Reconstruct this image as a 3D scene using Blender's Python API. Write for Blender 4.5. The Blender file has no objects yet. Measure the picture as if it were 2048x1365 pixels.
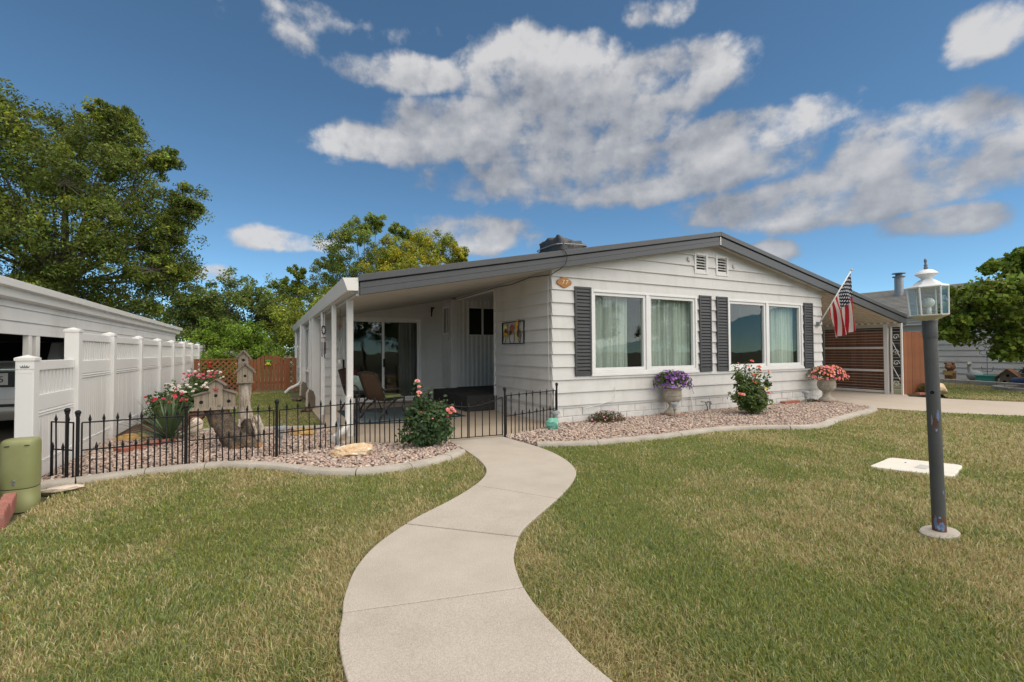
import bpy, bmesh, math, random
import numpy as np
from mathutils import Vector, Matrix

# ------------------------------------------------------------------ scene, camera, light
SC = bpy.context.scene
COL = SC.collection
R = math.radians
random.seed(7)
RNG = np.random.default_rng(11)
CAM_H = 1.23
cam_d = bpy.data.cameras.new('camera')
cam_d.lens = 36.0 * 942.3 / 2048.0
cam_d.sensor_width = 36.0
cam_d.clip_start = 0.05
cam_d.clip_end = 3000
cam = bpy.data.objects.new('camera', cam_d)
COL.objects.link(cam)
_y, _p, _r = R(27.63), R(1.23), R(-0.317)
_f = Vector((math.sin(_y) * math.cos(_p), math.cos(_y) * math.cos(_p), math.sin(_p)))
_ri = Vector((math.cos(_y), -math.sin(_y), 0))
_u = _ri.cross(_f)
_r2 = _ri * math.cos(_r) + _u * math.sin(_r)
_u2 = -_ri * math.sin(_r) + _u * math.cos(_r)
_m = Matrix((_r2, _u2, -_f)).transposed().to_4x4()
_m.translation = (0, 0, CAM_H)
cam.matrix_world = _m
SC.camera = cam

SUN_EL, SUN_AZ = 55.0, 150.0       # azimuth clockwise from +Y: the sun stands high behind the viewer's right shoulder
sun_d = bpy.data.lights.new('sun', 'SUN')
sun_d.energy = 3.3
sun_d.angle = R(110)
sun_d.color = (1.0, 0.90, 0.77)
sun = bpy.data.objects.new('sun', sun_d)
COL.objects.link(sun)
_sd = Vector((math.sin(R(SUN_AZ)) * math.cos(R(SUN_EL)), math.cos(R(SUN_AZ)) * math.cos(R(SUN_EL)), math.sin(R(SUN_EL))))
sun.rotation_euler = _sd.to_track_quat('Z', 'Y').to_euler()
sun.location = _sd * 60

SC.view_settings.view_transform = 'Standard'
SC.view_settings.look = 'None'
SC.view_settings.gamma = 1.0
SC.view_settings.exposure = 0.58
SC.view_settings.use_curve_mapping = False

world = bpy.data.worlds.new('World')
SC.world = world
world.use_nodes = True
world.cycles.sampling_method = 'MANUAL'
world.cycles.sample_map_resolution = 256


def build_world():
    nt = world.node_tree
    N, L = nt.nodes, nt.links
    N.clear()
    out = N.new('ShaderNodeOutputWorld')
    bg = N.new('ShaderNodeBackground')
    bg.inputs['Strength'].default_value = 0.09
    L.new(bg.outputs[0], out.inputs[0])
    sky = N.new('ShaderNodeTexSky')
    sky.sky_type = 'NISHITA'
    sky.sun_disc = False
    sky.sun_elevation = R(SUN_EL)
    sky.sun_rotation = R(SUN_AZ)
    sky.altitude = 2400
    sky.air_density = 0.75
    sky.dust_density = 0.0
    sky.ozone_density = 2.2
    # deeper, slightly less cyan blue than the raw model
    tint = N.new('ShaderNodeMix'); tint.data_type = 'RGBA'; tint.blend_type = 'MULTIPLY'
    tint.inputs[0].default_value = 1.0
    L.new(sky.outputs[0], tint.inputs[6])
    tint.inputs[7].default_value = (0.95, 1.22, 1.16, 1)

    # cloud banks: an (azimuth, elevation) field of soft ellipses broken up by noise
    def m2(op, a, b=None, c=None, clamp=False):
        n = N.new('ShaderNodeMath'); n.operation = op; n.use_clamp = clamp
        for i, v_ in enumerate((a, b, c)):
            if v_ is None: continue
            if isinstance(v_, (int, float)): n.inputs[i].default_value = v_
            else: L.new(v_, n.inputs[i])
        return n.outputs[0]

    def vm(op, a, b=None, c=None, out=0):
        n = N.new('ShaderNodeVectorMath'); n.operation = op
        for i, v_ in enumerate((a, b, c)):
            if v_ is None: continue
            if isinstance(v_, tuple): n.inputs[i].default_value = v_
            else: L.new(v_, n.inputs[i])
        return n.outputs[out]
    tc = N.new('ShaderNodeTexCoord')
    sep = N.new('ShaderNodeSeparateXYZ'); L.new(tc.outputs['Generated'], sep.inputs[0])
    az = m2('ARCTAN2', sep.outputs[0], sep.outputs[1])
    el = m2('ARCSINE', sep.outputs[2])
    cb = N.new('ShaderNodeCombineXYZ'); L.new(az, cb.inputs[0]); L.new(el, cb.inputs[1])
    P = cb.outputs[0]

    def banks(p):
        cur = None
        for (a0, e0, sa, se, k) in CLOUDS:
            q = vm('MULTIPLY_ADD', p, (1 / sa, 1 / se, 0), (-a0 / sa, -e0 / se, 0))
            n = N.new('ShaderNodeVectorMath'); n.operation = 'LENGTH'; L.new(q, n.inputs[0])
            b_ = m2('MULTIPLY_ADD', n.outputs['Value'], -k * 0.72, k * 0.72)
            cur = b_ if cur is None else m2('MAXIMUM', cur, b_)
        return m2('MINIMUM', m2('MAXIMUM', cur, -0.45), 0.42)

    def noise(p, detail):
        q = vm('MULTIPLY', p, (1, 1.25, 0))
        no = N.new('ShaderNodeTexNoise'); no.noise_dimensions = '2D'
        no.inputs['Scale'].default_value = 8.5; no.inputs['Detail'].default_value = detail; no.inputs['Roughness'].default_value = 0.58
        L.new(q, no.inputs['Vector'])
        v = N.new('ShaderNodeTexVoronoi'); v.feature = 'F1'; v.voronoi_dimensions = '2D'
        v.inputs['Scale'].default_value = 17.0; v.inputs['Detail'].default_value = 1.0
        L.new(vm('MULTIPLY_ADD', no.outputs['Color'], (0.09, 0.09, 0), q), v.inputs['Vector'])
        return m2('ADD', m2('MULTIPLY_ADD', no.outputs[0], 1.30, -0.67), m2('MULTIPLY_ADD', v.outputs['Distance'], -0.17, 0.07))
    P1 = vm('ADD', P, (-0.006, 0.022, 0)); P2 = vm('ADD', P, (-0.015, 0.075, 0))
    b0, b2 = banks(P), banks(P2)
    n0, n1, n2 = noise(P, 9), noise(P1, 9), noise(P2, 3)
    d0 = m2('ADD', b0, n0)
    d1 = m2('ADD', m2('MULTIPLY_ADD', m2('SUBTRACT', b2, b0), 0.29, b0), n1)
    d2 = m2('ADD', b2, n2)

    def smooth(x, lo, hi):
        n = N.new('ShaderNodeMapRange'); n.interpolation_type = 'SMOOTHSTEP'
        n.inputs['From Min'].default_value = lo; n.inputs['From Max'].default_value = hi
        L.new(x, n.inputs['Value']); return n.outputs[0]
    alpha = smooth(d0, -0.08, 0.36)
    up = smooth(el, -0.02, 0.03)
    alpha = m2('MULTIPLY', m2('MULTIPLY', alpha, up), 0.93)
    lit = m2('ADD', m2('MULTIPLY', m2('SUBTRACT', d0, d1), 0.42), m2('MULTIPLY', m2('SUBTRACT', d0, d2), 0.62))
    shade = m2('ADD', lit, 0.40, clamp=True)
    ramp = N.new('ShaderNodeValToRGB')
    cr = ramp.color_ramp
    cr.elements[0].position = 0.0; cr.elements[0].color = (1.75 / 8, 1.9 / 8, 2.2 / 8, 1)
    cr.elements[1].position = 1.0; cr.elements[1].color = (5.1 / 8, 5.05 / 8, 5.05 / 8, 1)
    e = cr.elements.new(0.45); e.color = (3.05 / 8, 3.15 / 8, 3.4 / 8, 1)
    L.new(shade, ramp.inputs[0])
    mul = N.new('ShaderNodeMix'); mul.data_type = 'RGBA'; mul.blend_type = 'MULTIPLY'; mul.inputs[0].default_value = 1
    L.new(ramp.outputs[0], mul.inputs[6]); mul.inputs[7].default_value = (8, 8, 8, 1)
    mix = N.new('ShaderNodeMix'); mix.data_type = 'RGBA'
    L.new(alpha, mix.inputs[0]); L.new(tint.outputs[2], mix.inputs[6]); L.new(mul.outputs[2], mix.inputs[7])
    L.new(mix.outputs[2], bg.inputs['Color'])


# cumulus banks: azimuth, elevation, half widths (radians), strength
CLOUDS = [
    (0.280, 0.528, 0.154, 0.040, 1.30), (0.545, 0.535, 0.221, 0.080, 1.60), (0.793, 0.505, 0.179, 0.067, 1.60), (0.513, 0.443, 0.340, 0.079, 1.80), (0.189, 0.402, 0.137, 0.046, 1.40),
    (0.721, 0.350, 0.413, 0.066, 1.80), (0.956, 0.389, 0.152, 0.051, 1.50), (1.208, 0.309, 0.164, 0.073, 1.80), (1.073, 0.259, 0.312, 0.052, 1.70), (1.235, 0.198, 0.091, 0.029, 1.30),
    (0.405, 0.241, 0.132, 0.048, 1.60), (0.032, 0.211, 0.117, 0.026, 1.40), (-0.085, 0.141, 0.042, 0.021, 1.50), (0.150, 0.589, 0.153, 0.020, 0.30), (1.284, 0.445, 0.057, 0.038, 1.20),
    (0.978, 0.181, 0.058, 0.025, 1.30), (0.775, 0.598, 0.069, 0.021, 0.45), (0.022, 0.560, 0.052, 0.018, 0.25),
    (1.60, 0.34, 0.28, 0.14, 1.6), (2.25, 0.45, 0.6, 0.28, 1.6), (-1.25, 0.40, 0.4, 0.2, 1.5), (-2.1, 0.5, 0.7, 0.32, 1.6), (2.95, 0.45, 0.5, 0.3, 1.6),  # this row and the next: unseen banks added for brighter, more neutral fill
    (0.0, 1.30, 6.0, 0.50, 1.8), (-1.7, 0.95, 0.9, 0.2, 1.5), (2.0, 0.95, 0.9, 0.2, 1.5),
]
build_world()

# ------------------------------------------------------------------ materials
MATS = {}


def nodemat(name):
    m = bpy.data.materials.new(name)
    m.use_nodes = True
    MATS[name] = m
    nt = m.node_tree
    return m, nt.nodes, nt.links, nt.nodes['Principled BSDF']


def mat(name, col, rough=0.6, var=0.12, scale=6.0, bump=0.0, bscale=80.0, spec=0.4, metal=0.0, col2=None, c2w=0.5, detail=6.0,
        stretch=(1, 1, 1), spots=None, rvar=0.08, obj_var=0.0, grain=0.0, gscale=170.0):
    """base colour broken up by two sizes of noise; optional second colour in patches; optional bump; spots=(colour, threshold, scale)"""
    m, N, L, B = nodemat(name)
    tc = N.new('ShaderNodeTexCoord')
    mp = N.new('ShaderNodeMapping'); mp.inputs['Scale'].default_value = stretch
    L.new(tc.outputs['Object'], mp.inputs[0])
    n1 = N.new('ShaderNodeTexNoise'); n1.inputs['Scale'].default_value = scale; n1.inputs['Detail'].default_value = detail
    n1.inputs['Roughness'].default_value = 0.62
    L.new(mp.outputs[0], n1.inputs['Vector'])
    r = N.new('ShaderNodeValToRGB')
    c2 = col2 if col2 else tuple(c * (1 - 1.6 * var) for c in col)
    cA = tuple(min(1, c * (1 + var)) for c in col)
    r.color_ramp.elements[0].position = 0.5 - 0.28 * (1.2 - c2w) - 0.08
    r.color_ramp.elements[0].color = (*c2, 1)
    r.color_ramp.elements[1].position = 0.68
    r.color_ramp.elements[1].color = (*cA, 1)
    e = r.color_ramp.elements.new(0.5); e.color = (*col, 1)
    L.new(n1.outputs[0], r.inputs[0])
    last = r.outputs[0]
    if spots:
        ns = N.new('ShaderNodeTexNoise'); ns.inputs['Scale'].default_value = spots[2]; ns.inputs['Detail'].default_value = 4
        L.new(mp.outputs[0], ns.inputs['Vector'])
        mr = N.new('ShaderNodeMapRange'); mr.inputs['From Min'].default_value = spots[1]; mr.inputs['From Max'].default_value = spots[1] + 0.06
        L.new(ns.outputs[0], mr.inputs[0])
        mx = N.new('ShaderNodeMix'); mx.data_type = 'RGBA'
        L.new(mr.outputs[0], mx.inputs[0]); L.new(last, mx.inputs[6]); mx.inputs[7].default_value = (*spots[0], 1)
        last = mx.outputs[2]
    if grain:
        ng_ = N.new('ShaderNodeTexNoise'); ng_.inputs['Scale'].default_value = gscale; ng_.inputs['Detail'].default_value = 3
        L.new(tc.outputs['Object'], ng_.inputs['Vector'])
        mg = N.new('ShaderNodeMapRange'); mg.inputs['From Min'].default_value = 0.32; mg.inputs['From Max'].default_value = 0.68
        mg.inputs['To Min'].default_value = 1 - grain; mg.inputs['To Max'].default_value = 1 + grain
        L.new(ng_.outputs[0], mg.inputs[0])
        mxg = N.new('ShaderNodeMix'); mxg.data_type = 'RGBA'; mxg.blend_type = 'MULTIPLY'; mxg.inputs[0].default_value = 1
        L.new(last, mxg.inputs[6]); L.new(mg.outputs[0], mxg.inputs[7]); last = mxg.outputs[2]
    if obj_var:
        oi = N.new('ShaderNodeObjectInfo')
        hs = N.new('ShaderNodeHueSaturation')
        mr = N.new('ShaderNodeMapRange'); mr.inputs['To Min'].default_value = 1 - obj_var; mr.inputs['To Max'].default_value = 1 + obj_var
        L.new(oi.outputs['Random'], mr.inputs[0]); L.new(mr.outputs[0], hs.inputs['Value']); L.new(last, hs.inputs['Color'])
        last = hs.outputs[0]
    L.new(last, B.inputs['Base Color'])
    B.inputs['Metallic'].default_value = metal
    B.inputs['Specular IOR Level'].default_value = spec
    mr = N.new('ShaderNodeMapRange'); mr.inputs['To Min'].default_value = max(0.02, rough - rvar); mr.inputs['To Max'].default_value = min(1, rough + rvar)
    L.new(n1.outputs[0], mr.inputs[0]); L.new(mr.outputs[0], B.inputs['Roughness'])
    if bump:
        n2 = N.new('ShaderNodeTexNoise'); n2.inputs['Scale'].default_value = bscale; n2.inputs['Detail'].default_value = 5
        L.new(mp.outputs[0], n2.inputs['Vector'])
        b = N.new('ShaderNodeBump'); b.inputs['Strength'].default_value = bump; b.inputs['Distance'].default_value = 0.01
        L.new(n2.outputs[0], b.inputs['Height']); L.new(b.outputs[0], B.inputs['Normal'])
    return m


def attrmat(name, rough=0.6, trans=0.25, spec=0.3, bump=0.0, bscale=150):
    """colour comes from the per-piece colour attribute; leaves and petals let some light through"""
    m, N, L, B = nodemat(name)
    a = N.new('ShaderNodeAttribute'); a.attribute_name = 'Col'
    L.new(a.outputs['Color'], B.inputs['Base Color'])
    B.inputs['Roughness'].default_value = rough
    B.inputs['Specular IOR Level'].default_value = spec
    if bump:
        tc = N.new('ShaderNodeTexCoord')
        n2 = N.new('ShaderNodeTexNoise'); n2.inputs['Scale'].default_value = bscale; n2.inputs['Detail'].default_value = 4
        L.new(tc.outputs['Object'], n2.inputs['Vector'])
        b = N.new('ShaderNodeBump'); b.inputs['Strength'].default_value = bump; b.inputs['Distance'].default_value = 0.01
        L.new(n2.outputs[0], b.inputs['Height']); L.new(b.outputs[0], B.inputs['Normal'])
        hs = N.new('ShaderNodeMix'); hs.data_type = 'RGBA'; hs.blend_type = 'MULTIPLY'; hs.inputs[0].default_value = 0.5
        L.new(a.outputs['Color'], hs.inputs[6]); L.new(n2.outputs['Color'], hs.inputs[7])
    if trans:
        out = N['Material Output']
        t = N.new('ShaderNodeBsdfTranslucent')
        L.new(a.outputs['Color'], t.inputs['Color'])
        mx = N.new('ShaderNodeMixShader'); mx.inputs[0].default_value = trans
        L.new(B.outputs[0], mx.inputs[1]); L.new(t.outputs[0], mx.inputs[2]); L.new(mx.outputs[0], out.inputs[0])
    return m


def glassmat(name, tint=(0.8, 0.86, 0.84), refl=1.0, rough=0.01, ior=1.5):
    m, N, L, B = nodemat(name)
    out = N['Material Output']
    N.remove(B)
    tr = N.new('ShaderNodeBsdfTransparent'); tr.inputs[0].default_value = (*tint, 1)
    gl = N.new('ShaderNodeBsdfGlossy'); gl.inputs['Roughness'].default_value = rough
    gl.inputs[0].default_value = (refl, refl, refl, 1)
    fr = N.new('ShaderNodeLayerWeight'); fr.inputs[0].default_value = 0.5
    pw5 = N.new('ShaderNodeMath'); pw5.operation = 'POWER'; pw5.inputs[1].default_value = 5
    L.new(fr.outputs['Facing'], pw5.inputs[0])
    tc = N.new('ShaderNodeTexCoord'); nz = N.new('ShaderNodeTexNoise'); nz.inputs['Scale'].default_value = 1.3
    L.new(tc.outputs['Object'], nz.inputs['Vector'])
    b = N.new('ShaderNodeBump'); b.inputs['Strength'].default_value = 0.06; b.inputs['Distance'].default_value = 0.05
    L.new(nz.outputs[0], b.inputs['Height']); L.new(b.outputs[0], gl.inputs['Normal'])
    k = N.new('ShaderNodeMath'); k.operation = 'MULTIPLY_ADD'; k.inputs[1].default_value = 0.8; k.inputs[2].default_value = 0.024
    L.new(pw5.outputs[0], k.inputs[0])
    mx = N.new('ShaderNodeMixShader')
    L.new(k.outputs[0], mx.inputs[0]); L.new(tr.outputs[0], mx.inputs[1]); L.new(gl.outputs[0], mx.inputs[2])
    L.new(mx.outputs[0], out.inputs[0])
    return m


mat('siding', (0.60, 0.59, 0.57), 0.55, 0.035, 1.6, 0.25, 90, col2=(0.50, 0.48, 0.445), stretch=(1.5, 1.5, 0.5), obj_var=0.018)
mat('trim_white', (0.68, 0.665, 0.635), 0.45, 0.03, 3, 0.05, 60, col2=(0.66, 0.64, 0.6))
mat('vinyl_white', (0.70, 0.695, 0.68), 0.35, 0.02, 1.5, 0.0, col2=(0.71, 0.71, 0.70), obj_var=0.012)
mat('painted_block', (0.66, 0.645, 0.62), 0.75, 0.07, 7, 0.6, 60, col2=(0.50, 0.46, 0.40), c2w=0.15, obj_var=0.04)
mat('fascia_grey', (0.062, 0.065, 0.070), 0.42, 0.08, 2.5, 0.05, 70, obj_var=0.03)
mat('fascia_dark', (0.012, 0.012, 0.013), 0.7, 0.1, 3)
mat('soffit', (0.52, 0.505, 0.475), 0.6, 0.05, 2.0, 0, col2=(0.44, 0.42, 0.38))
mat('tan_metal', (0.52, 0.47, 0.39), 0.5, 0.05, 2.0, 0, col2=(0.42, 0.36, 0.28))
mat('roofing', (0.10, 0.105, 0.11), 0.9, 0.25, 9, 0.5, 120)
mat('shutter_grey', (0.052, 0.054, 0.058), 0.5, 0.08, 4, 0.0)
mat('sash_white', (0.72, 0.715, 0.70), 0.35, 0.03, 3)
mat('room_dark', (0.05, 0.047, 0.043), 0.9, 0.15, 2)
mat('room_wall', (0.17, 0.16, 0.14), 0.9, 0.1, 2)
mat('furniture_dark', (0.06, 0.055, 0.06), 0.7, 0.2, 4)
mat('wood_cabinet', (0.16, 0.09, 0.045), 0.5, 0.2, 6, stretch=(1, 1, 0.2))
mat('concrete_walk', (0.425, 0.38, 0.325), 0.85, 0.07, 3.0, 0.45, 160, grain=0.16, col2=(0.375, 0.33, 0.275), spots=((0.34, 0.29, 0.24), 0.69, 90), obj_var=0.015)
mat('concrete_patio', (0.46, 0.38, 0.29), 0.85, 0.07, 1.6, 0.3, 120, col2=(0.40, 0.31, 0.22))
mat('concrete_kerb', (0.40, 0.365, 0.315), 0.9, 0.12, 5, 0.6, 90, grain=0.14, col2=(0.31, 0.275, 0.23), obj_var=0.05)
mat('concrete_drive', (0.43, 0.375, 0.31), 0.85, 0.06, 1.2, 0.3, 100, col2=(0.40, 0.34, 0.27))
mat('soil', (0.17, 0.15, 0.07), 1.0, 0.3, 12, 0.8, 60)
mat('gravel_base', (0.23, 0.18, 0.155), 1.0, 0.3, 30, 0.9, 90)
mat('mulch', (0.09, 0.035, 0.02), 1.0, 0.4, 35, 1.0, 80, col2=(0.035, 0.015, 0.01))
mat('far_ground', (0.10, 0.105, 0.05), 1.0, 0.25, 0.8, 0.4, 40)
mat('asphalt', (0.06, 0.06, 0.062), 0.95, 0.2, 20, 0.5, 150)
mat('black_iron', (0.008, 0.008, 0.009), 0.55, 0.2, 30, 0.05, 100, spec=0.25)
mat('lamp_post_paint', (0.082, 0.083, 0.083), 0.55, 0.12, 5, 0.35, 170, spots=((0.16, 0.22, 0.33), 0.76, 11), stretch=(1, 1, 0.6))
mat('rust', (0.12, 0.06, 0.04), 0.8, 0.3, 30, 0.3, 120, spots=((0.20, 0.32, 0.55), 0.56, 22))
mat('lamp_hole', (0.008, 0.007, 0.006), 0.9, 0.1, 4)
mat('lantern_white', (0.72, 0.73, 0.73), 0.35, 0.04, 6)
mat('cream_metal', (0.58, 0.53, 0.44), 0.5, 0.06, 6)
mat('bulb', (0.80, 0.80, 0.78), 0.25, 0.02, 6)
mat('grey_cast', (0.16, 0.18, 0.20), 0.5, 0.12, 10, 0.1, 60)
mat('pedestal_green', (0.245, 0.26, 0.115), 0.45, 0.04, 3, 0.05, 50, col2=(0.21, 0.215, 0.09))
mat('lid_cream', (0.66, 0.63, 0.56), 0.6, 0.05, 5, 0.1, 90)
mat('lid_grey', (0.46, 0.45, 0.43), 0.6, 0.05, 5)
mat('weathered_wood', (0.27, 0.225, 0.17), 0.85, 0.2, 7, 0.6, 60, col2=(0.17, 0.135, 0.10), stretch=(6, 6, 0.7), obj_var=0.10)
mat('weathered_roof', (0.17, 0.14, 0.11), 0.9, 0.3, 14, 0.6, 60, stretch=(1, 1, 3), obj_var=0.12)
mat('driftwood_pale', (0.50, 0.43, 0.35), 0.85, 0.25, 9, 1.0, 40, col2=(0.16, 0.115, 0.08), c2w=.75, stretch=(6, 6, 0.5), grain=.2, gscale=60, spots=((0.33, 0.17, 0.07), 0.62, 2))
mat('bark_dark', (0.105, 0.08, 0.058), 0.95, 0.4, 22, 1.0, 80, grain=.45, gscale=70, col2=(0.045, 0.032, 0.024), spots=((0.32, 0.17, 0.075), 0.62, 4))
mat('bark_grey', (0.13, 0.11, 0.085), 0.95, 0.3, 10, 0.8, 40, stretch=(3, 3, 0.6))
mat('stem_green', (0.10, 0.11, 0.045), 0.7, 0.25, 20)
mat('star_red', (0.36, 0.085, 0.10), 0.55, 0.2, 12)
mat('brown_wood', (0.235, 0.085, 0.035), 0.75, 0.18, 8, 0.35, 60, col2=(0.16, 0.055, 0.024), stretch=(5, 5, 0.5), obj_var=0.12)
mat('brown_shaded', (0.20, 0.085, 0.05), 0.8, 0.15, 6, 0.2, 60, stretch=(5, 5, 0.5), obj_var=0.16)
mat('brick_red', (0.33, 0.125, 0.085), 0.9, 0.15, 9, 0.5, 90, obj_var=0.08)
mat('edging_red', (0.30, 0.115, 0.09), 0.9, 0.15, 9, 0.6, 90, col2=(0.36, 0.20, 0.16), obj_var=0.12)
mat('sandstone', (0.60, 0.45, 0.29), 0.9, 0.14, 6, 0.9, 30, grain=.2, gscale=40, stretch=(1, 1, 4), col2=(0.50, 0.24, 0.085), spots=((0.70, 0.60, 0.46), 0.57, 5))
mat('ochre_stone', (0.45, 0.29, 0.11), 0.9, 0.2, 5, 0.7, 30, col2=(0.33, 0.18, 0.06))
mat('flat_stone', (0.62, 0.52, 0.43), 0.9, 0.1, 8, 0.4, 60)
mat('slab_stone', (0.34, 0.29, 0.225), 0.9, 0.12, 6, 0.5, 60)
mat('turquoise_glass', (0.16, 0.42, 0.33), 0.35, 0.35, 9, 0.5, 30, col2=(0.10, 0.27, 0.22), spots=((0.52, 0.62, 0.54), 0.6, 7))
mat('urn_stone', (0.40, 0.355, 0.285), 0.95, 0.18, 12, 0.8, 70, col2=(0.24, 0.205, 0.155))
mat('paver_red', (0.30, 0.17, 0.12), 0.9, 0.12, 8, 0.4, 80)
mat('solar_grey', (0.25, 0.27, 0.275), 0.45, 0.1, 9)
mat('solar_lens', (0.42, 0.43, 0.41), 0.3, 0.08, 9)
mat('solar_panel', (0.02, 0.022, 0.03), 0.2, 0.2, 9)
mat('plastic_white', (0.70, 0.69, 0.66), 0.4, 0.06, 6, col2=(0.55, 0.52, 0.47))
mat('galvanised', (0.27, 0.285, 0.30), 0.45, 0.15, 14, metal=0.5)
mat('carpet_grey', (0.052, 0.049, 0.047), 1.0, 0.2, 60, 1.0, 240)
mat('rug_blue', (0.10, 0.135, 0.15), 1.0, 0.25, 9, 0.6, 200, col2=(0.20, 0.21, 0.21))
mat('rug_dark', (0.022, 0.055, 0.075), 1.0, 0.25, 20, 0.6, 200)
mat('rug_pale', (0.24, 0.25, 0.25), 1.0, 0.25, 20, 0.6, 200)
mat('sling_brown', (0.115, 0.066, 0.038), 0.85, 0.2, 40, 0.7, 300, col2=(0.07, 0.04, 0.024))
mat('sling_maroon', (0.06, 0.025, 0.02), 0.85, 0.2, 40, 0.7, 300)
mat('chair_frame', (0.035, 0.029, 0.026), 0.4, 0.15, 12)
mat('cushion_sage', (0.19, 0.235, 0.09), 0.9, 0.25, 14, 0.3, 120)
mat('throw_charcoal', (0.035, 0.035, 0.038), 1.0, 0.3, 30, 0.8, 160)
mat('pillow_teal', (0.33, 0.43, 0.37), 0.95, 0.2, 9, 0.3, 120, col2=(0.22, 0.34, 0.30))
mat('flamingo_coral', (0.55, 0.13, 0.06), 0.95, 0.2, 12)
mat('plaque_wood', (0.40, 0.17, 0.04), 0.45, 0.25, 7, 0.1, 60, col2=(0.24, 0.085, 0.018), stretch=(0.6, 6, 6))
mat('digit_cream', (0.85, 0.72, 0.46), 0.5, 0.04, 9)
mat('metal_petal_yellow', (0.62, 0.50, 0.22), 0.5, 0.2, 25)
mat('metal_petal_gold', (0.58, 0.27, 0.02), 0.45, 0.2, 25)
mat('metal_petal_red', (0.33, 0.085, 0.04), 0.5, 0.2, 25)
mat('metal_petal_brown', (0.085, 0.04, 0.018), 0.5, 0.2, 25)
mat('tarp_grey', (0.030, 0.032, 0.035), 0.42, 0.2, 9, 0.5, 25)
mat('shingle_grey', (0.165, 0.165, 0.155), 0.95, 0.25, 25, 0.7, 120, col2=(0.10, 0.10, 0.095), obj_var=0.16)
mat('copper', (0.35, 0.15, 0.07), 0.4, 0.2, 20, metal=0.7)
mat('chime_purple', (0.07, 0.045, 0.075), 0.35, 0.2, 20, metal=0.4)
mat('chime_silver', (0.42, 0.39, 0.35), 0.35, 0.1, 20, metal=0.6)
mat('frog_yellow', (0.50, 0.55, 0.04), 0.5, 0.3, 40, col2=(0.14, 0.32, 0.03))
mat('sign_green', (0.10, 0.30, 0.06), 0.5, 0.15, 20)
mat('lantern_red', (0.33, 0.03, 0.02), 0.35, 0.2, 12)
mat('car_white', (0.62, 0.62, 0.61), 0.25, 0.02, 2, spec=0.6)
mat('car_black', (0.012, 0.012, 0.013), 0.3, 0.1, 6)
mat('chrome', (0.6, 0.6, 0.6), 0.15, 0.05, 6, metal=1.0)
mat('plate_white', (0.55, 0.55, 0.53), 0.5, 0.05, 20)
mat('tail_red', (0.35, 0.01, 0.012), 0.2, 0.1, 10)
mat('garden_teal', (0.06, 0.33, 0.28), 0.5, 0.1, 12)
mat('denim_blue', (0.05, 0.075, 0.15), 0.9, 0.25, 25)
mat('bear_brown', (0.20, 0.10, 0.05), 0.8, 0.2, 18)
mat('bear_tan', (0.42, 0.28, 0.11), 0.8, 0.15, 18)
mat('goose_grey', (0.36, 0.38, 0.38), 0.8, 0.15, 12)
mat('lilac', (0.20, 0.10, 0.20), 0.6, 0.2, 10)
glassmat('window_glass', (0.93, 0.96, 0.94))
glassmat('door_glass', (0.82, 0.83, 0.80))
glassmat('lantern_glass', (0.80, 0.85, 0.85))
attrmat('leaf', 0.5, 0.38)
attrmat('petal', 0.6, 0.30)
attrmat('grass_blade', 0.6, 0.40)
attrmat('stone_bits', 0.85, 0.0, bump=0.5, bscale=120)


def curtain_mat(name, col, k):
    m, N, L, B = nodemat(name)
    tc = N.new('ShaderNodeTexCoord')
    v = N.new('ShaderNodeTexVoronoi'); v.inputs['Scale'].default_value = 60
    L.new(tc.outputs['Object'], v.inputs['Vector'])
    w = N.new('ShaderNodeTexNoise'); w.inputs['Scale'].default_value = 9; w.inputs['Detail'].default_value = 4
    mp = N.new('ShaderNodeMapping'); mp.inputs['Scale'].default_value = (2.5, 2.5, 0.4)
    L.new(tc.outputs['Object'], mp.inputs[0]); L.new(mp.outputs[0], w.inputs['Vector'])
    r = N.new('ShaderNodeMapRange'); r.inputs['From Min'].default_value = 0.35; r.inputs['From Max'].default_value = 0.65
    r.inputs['To Min'].default_value = 0.90; r.inputs['To Max'].default_value = 1.04
    L.new(w.outputs[0], r.inputs[0])
    mx = N.new('ShaderNodeMix'); mx.data_type = 'RGBA'; mx.blend_type = 'MULTIPLY'; mx.inputs[0].default_value = 1
    mx.inputs[6].default_value = (*col, 1); L.new(r.outputs[0], mx.inputs[7])
    L.new(mx.outputs[2], B.inputs['Base Color'])
    B.inputs['Roughness'].default_value = 0.9
    out = N['Material Output']
    t = N.new('ShaderNodeBsdfTranslucent'); L.new(mx.outputs[2], t.inputs['Color'])
    a = N.new('ShaderNodeMixShader'); a.inputs[0].default_value = 0.35
    L.new(B.outputs[0], a.inputs[1]); L.new(t.outputs[0], a.inputs[2])
    tr = N.new('ShaderNodeBsdfTransparent')
    b = N.new('ShaderNodeMixShader')
    th = N.new('ShaderNodeMapRange'); th.inputs['From Min'].default_value = 0.05; th.inputs['From Max'].default_value = 0.5
    th.inputs['To Min'].default_value = 0.02; th.inputs['To Max'].default_value = k
    L.new(v.outputs['Distance'], th.inputs[0]); L.new(th.outputs[0], b.inputs[0])
    L.new(a.outputs[0], b.inputs[1]); L.new(tr.outputs[0], b.inputs[2]); L.new(b.outputs[0], out.inputs[0])


curtain_mat('curtain_mint', (0.78, 0.84, 0.77), 0.06)
curtain_mat('curtain_sheer', (0.76, 0.81, 0.76), 0.28)
curtain_mat('curtain_white', (0.46, 0.47, 0.46), 0.12)


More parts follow.
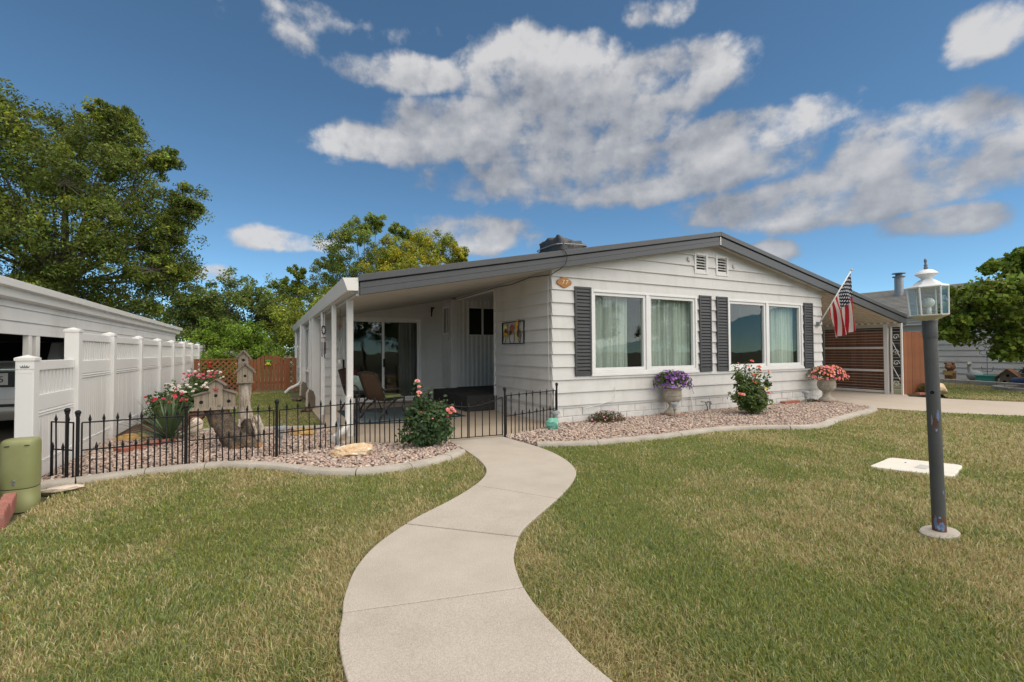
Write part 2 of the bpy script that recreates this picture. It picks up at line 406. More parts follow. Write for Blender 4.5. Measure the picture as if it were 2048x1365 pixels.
def flag_mat():
    m, N, L, B = nodemat('flag_print')
    uv = N.new('ShaderNodeUVMap'); uv.uv_map = 'UV'
    sp = N.new('ShaderNodeSeparateXYZ'); L.new(uv.outputs[0], sp.inputs[0])

    def mt(op, a, b=None):
        n = N.new('ShaderNodeMath'); n.operation = op
        for i, v in enumerate((a, b)):
            if v is None: continue
            if isinstance(v, (int, float)): n.inputs[i].default_value = v
            else: L.new(v, n.inputs[i])
        return n.outputs[0]
    u, v = sp.outputs[0], sp.outputs[1]      # u down the fly, v along the hoist from the tip
    stripe = mt('GREATER_THAN', mt('MODULO', mt('MULTIPLY', v, 13), 2), 1)
    c1 = N.new('ShaderNodeMix'); c1.data_type = 'RGBA'
    c1.inputs[6].default_value = (0.42, 0.012, 0.022, 1); c1.inputs[7].default_value = (0.66, 0.61, 0.56, 1)
    L.new(stripe, c1.inputs[0])
    cu, cv = mt('DIVIDE', u, 0.42), mt('DIVIDE', v, 7 / 13)
    canton = mt('MULTIPLY', mt('LESS_THAN', cu, 1), mt('LESS_THAN', cv, 1))
    su, sv = mt('MULTIPLY', cu, 6.0), mt('MULTIPLY', cv, 5.0)

    def stars(ou):
        fu = mt('SUBTRACT', mt('FRACT', mt('ADD', su, ou)), 0.5)
        fv = mt('SUBTRACT', mt('FRACT', mt('ADD', sv, ou)), 0.5)
        rr = mt('ADD', mt('MULTIPLY', fu, fu), mt('MULTIPLY', fv, fv))
        return mt('LESS_THAN', rr, 0.045)
    st = mt('MAXIMUM', stars(0.0), stars(0.5))
    c2 = N.new('ShaderNodeMix'); c2.data_type = 'RGBA'
    c2.inputs[6].default_value = (0.008, 0.010, 0.032, 1); c2.inputs[7].default_value = (0.70, 0.70, 0.70, 1)
    L.new(st, c2.inputs[0])
    c3 = N.new('ShaderNodeMix'); c3.data_type = 'RGBA'
    L.new(canton, c3.inputs[0]); L.new(c1.outputs[2], c3.inputs[6]); L.new(c2.outputs[2], c3.inputs[7])
    L.new(c3.outputs[2], B.inputs['Base Color'])
    B.inputs['Roughness'].default_value = 0.75
    out = N['Material Output']
    t = N.new('ShaderNodeBsdfTranslucent'); L.new(c3.outputs[2], t.inputs['Color'])
    x = N.new('ShaderNodeMixShader'); x.inputs[0].default_value = 0.25
    L.new(B.outputs[0], x.inputs[1]); L.new(t.outputs[0], x.inputs[2]); L.new(x.outputs[0], out.inputs[0])


flag_mat()

# ------------------------------------------------------------------ building helpers
ORIGIN = {}


def link(o, parent=None):
    COL.objects.link(o)
    if parent is not None:
        o.parent = parent
    return o


def thing(name, label, cat, loc=(0, 0, 0), group=None):
    o = bpy.data.objects.new(name, None)
    o.empty_display_size = 0.1
    o.location = loc
    link(o)
    o['label'] = label; o['category'] = cat
    if group: o['group'] = group
    ORIGIN[o.name] = Vector(loc)
    return o


def tag(o, label, cat, group=None, kind=None):
    if label: o['label'] = label
    if cat: o['category'] = cat
    if group: o['group'] = group
    if kind: o['kind'] = kind
    return o


def origin_of(o):
    while o is not None and o.parent is not None:
        o = o.parent
    return ORIGIN.get(o.name, Vector((0, 0, 0))) if o is not None else Vector((0, 0, 0))


class MB:
    def __init__(self):
        self.v = []; self.f = []; self.mi = []; self.cur = 0

    def add(self, vs, fs):
        b = len(self.v)
        self.v += [tuple(x) for x in vs]
        self.f += [tuple(i + b for i in f) for f in fs]
        self.mi += [self.cur] * len(fs)
        return self

    def box(self, x0, x1, y0, y1, z0, z1):
        vs = [(x, y, z) for z in (z0, z1) for y in (y0, y1) for x in (x0, x1)]
        return self.add(vs, [(0, 2, 3, 1), (4, 5, 7, 6), (0, 1, 5, 4), (2, 6, 7, 3), (0, 4, 6, 2), (1, 3, 7, 5)])

    def obox(self, c, size, rz=0.0, rx=0.0, ry=0.0):
        m = Matrix.Rotation(rz, 3, 'Z') @ Matrix.Rotation(ry, 3, 'Y') @ Matrix.Rotation(rx, 3, 'X')
        vs = []
        for z in (-.5, .5):
            for y in (-.5, .5):
                for x in (-.5, .5):
                    vs.append(Vector(c) + m @ Vector((x * size[0], y * size[1], z * size[2])))
        return self.add(vs, [(0, 2, 3, 1), (4, 5, 7, 6), (0, 1, 5, 4), (2, 6, 7, 3), (0, 4, 6, 2), (1, 3, 7, 5)])

    def prism(self, poly, d):
        """poly: 3d points in order, extruded by vector d"""
        n = len(poly); d = Vector(d)
        vs = [Vector(p) for p in poly] + [Vector(p) + d for p in poly]
        fs = [tuple(range(n - 1, -1, -1)), tuple(range(n, 2 * n))]
        fs += [(i, (i + 1) % n, n + (i + 1) % n, n + i) for i in range(n)]
        return self.add(vs, fs)

    def tube(self, pts, rad, n=8, cap=True, flat=1.0):
        pts = [Vector(p) for p in pts]
        if not hasattr(rad, '__len__'): rad = [rad] * len(pts)
        vs = []
        up = Vector((0, 0, 1))
        t0 = (pts[1] - pts[0]).normalized()
        a = t0.cross(up) if abs(t0.dot(up)) < 0.95 else t0.cross(Vector((1, 0, 0)))
        a.normalize()
        for i, p in enumerate(pts):
            t = (pts[min(i + 1, len(pts) - 1)] - pts[max(i - 1, 0)]).normalized()
            a = (a - t * a.dot(t))
            if a.length < 1e-6: a = t.orthogonal()
            a.normalize(); b = t.cross(a)
            for k in range(n):
                th = 2 * math.pi * k / n
                vs.append(p + a * (rad[i] * math.cos(th)) + b * (rad[i] * flat * math.sin(th)))
        fs = []
        for i in range(len(pts) - 1):
            for k in range(n):
                fs.append((i * n + k, i * n + (k + 1) % n, (i + 1) * n + (k + 1) % n, (i + 1) * n + k))
        if cap:
            fs.append(tuple(range(n - 1, -1, -1))); m = (len(pts) - 1) * n
            fs.append(tuple(range(m, m + n)))
        return self.add(vs, fs)

    def lathe(self, c, prof, n=20, squash=(1, 1), rot=0.0):
        """prof: list of (radius, z)"""
        vs = []
        for r, z in prof:
            for k in range(n):
                th = 2 * math.pi * k / n + rot
                vs.append((c[0] + r * squash[0] * math.cos(th), c[1] + r * squash[1] * math.sin(th), c[2] + z))
        fs = []
        for i in range(len(prof) - 1):
            for k in range(n):
                fs.append((i * n + k, i * n + (k + 1) % n, (i + 1) * n + (k + 1) % n, (i + 1) * n + k))
        fs.append(tuple(range(n - 1, -1, -1))); m = (len(prof) - 1) * n
        fs.append(tuple(range(m, m + n)))
        return self.add(vs, fs)

    def ball(self, c, r, n=12, m=7, sq=(1, 1, 1)):
        prof = [(max(1e-4, r * math.sin(math.pi * i / m)), -r * sq[2] * math.cos(math.pi * i / m)) for i in range(m + 1)]
        return self.lathe(c, prof, n, (sq[0], sq[1]))

    def mesh(self, name, mats, origin=Vector((0, 0, 0)), smooth=False):
        me = bpy.data.meshes.new(name)
        o = origin
        me.from_pydata([(p[0] - o[0], p[1] - o[1], p[2] - o[2]) for p in self.v], [], self.f)
        if isinstance(mats, str): mats = [mats]
        for m in mats: me.materials.append(MATS[m])
        if len(mats) > 1: me.polygons.foreach_set('material_index', self.mi)
        if smooth:
            me.polygons.foreach_set('use_smooth', [True] * len(me.polygons))
        me.update()
        return me

    def build(self, name, mats, parent=None, smooth=False, bevel=0.0, seg=2, angle=None, outward=True):
        me = self.mesh(name, mats, origin_of(parent) if parent is not None else Vector((0, 0, 0)), smooth)
        if outward:
            bm = bmesh.new(); bm.from_mesh(me)
            bmesh.ops.recalc_face_normals(bm, faces=bm.faces)
            bm.to_mesh(me); bm.free()
        o = link(bpy.data.objects.new(name, me), parent)
        if bevel:
            b = o.modifiers.new('edge', 'BEVEL'); b.width = bevel; b.segments = seg; b.limit_method = 'ANGLE'; b.angle_limit = R(35)
        if smooth and angle:
            try:
                me.set_sharp_from_angle(angle=R(angle))
            except Exception:
                pass
        return o


def piece(name, me, parent, loc, rz=0.0, scale=None, rot=None):
    """one more object on shared mesh data; loc in world coordinates"""
    o = bpy.data.objects.new(name, me)
    o.location = Vector(loc) - origin_of(parent)
    o.rotation_euler = rot if rot else (0, 0, rz)
    if scale: o.scale = scale
    return link(o, parent)


def np_mesh(name, V, F, mat_name, parent=None, cols=None, smooth=False, kind=None):
    """V (n,3), F (m,k) uniform polygon size, cols per vertex (n,3)"""
    V = np.asarray(V, np.float32); F = np.asarray(F, np.int32)
    if parent is not None:
        V = V - np.array(origin_of(parent), np.float32)
    me = bpy.data.meshes.new(name)
    me.vertices.add(len(V)); me.vertices.foreach_set('co', V.ravel())
    k = F.shape[1]
    me.loops.add(F.size); me.loops.foreach_set('vertex_index', F.ravel())
    me.polygons.add(len(F)); me.polygons.foreach_set('loop_start', np.arange(0, F.size, k, dtype=np.int32))
    try:
        me.polygons.foreach_set('loop_total', np.full(len(F), k, np.int32))
    except Exception:
        pass
    if smooth: me.polygons.foreach_set('use_smooth', np.ones(len(F), bool))
    me.update(calc_edges=True)
    me.materials.append(MATS[mat_name])
    if cols is not None:
        a = me.color_attributes.new('Col', 'FLOAT_COLOR', 'POINT')
        c = np.ones((len(V), 4), np.float32); c[:, :3] = np.clip(cols, 0, 1)
        a.data.foreach_set('color', c.ravel())
    o = link(bpy.data.objects.new(name, me), parent)
    if kind: o['kind'] = kind
    return o


def bez(pts, n=10):
    """Catmull-Rom through 2d or 3d points"""
    P = [np.array(p, float) for p in pts]
    P = [2 * P[0] - P[1]] + P + [2 * P[-1] - P[-2]]
    out = []
    for i in range(1, len(P) - 2):
        for t in np.linspace(0, 1, n, endpoint=False):
            a, b, c, d = P[i - 1], P[i], P[i + 1], P[i + 2]
            out.append(0.5 * ((2 * b) + (-a + c) * t + (2 * a - 5 * b + 4 * c - d) * t ** 2 + (-a + 3 * b - 3 * c + d) * t ** 3))
    out.append(P[-2])
    return [tuple(p) for p in out]


def inside(poly, X, Y):
    poly = np.asarray(poly, float); n = len(poly)
    r = np.zeros(len(X), bool); j = n - 1
    for i in range(n):
        xi, yi = poly[i]; xj, yj = poly[j]
        c = ((yi > Y) != (yj > Y))
        with np.errstate(divide='ignore', invalid='ignore'):
            r ^= c & (X < (xj - xi) * (Y - yi) / (yj - yi + 1e-12) + xi)
        j = i
    return r


def vnoise(X, Y, scale, seed=0):
    """smooth value noise 0..1"""
    g = np.random.default_rng(seed).random((64, 64))
    x, y = X * scale + 100.3, Y * scale + 57.7
    i, j = np.floor(x).astype(int), np.floor(y).astype(int)
    fx, fy = x - i, y - j
    fx, fy = fx * fx * (3 - 2 * fx), fy * fy * (3 - 2 * fy)
    a, b = g[i % 64, j % 64], g[(i + 1) % 64, j % 64]
    c, d = g[i % 64, (j + 1) % 64], g[(i + 1) % 64, (j + 1) % 64]
    return (a * (1 - fx) + b * fx) * (1 - fy) + (c * (1 - fx) + d * fx) * fy


def sheet(name, poly, z, mat_name, thick=0.0, parent=None, kind='structure'):
    """flat polygon triangulated (concave allowed), with sides down by thick"""
    bm = bmesh.new()
    vs = [bm.verts.new((p[0], p[1], z)) for p in poly]
    f = bm.faces.new(vs)
    if f.normal.z < 0: f.normal_flip()
    if thick:
        r = bmesh.ops.extrude_face_region(bm, geom=[f])
        for e in r['geom']:
            if isinstance(e, bmesh.types.BMVert): e.co.z -= thick
    bmesh.ops.recalc_face_normals(bm, faces=bm.faces)
    bmesh.ops.triangulate(bm, faces=[f for f in bm.faces if len(f.verts) > 4])
    me = bpy.data.meshes.new(name); bm.to_mesh(me); bm.free()
    me.materials.append(MATS[mat_name])
    o = link(bpy.data.objects.new(name, me), parent)
    if kind and parent is None: o['kind'] = kind
    return o


def text_mesh(name, body, size, mat_name, parent, loc, rot, depth=0.002, align='CENTER', shear=0.0):
    cu = bpy.data.curves.new(name, 'FONT')
    cu.body = body; cu.size = size; cu.extrude = depth; cu.align_x = align; cu.align_y = 'CENTER'; cu.shear = shear
    tmp = bpy.data.objects.new(name + '_tmp', cu)
    COL.objects.link(tmp)
    dg = bpy.context.evaluated_depsgraph_get(); dg.update()
    me = bpy.data.meshes.new_from_object(tmp.evaluated_get(dg))
    bpy.data.objects.remove(tmp)
    me.materials.clear(); me.materials.append(MATS[mat_name])
    o = bpy.data.objects.new(name, me)
    o.location = Vector(loc) - (origin_of(parent) if parent is not None else Vector((0, 0, 0)))
    o.rotation_euler = rot
    return link(o, parent)

# ------------------------------------------------------------------ ground, lawns, paths
walkL = bez([(1.05, -1.6), (0.62, -0.6), (0.36, 0.6), (0.27, 1.87), (0.32, 2.31), (0.37, 2.53), (0.47, 2.79), (0.65, 3.06), (0.96, 3.36), (1.33, 3.63), (1.64, 3.90), (1.88, 4.18), (2.03, 4.49), (2.13, 4.99), (2.18, 5.59), (2.19, 6.00)], 8)
walkR = bez([(2.0, -1.2), (1.55, -0.3), (1.22, 0.6), (1.12, 1.42), (1.12, 1.67), (1.15, 2.03), (1.25, 2.37), (1.36, 2.57), (1.53, 2.79), (1.76, 2.98), (2.16, 3.29), (2.56, 3.66), (2.80, 3.98), (2.97, 4.46), (3.04, 5.05), (2.97, 5.97)], 8)
kerbL = bez([(-1.86, 5.82), (-1.62, 5.84), (-1.19, 5.97), (-0.70, 5.97), (-0.33, 5.90), (0.10, 5.58), (0.50, 5.12), (0.93, 4.90), (1.40, 4.92), (1.83, 5.10), (2.09, 5.34)], 8)
kerbR = bez([(3.09, 5.24), (3.71, 5.00), (4.90, 4.87), (6.10, 4.90), (6.88, 4.64), (7.40, 4.38), (7.85, 4.36), (8.50, 4.55), (9.70, 4.80), (10.6, 4.96), (11.15, 5.25)], 8)
driveN = [(11.22, 5.20), (11.46, 4.20), (11.80, 3.70), (12.17, 3.25), (13.0, 2.0), (14.2, 0.0), (15.6, -2.4)]
driveF = [(19.2, -2.4), (17.3, 1.0), (15.9, 3.2), (15.08, 4.4), (14.75, 5.3), (14.6, 6.0), (15.3, 6.35), (15.3, 18.0)]

sheet('ground', [(-400, -400), (400, -400), (400, 400), (-400, 400)], -0.06, 'far_ground')
sheet('street', [(-60, -9.0), (80, -9.0), (80, -2.6), (-60, -2.6)], -0.045, 'asphalt')


def dense(poly, m=0.3):
    out = []
    for a, b in zip(poly, poly[1:] + poly[:1]):
        k = max(1, int(math.hypot(b[0] - a[0], b[1] - a[1]) / m))
        out += [(a[0] + (b[0] - a[0]) * i / k, a[1] + (b[1] - a[1]) * i / k) for i in range(k)]
    return out


lawn_left = [(-1.62, 5.60), (-1.62, 4.2), (-1.9, 2.0), (-2.4, -2.5)] + [(0.9, -2.5)] + walkL[:-8] + [(2.05, 5.22)] + [(p[0], p[1] - 0.06) for p in kerbL[::-1]][2:-3]
lawn_right = [(p[0], p[1]) for p in walkR[:-9]] + [(p[0], p[1] - 0.06) for p in kerbR] + driveN[1:] + [(15.6, -2.5), (2.1, -2.5)]
lawn_back = [(-0.95, 8.62), (0.0, 8.30), (0.82, 8.02), (0.84, 12.2), (0.62, 13.2), (0.62, 16.45), (-1.0, 16.45), (-1.05, 12.0)]
lawn_next = [(15.3, 4.55), (16.2, 3.1), (17.5, 1.0), (19.4, -2.4), (40, -2.4), (40, 3.5), (24.0, 6.0), (23.0, 8.4), (18.5, 7.0), (15.1, 5.4)]
for nm, pl in (('lawn', lawn_left), ('lawn', lawn_right), ('lawn', lawn_back), ('lawn', lawn_next)):
    sheet(nm, pl, 0.0, 'soil', 0.05)

# curved walk cut into slabs at its joints
walk = bpy.data.objects.new('walkway', None); link(walk); walk['kind'] = 'structure'; ORIGIN[walk.name] = Vector((0, 0, 0))


def nearest(line, p):
    return min(range(len(line)), key=lambda i: (line[i][0] - p[0]) ** 2 + (line[i][1] - p[1]) ** 2)


cutsL = [0] + [nearest(walkL, p) for p in ((0.33, 2.30), (0.89, 3.29), (1.67, 3.92))] + [len(walkL) - 1]
cutsR = [0] + [nearest(walkR, p) for p in ((1.16, 2.10), (1.46, 2.70), (2.12, 3.27))] + [len(walkR) - 1]
cutsL = [0] + [nearest(walkL, (0.40, 0.4))] + cutsL[1:]
cutsR = [0] + [nearest(walkR, (1.26, 0.45))] + cutsR[1:]
for i in range(len(cutsL) - 1):
    a = walkL[cutsL[i]:cutsL[i + 1] + 1]; b = walkR[cutsR[i]:cutsR[i + 1] + 1]
    def pull(line, s):
        l = list(line)
        d0 = Vector((l[1][0] - l[0][0], l[1][1] - l[0][1])).normalized() * 0.006
        d1 = Vector((l[-1][0] - l[-2][0], l[-1][1] - l[-2][1])).normalized() * 0.004
        l[0] = (l[0][0] + d0.x, l[0][1] + d0.y); l[-1] = (l[-1][0] - d1.x, l[-1][1] - d1.y)
        return l
    o = sheet('slab', pull(a, 1) + pull(b, 1)[::-1], 0.03 + 0.002 * (i % 2), 'concrete_walk', 0.09, parent=walk)
    bv = o.modifiers.new('edge', 'BEVEL'); bv.width = 0.006; bv.segments = 2; bv.limit_method = 'ANGLE'; bv.angle_limit = R(50)

patio = [(0.87, 6.62), (1.1, 6.38), (1.7, 6.16), (2.19, 6.02), (2.97, 5.99), (3.6, 6.2), (4.16, 6.46), (4.2, 11.7), (0.87, 11.7)]
sheet('patio', patio, 0.028, 'concrete_patio', 0.09)
sheet('driveway', driveN + driveF + [(11.76, 18.0), (11.76, 6.4)], 0.012, 'concrete_drive', 0.07)
sheet('garage_floor', [(-9, -3), (-2.12, -3), (-2.12, 21), (-9, 21)], -0.02, 'concrete_drive', 0.02)


def kerb(name, line, w=0.14, h=0.062, seg=9):
    root = bpy.data.objects.new(name, None); link(root); root['kind'] = 'structure'; ORIGIN[root.name] = Vector((0, 0, 0))
    n = len(line)
    for s in range(0, n - 1, seg):
        pts = line[s:min(n, s + seg + 1)]
        if len(pts) < 2: continue
        mb = MB(); vs = []; prof = [(-.5, -0.06), (-.5, 0.55), (-.40, 0.88), (0, 1.0), (.40, 0.96), (.5, 0.7), (.5, -0.06)]
        m = len(pts); k = len(prof)
        for i, p in enumerate(pts):
            q0 = pts[max(0, i - 1)]; q1 = pts[min(m - 1, i + 1)]
            t = Vector((q1[0] - q0[0], q1[1] - q0[1])).normalized(); nn = Vector((-t.y, t.x))
            sh = 0.004 if i == 0 else (-0.004 if i == m - 1 else 0)
            wob = 0.006 * math.sin(i * 2.1 + s)
            for (a, z) in prof:
                vs.append((p[0] + nn.x * (a * w + wob) + t.x * sh, p[1] + nn.y * (a * w + wob) + t.y * sh, z * h - 0.02 * (z < 0)))
        fs = [(i * k + j, i * k + j + 1, (i + 1) * k + j + 1, (i + 1) * k + j) for i in range(m - 1) for j in range(k - 1)]
        fs += [tuple(range(k)), tuple(range((m - 1) * k + k - 1, (m - 1) * k - 1, -1))]
        mb.add(vs, fs)
        mb.build('kerb_segment', 'concrete_kerb', root, smooth=True, angle=40)
    return root


kerb('kerb', kerbL)
kerb('kerb', kerbR)
kerb('kerb', bez([(-0.98, 8.60), (-0.4, 8.42), (0.2, 8.24), (0.84, 8.0)], 6), 0.11, 0.075)

bed_left = [(p[0], p[1] + 0.05) for p in kerbL] + [(2.16, 5.55), (2.17, 6.02), (1.1, 6.36), (0.87, 6.62), (0.86, 7.98), (0.0, 8.26), (-0.95, 8.55), (-1.1, 8.7), (-1.9, 8.3), (-1.9, 5.9)]
bed_right = [(p[0], p[1] + 0.05) for p in kerbR] + [(11.55, 6.0), (11.78, 6.53), (4.2, 6.53), (4.12, 6.42), (3.5, 6.13), (2.98, 5.97), (3.06, 5.4)]
sheet('gravel_bed', bed_left, 0.015, 'gravel_base', 0.06)
sheet('gravel_bed', bed_right, 0.0165, 'gravel_base', 0.06)
sheet('mulch_bed', [(-1.9, 8.2), (-1.05, 8.6), (-1.05, 16.45), (-1.9, 16.45)], 0.022, 'mulch', 0.06)

# loose stones
ico = bmesh.new(); bmesh.ops.create_icosphere(ico, subdivisions=1, radius=1.0)
ICO_V = np.array([v.co[:] for v in ico.verts]); ICO_F = np.array([[v.index for v in f.verts] for f in ico.faces]); ico.free()
STONE_COLS = np.array([(0.46, 0.33, 0.27), (0.50, 0.40, 0.33), (0.56, 0.48, 0.40), (0.36, 0.26, 0.23), (0.27, 0.21, 0.20), (0.60, 0.54, 0.47), (0.46, 0.30, 0.17), (0.22, 0.19, 0.19), (0.42, 0.30, 0.26)])
STONE_COLS = STONE_COLS * .68 + STONE_COLS.mean(0) * .32
STONE_P = np.array([.2, .2, .13, .14, .09, .08, .05, .04, .07])


def gravel(poly, n, z, name, label, size=(0.010, 0.024), seed=1):
    rg = np.random.default_rng(seed)
    P = np.array(poly); lo, hi = P.min(0), P.max(0)
    X = rg.uniform(lo[0], hi[0], n * 4); Y = rg.uniform(lo[1], hi[1], n * 4)
    k = inside(poly, X, Y); X, Y = X[k][:n], Y[k][:n]; n = len(X)
    V = ICO_V[None] * rg.uniform(0.72, 1.25, (n, len(ICO_V), 1))
    s = rg.uniform(size[0], size[1], n)[:, None] * np.stack([rg.uniform(.8, 1.5, n), rg.uniform(.7, 1.15, n), rg.uniform(.4, .85, n)], 1)
    V = V * s[:, None, :]
    th = rg.uniform(0, 6.283, n); ti = rg.normal(0, 0.35, n)
    c, sn = np.cos(ti)[:, None], np.sin(ti)[:, None]
    x, zz = V[..., 0] * c - V[..., 2] * sn, V[..., 0] * sn + V[..., 2] * c
    c, sn = np.cos(th)[:, None], np.sin(th)[:, None]
    V = np.stack([x * c - V[..., 1] * sn, x * sn + V[..., 1] * c, zz], -1)
    V += np.stack([X, Y, z + rg.uniform(0.0, 0.03, n)], -1)[:, None, :]
    F = (ICO_F[None] + (np.arange(n) * len(ICO_V))[:, None, None]).reshape(-1, 3)
    col = STONE_COLS[rg.choice(len(STONE_COLS), n, p=STONE_P / STONE_P.sum())] * rg.uniform(.85, 1.2, (n, 1))
    o = np_mesh(name, V.reshape(-1, 3), F, 'stone_bits', cols=np.repeat(col, len(ICO_V), 0), kind='stuff')
    tag(o, label, 'gravel')


gravel(bed_left, 13000, 0.02, 'gravel', 'pink and tan river gravel around the birdhouse stumps', seed=3)
gravel(bed_right, 19500, 0.02, 'gravel', 'pink and tan river gravel along the white house wall', seed=4)


# grass blades: dense near by, thinner and broader far off
def grass(poly, n, name, label, dmin, dmax, seed, dry=0.5, hgt=(0.018, 0.042), wk=1.0, holes=(), green=0.0):
    rg = np.random.default_rng(seed)
    P = np.array(poly)
    xs, ys = [], []
    got = 0
    a0 = np.arctan2(P[:, 0], P[:, 1])
    for _ in range(40):
        m = n
        d = np.exp(rg.uniform(math.log(dmin), math.log(dmax), m))
        a = rg.uniform(R(-38), R(80), m)
        X, Y = d * np.sin(a), d * np.cos(a)
        k = inside(poly, X, Y)
        for h in holes: k &= ~inside(h, X, Y)
        xs.append(X[k]); ys.append(Y[k]); got += k.sum()
        if got >= n: break
    X, Y = np.concatenate(xs)[:n], np.concatenate(ys)[:n]; n = len(X)
    d = np.hypot(X, Y)
    h = rg.uniform(hgt[0], hgt[1], n) * (0.9 + 0.3 * vnoise(X, Y, 1.7, 5))
    w = 0.0022 * wk * np.maximum(1.0, 0.25 + d / 3.4) * rg.uniform(.7, 1.3, n)
    th = rg.uniform(0, 6.283, n)
    lean = rg.uniform(0.15, 0.95, n)
    swirl = 6.283 * vnoise(X, Y, 0.8, 9)
    la = np.where(rg.random(n) < 0.3, swirl + rg.normal(0, .9, n), rg.uniform(0, 6.283, n))
    lx, ly = np.cos(la) * lean * h, np.sin(la) * lean * h
    dx, dy = np.cos(th) * w, np.sin(th) * w
    z0 = np.zeros(n)
    b0 = np.stack([X - dx, Y - dy, z0], 1); b1 = np.stack([X + dx, Y + dy, z0], 1)
    mx, my, mz = X + lx * .35, Y + ly * .35, h * 0.62
    m0 = np.stack([mx - dx * .8, my - dy * .8, mz], 1); m1 = np.stack([mx + dx * .8, my + dy * .8, mz], 1)
    t = np.stack([X + lx, Y + ly, h * (1.0 - 0.25 * lean)], 1)
    V = np.stack([b0, b1, m1, m0, t], 1).reshape(-1, 3)
    i = np.arange(n)[:, None] * 5
    F = np.concatenate([i + np.array([[0, 1, 2]]), i + np.array([[0, 2, 3]]), i + np.array([[3, 2, 4]])])
    patch = 0.55 * vnoise(X, Y, 0.75, 21) + 0.3 * vnoise(X, Y, 2.1, 22) + 0.25 * vnoise(X, Y, 6.0, 23)
    pd = np.clip((patch - 0.55) * 3.0 + dry, 0.04, 0.94)
    isdry = rg.random(n) < pd * 0.85
    g1, g2 = np.array([0.19, 0.245, 0.05]), np.array([0.35, 0.385, 0.115])
    d1, d2 = np.array([0.50, 0.43, 0.20]), np.array([0.66, 0.59, 0.34])
    u = rg.random((n, 1))
    col = np.where(isdry[:, None], d1 + (d2 - d1) * u, g1 + (g2 - g1) * u)
    hue = rg.random(n)
    bl = (~isdry) & (hue < .18 + .25 * vnoise(X, Y, .9, 77)); col[bl] *= np.array([.78, .92, 1.35])
    yl = (~isdry) & (hue > .82); col[yl] *= np.array([1.18, 1.10, .8])
    rd = isdry & (hue < .22); col[rd] *= np.array([.72, .58, .5])
    col = col * (1 - 0.12 * (1 - u))
    col[:, 1] += green * (~isdry)
    C = np.repeat(col, 5, 0).reshape(n, 5, 3)
    tip = np.where((rg.random(n) < 0.25)[:, None], d2[None], col)
    C[:, 4] = tip
    o = np_mesh(name, V, F, 'grass_blade', cols=C.reshape(-1, 3), kind='stuff')
    return tag(o, label, 'grass')


LID = [(5.50, 2.62), (6.16, 2.72), (6.40, 2.18), (5.76, 2.03)]
PAD = [(3.94 + 0.145 * math.cos(a), 1.47 + 0.085 * math.sin(a) - 0.1 * math.cos(a) * 0.4) for a in np.linspace(0, 6.283, 16)[:-1]]
grass(lawn_left, 150000, 'grass', 'patchy green and straw coloured grass left of the curved walk', 1.3, 9.0, 31, 0.66, wk=0.95)
grass(lawn_right, 215000, 'grass', 'patchy green and straw coloured grass around the lamp post', 1.3, 17, 32, 0.54, wk=0.95, holes=(LID, PAD))
grass(lawn_back, 30000, 'grass', 'short green grass behind the birdhouse stumps', 8, 17.5, 33, 0.16, (0.02, 0.04), 0.8)
grass(lawn_next, 24000, 'grass', 'dry grass beyond the concrete driveway', 13, 32, 34, 0.66, (0.03, 0.05), 0.8)

# ------------------------------------------------------------------ the white house
XC, Z0R, SL = 7.95, 3.56, 0.194
YF = 6.53
CRS = 0.2134


def zt(x):
    return Z0R - SL * abs(x - XC)


home = thing('mobile_home', 'long white lap sided single storey house with low grey edged gable roof and porch', 'house', (7.95, 6.53, 0))


def mapper(P0, ud, nd):
    P0, ud, nd = Vector(P0), Vector(ud), Vector(nd)
    return lambda u, o, z: P0 + ud * u + nd * o + Vector((0, 0, z))


def mbox(mb, M, u0, u1, o0, o1, z0, z1):
    vs = [M(u, o, z) for z in (z0, z1) for o in (o0, o1) for u in (u0, u1)]
    mb.add(vs, [(0, 2, 3, 1), (4, 5, 7, 6), (0, 1, 5, 4), (2, 6, 7, 3), (0, 4, 6, 2), (1, 3, 7, 5)])
    return mb


def clip_poly(poly, a, b):
    """keep z <= a + b*u"""
    out = []
    n = len(poly)
    for i in range(n):
        p, q = poly[i], poly[(i + 1) % n]
        dp, dq = a + b * p[0] - p[1], a + b * q[0] - q[1]
        if dp >= 0: out.append(p)
        if (dp >= 0) != (dq >= 0):
            t = dp / (dp - dq)
            out.append((p[0] + (q[0] - p[0]) * t, p[1] + (q[1] - p[1]) * t))
    return out


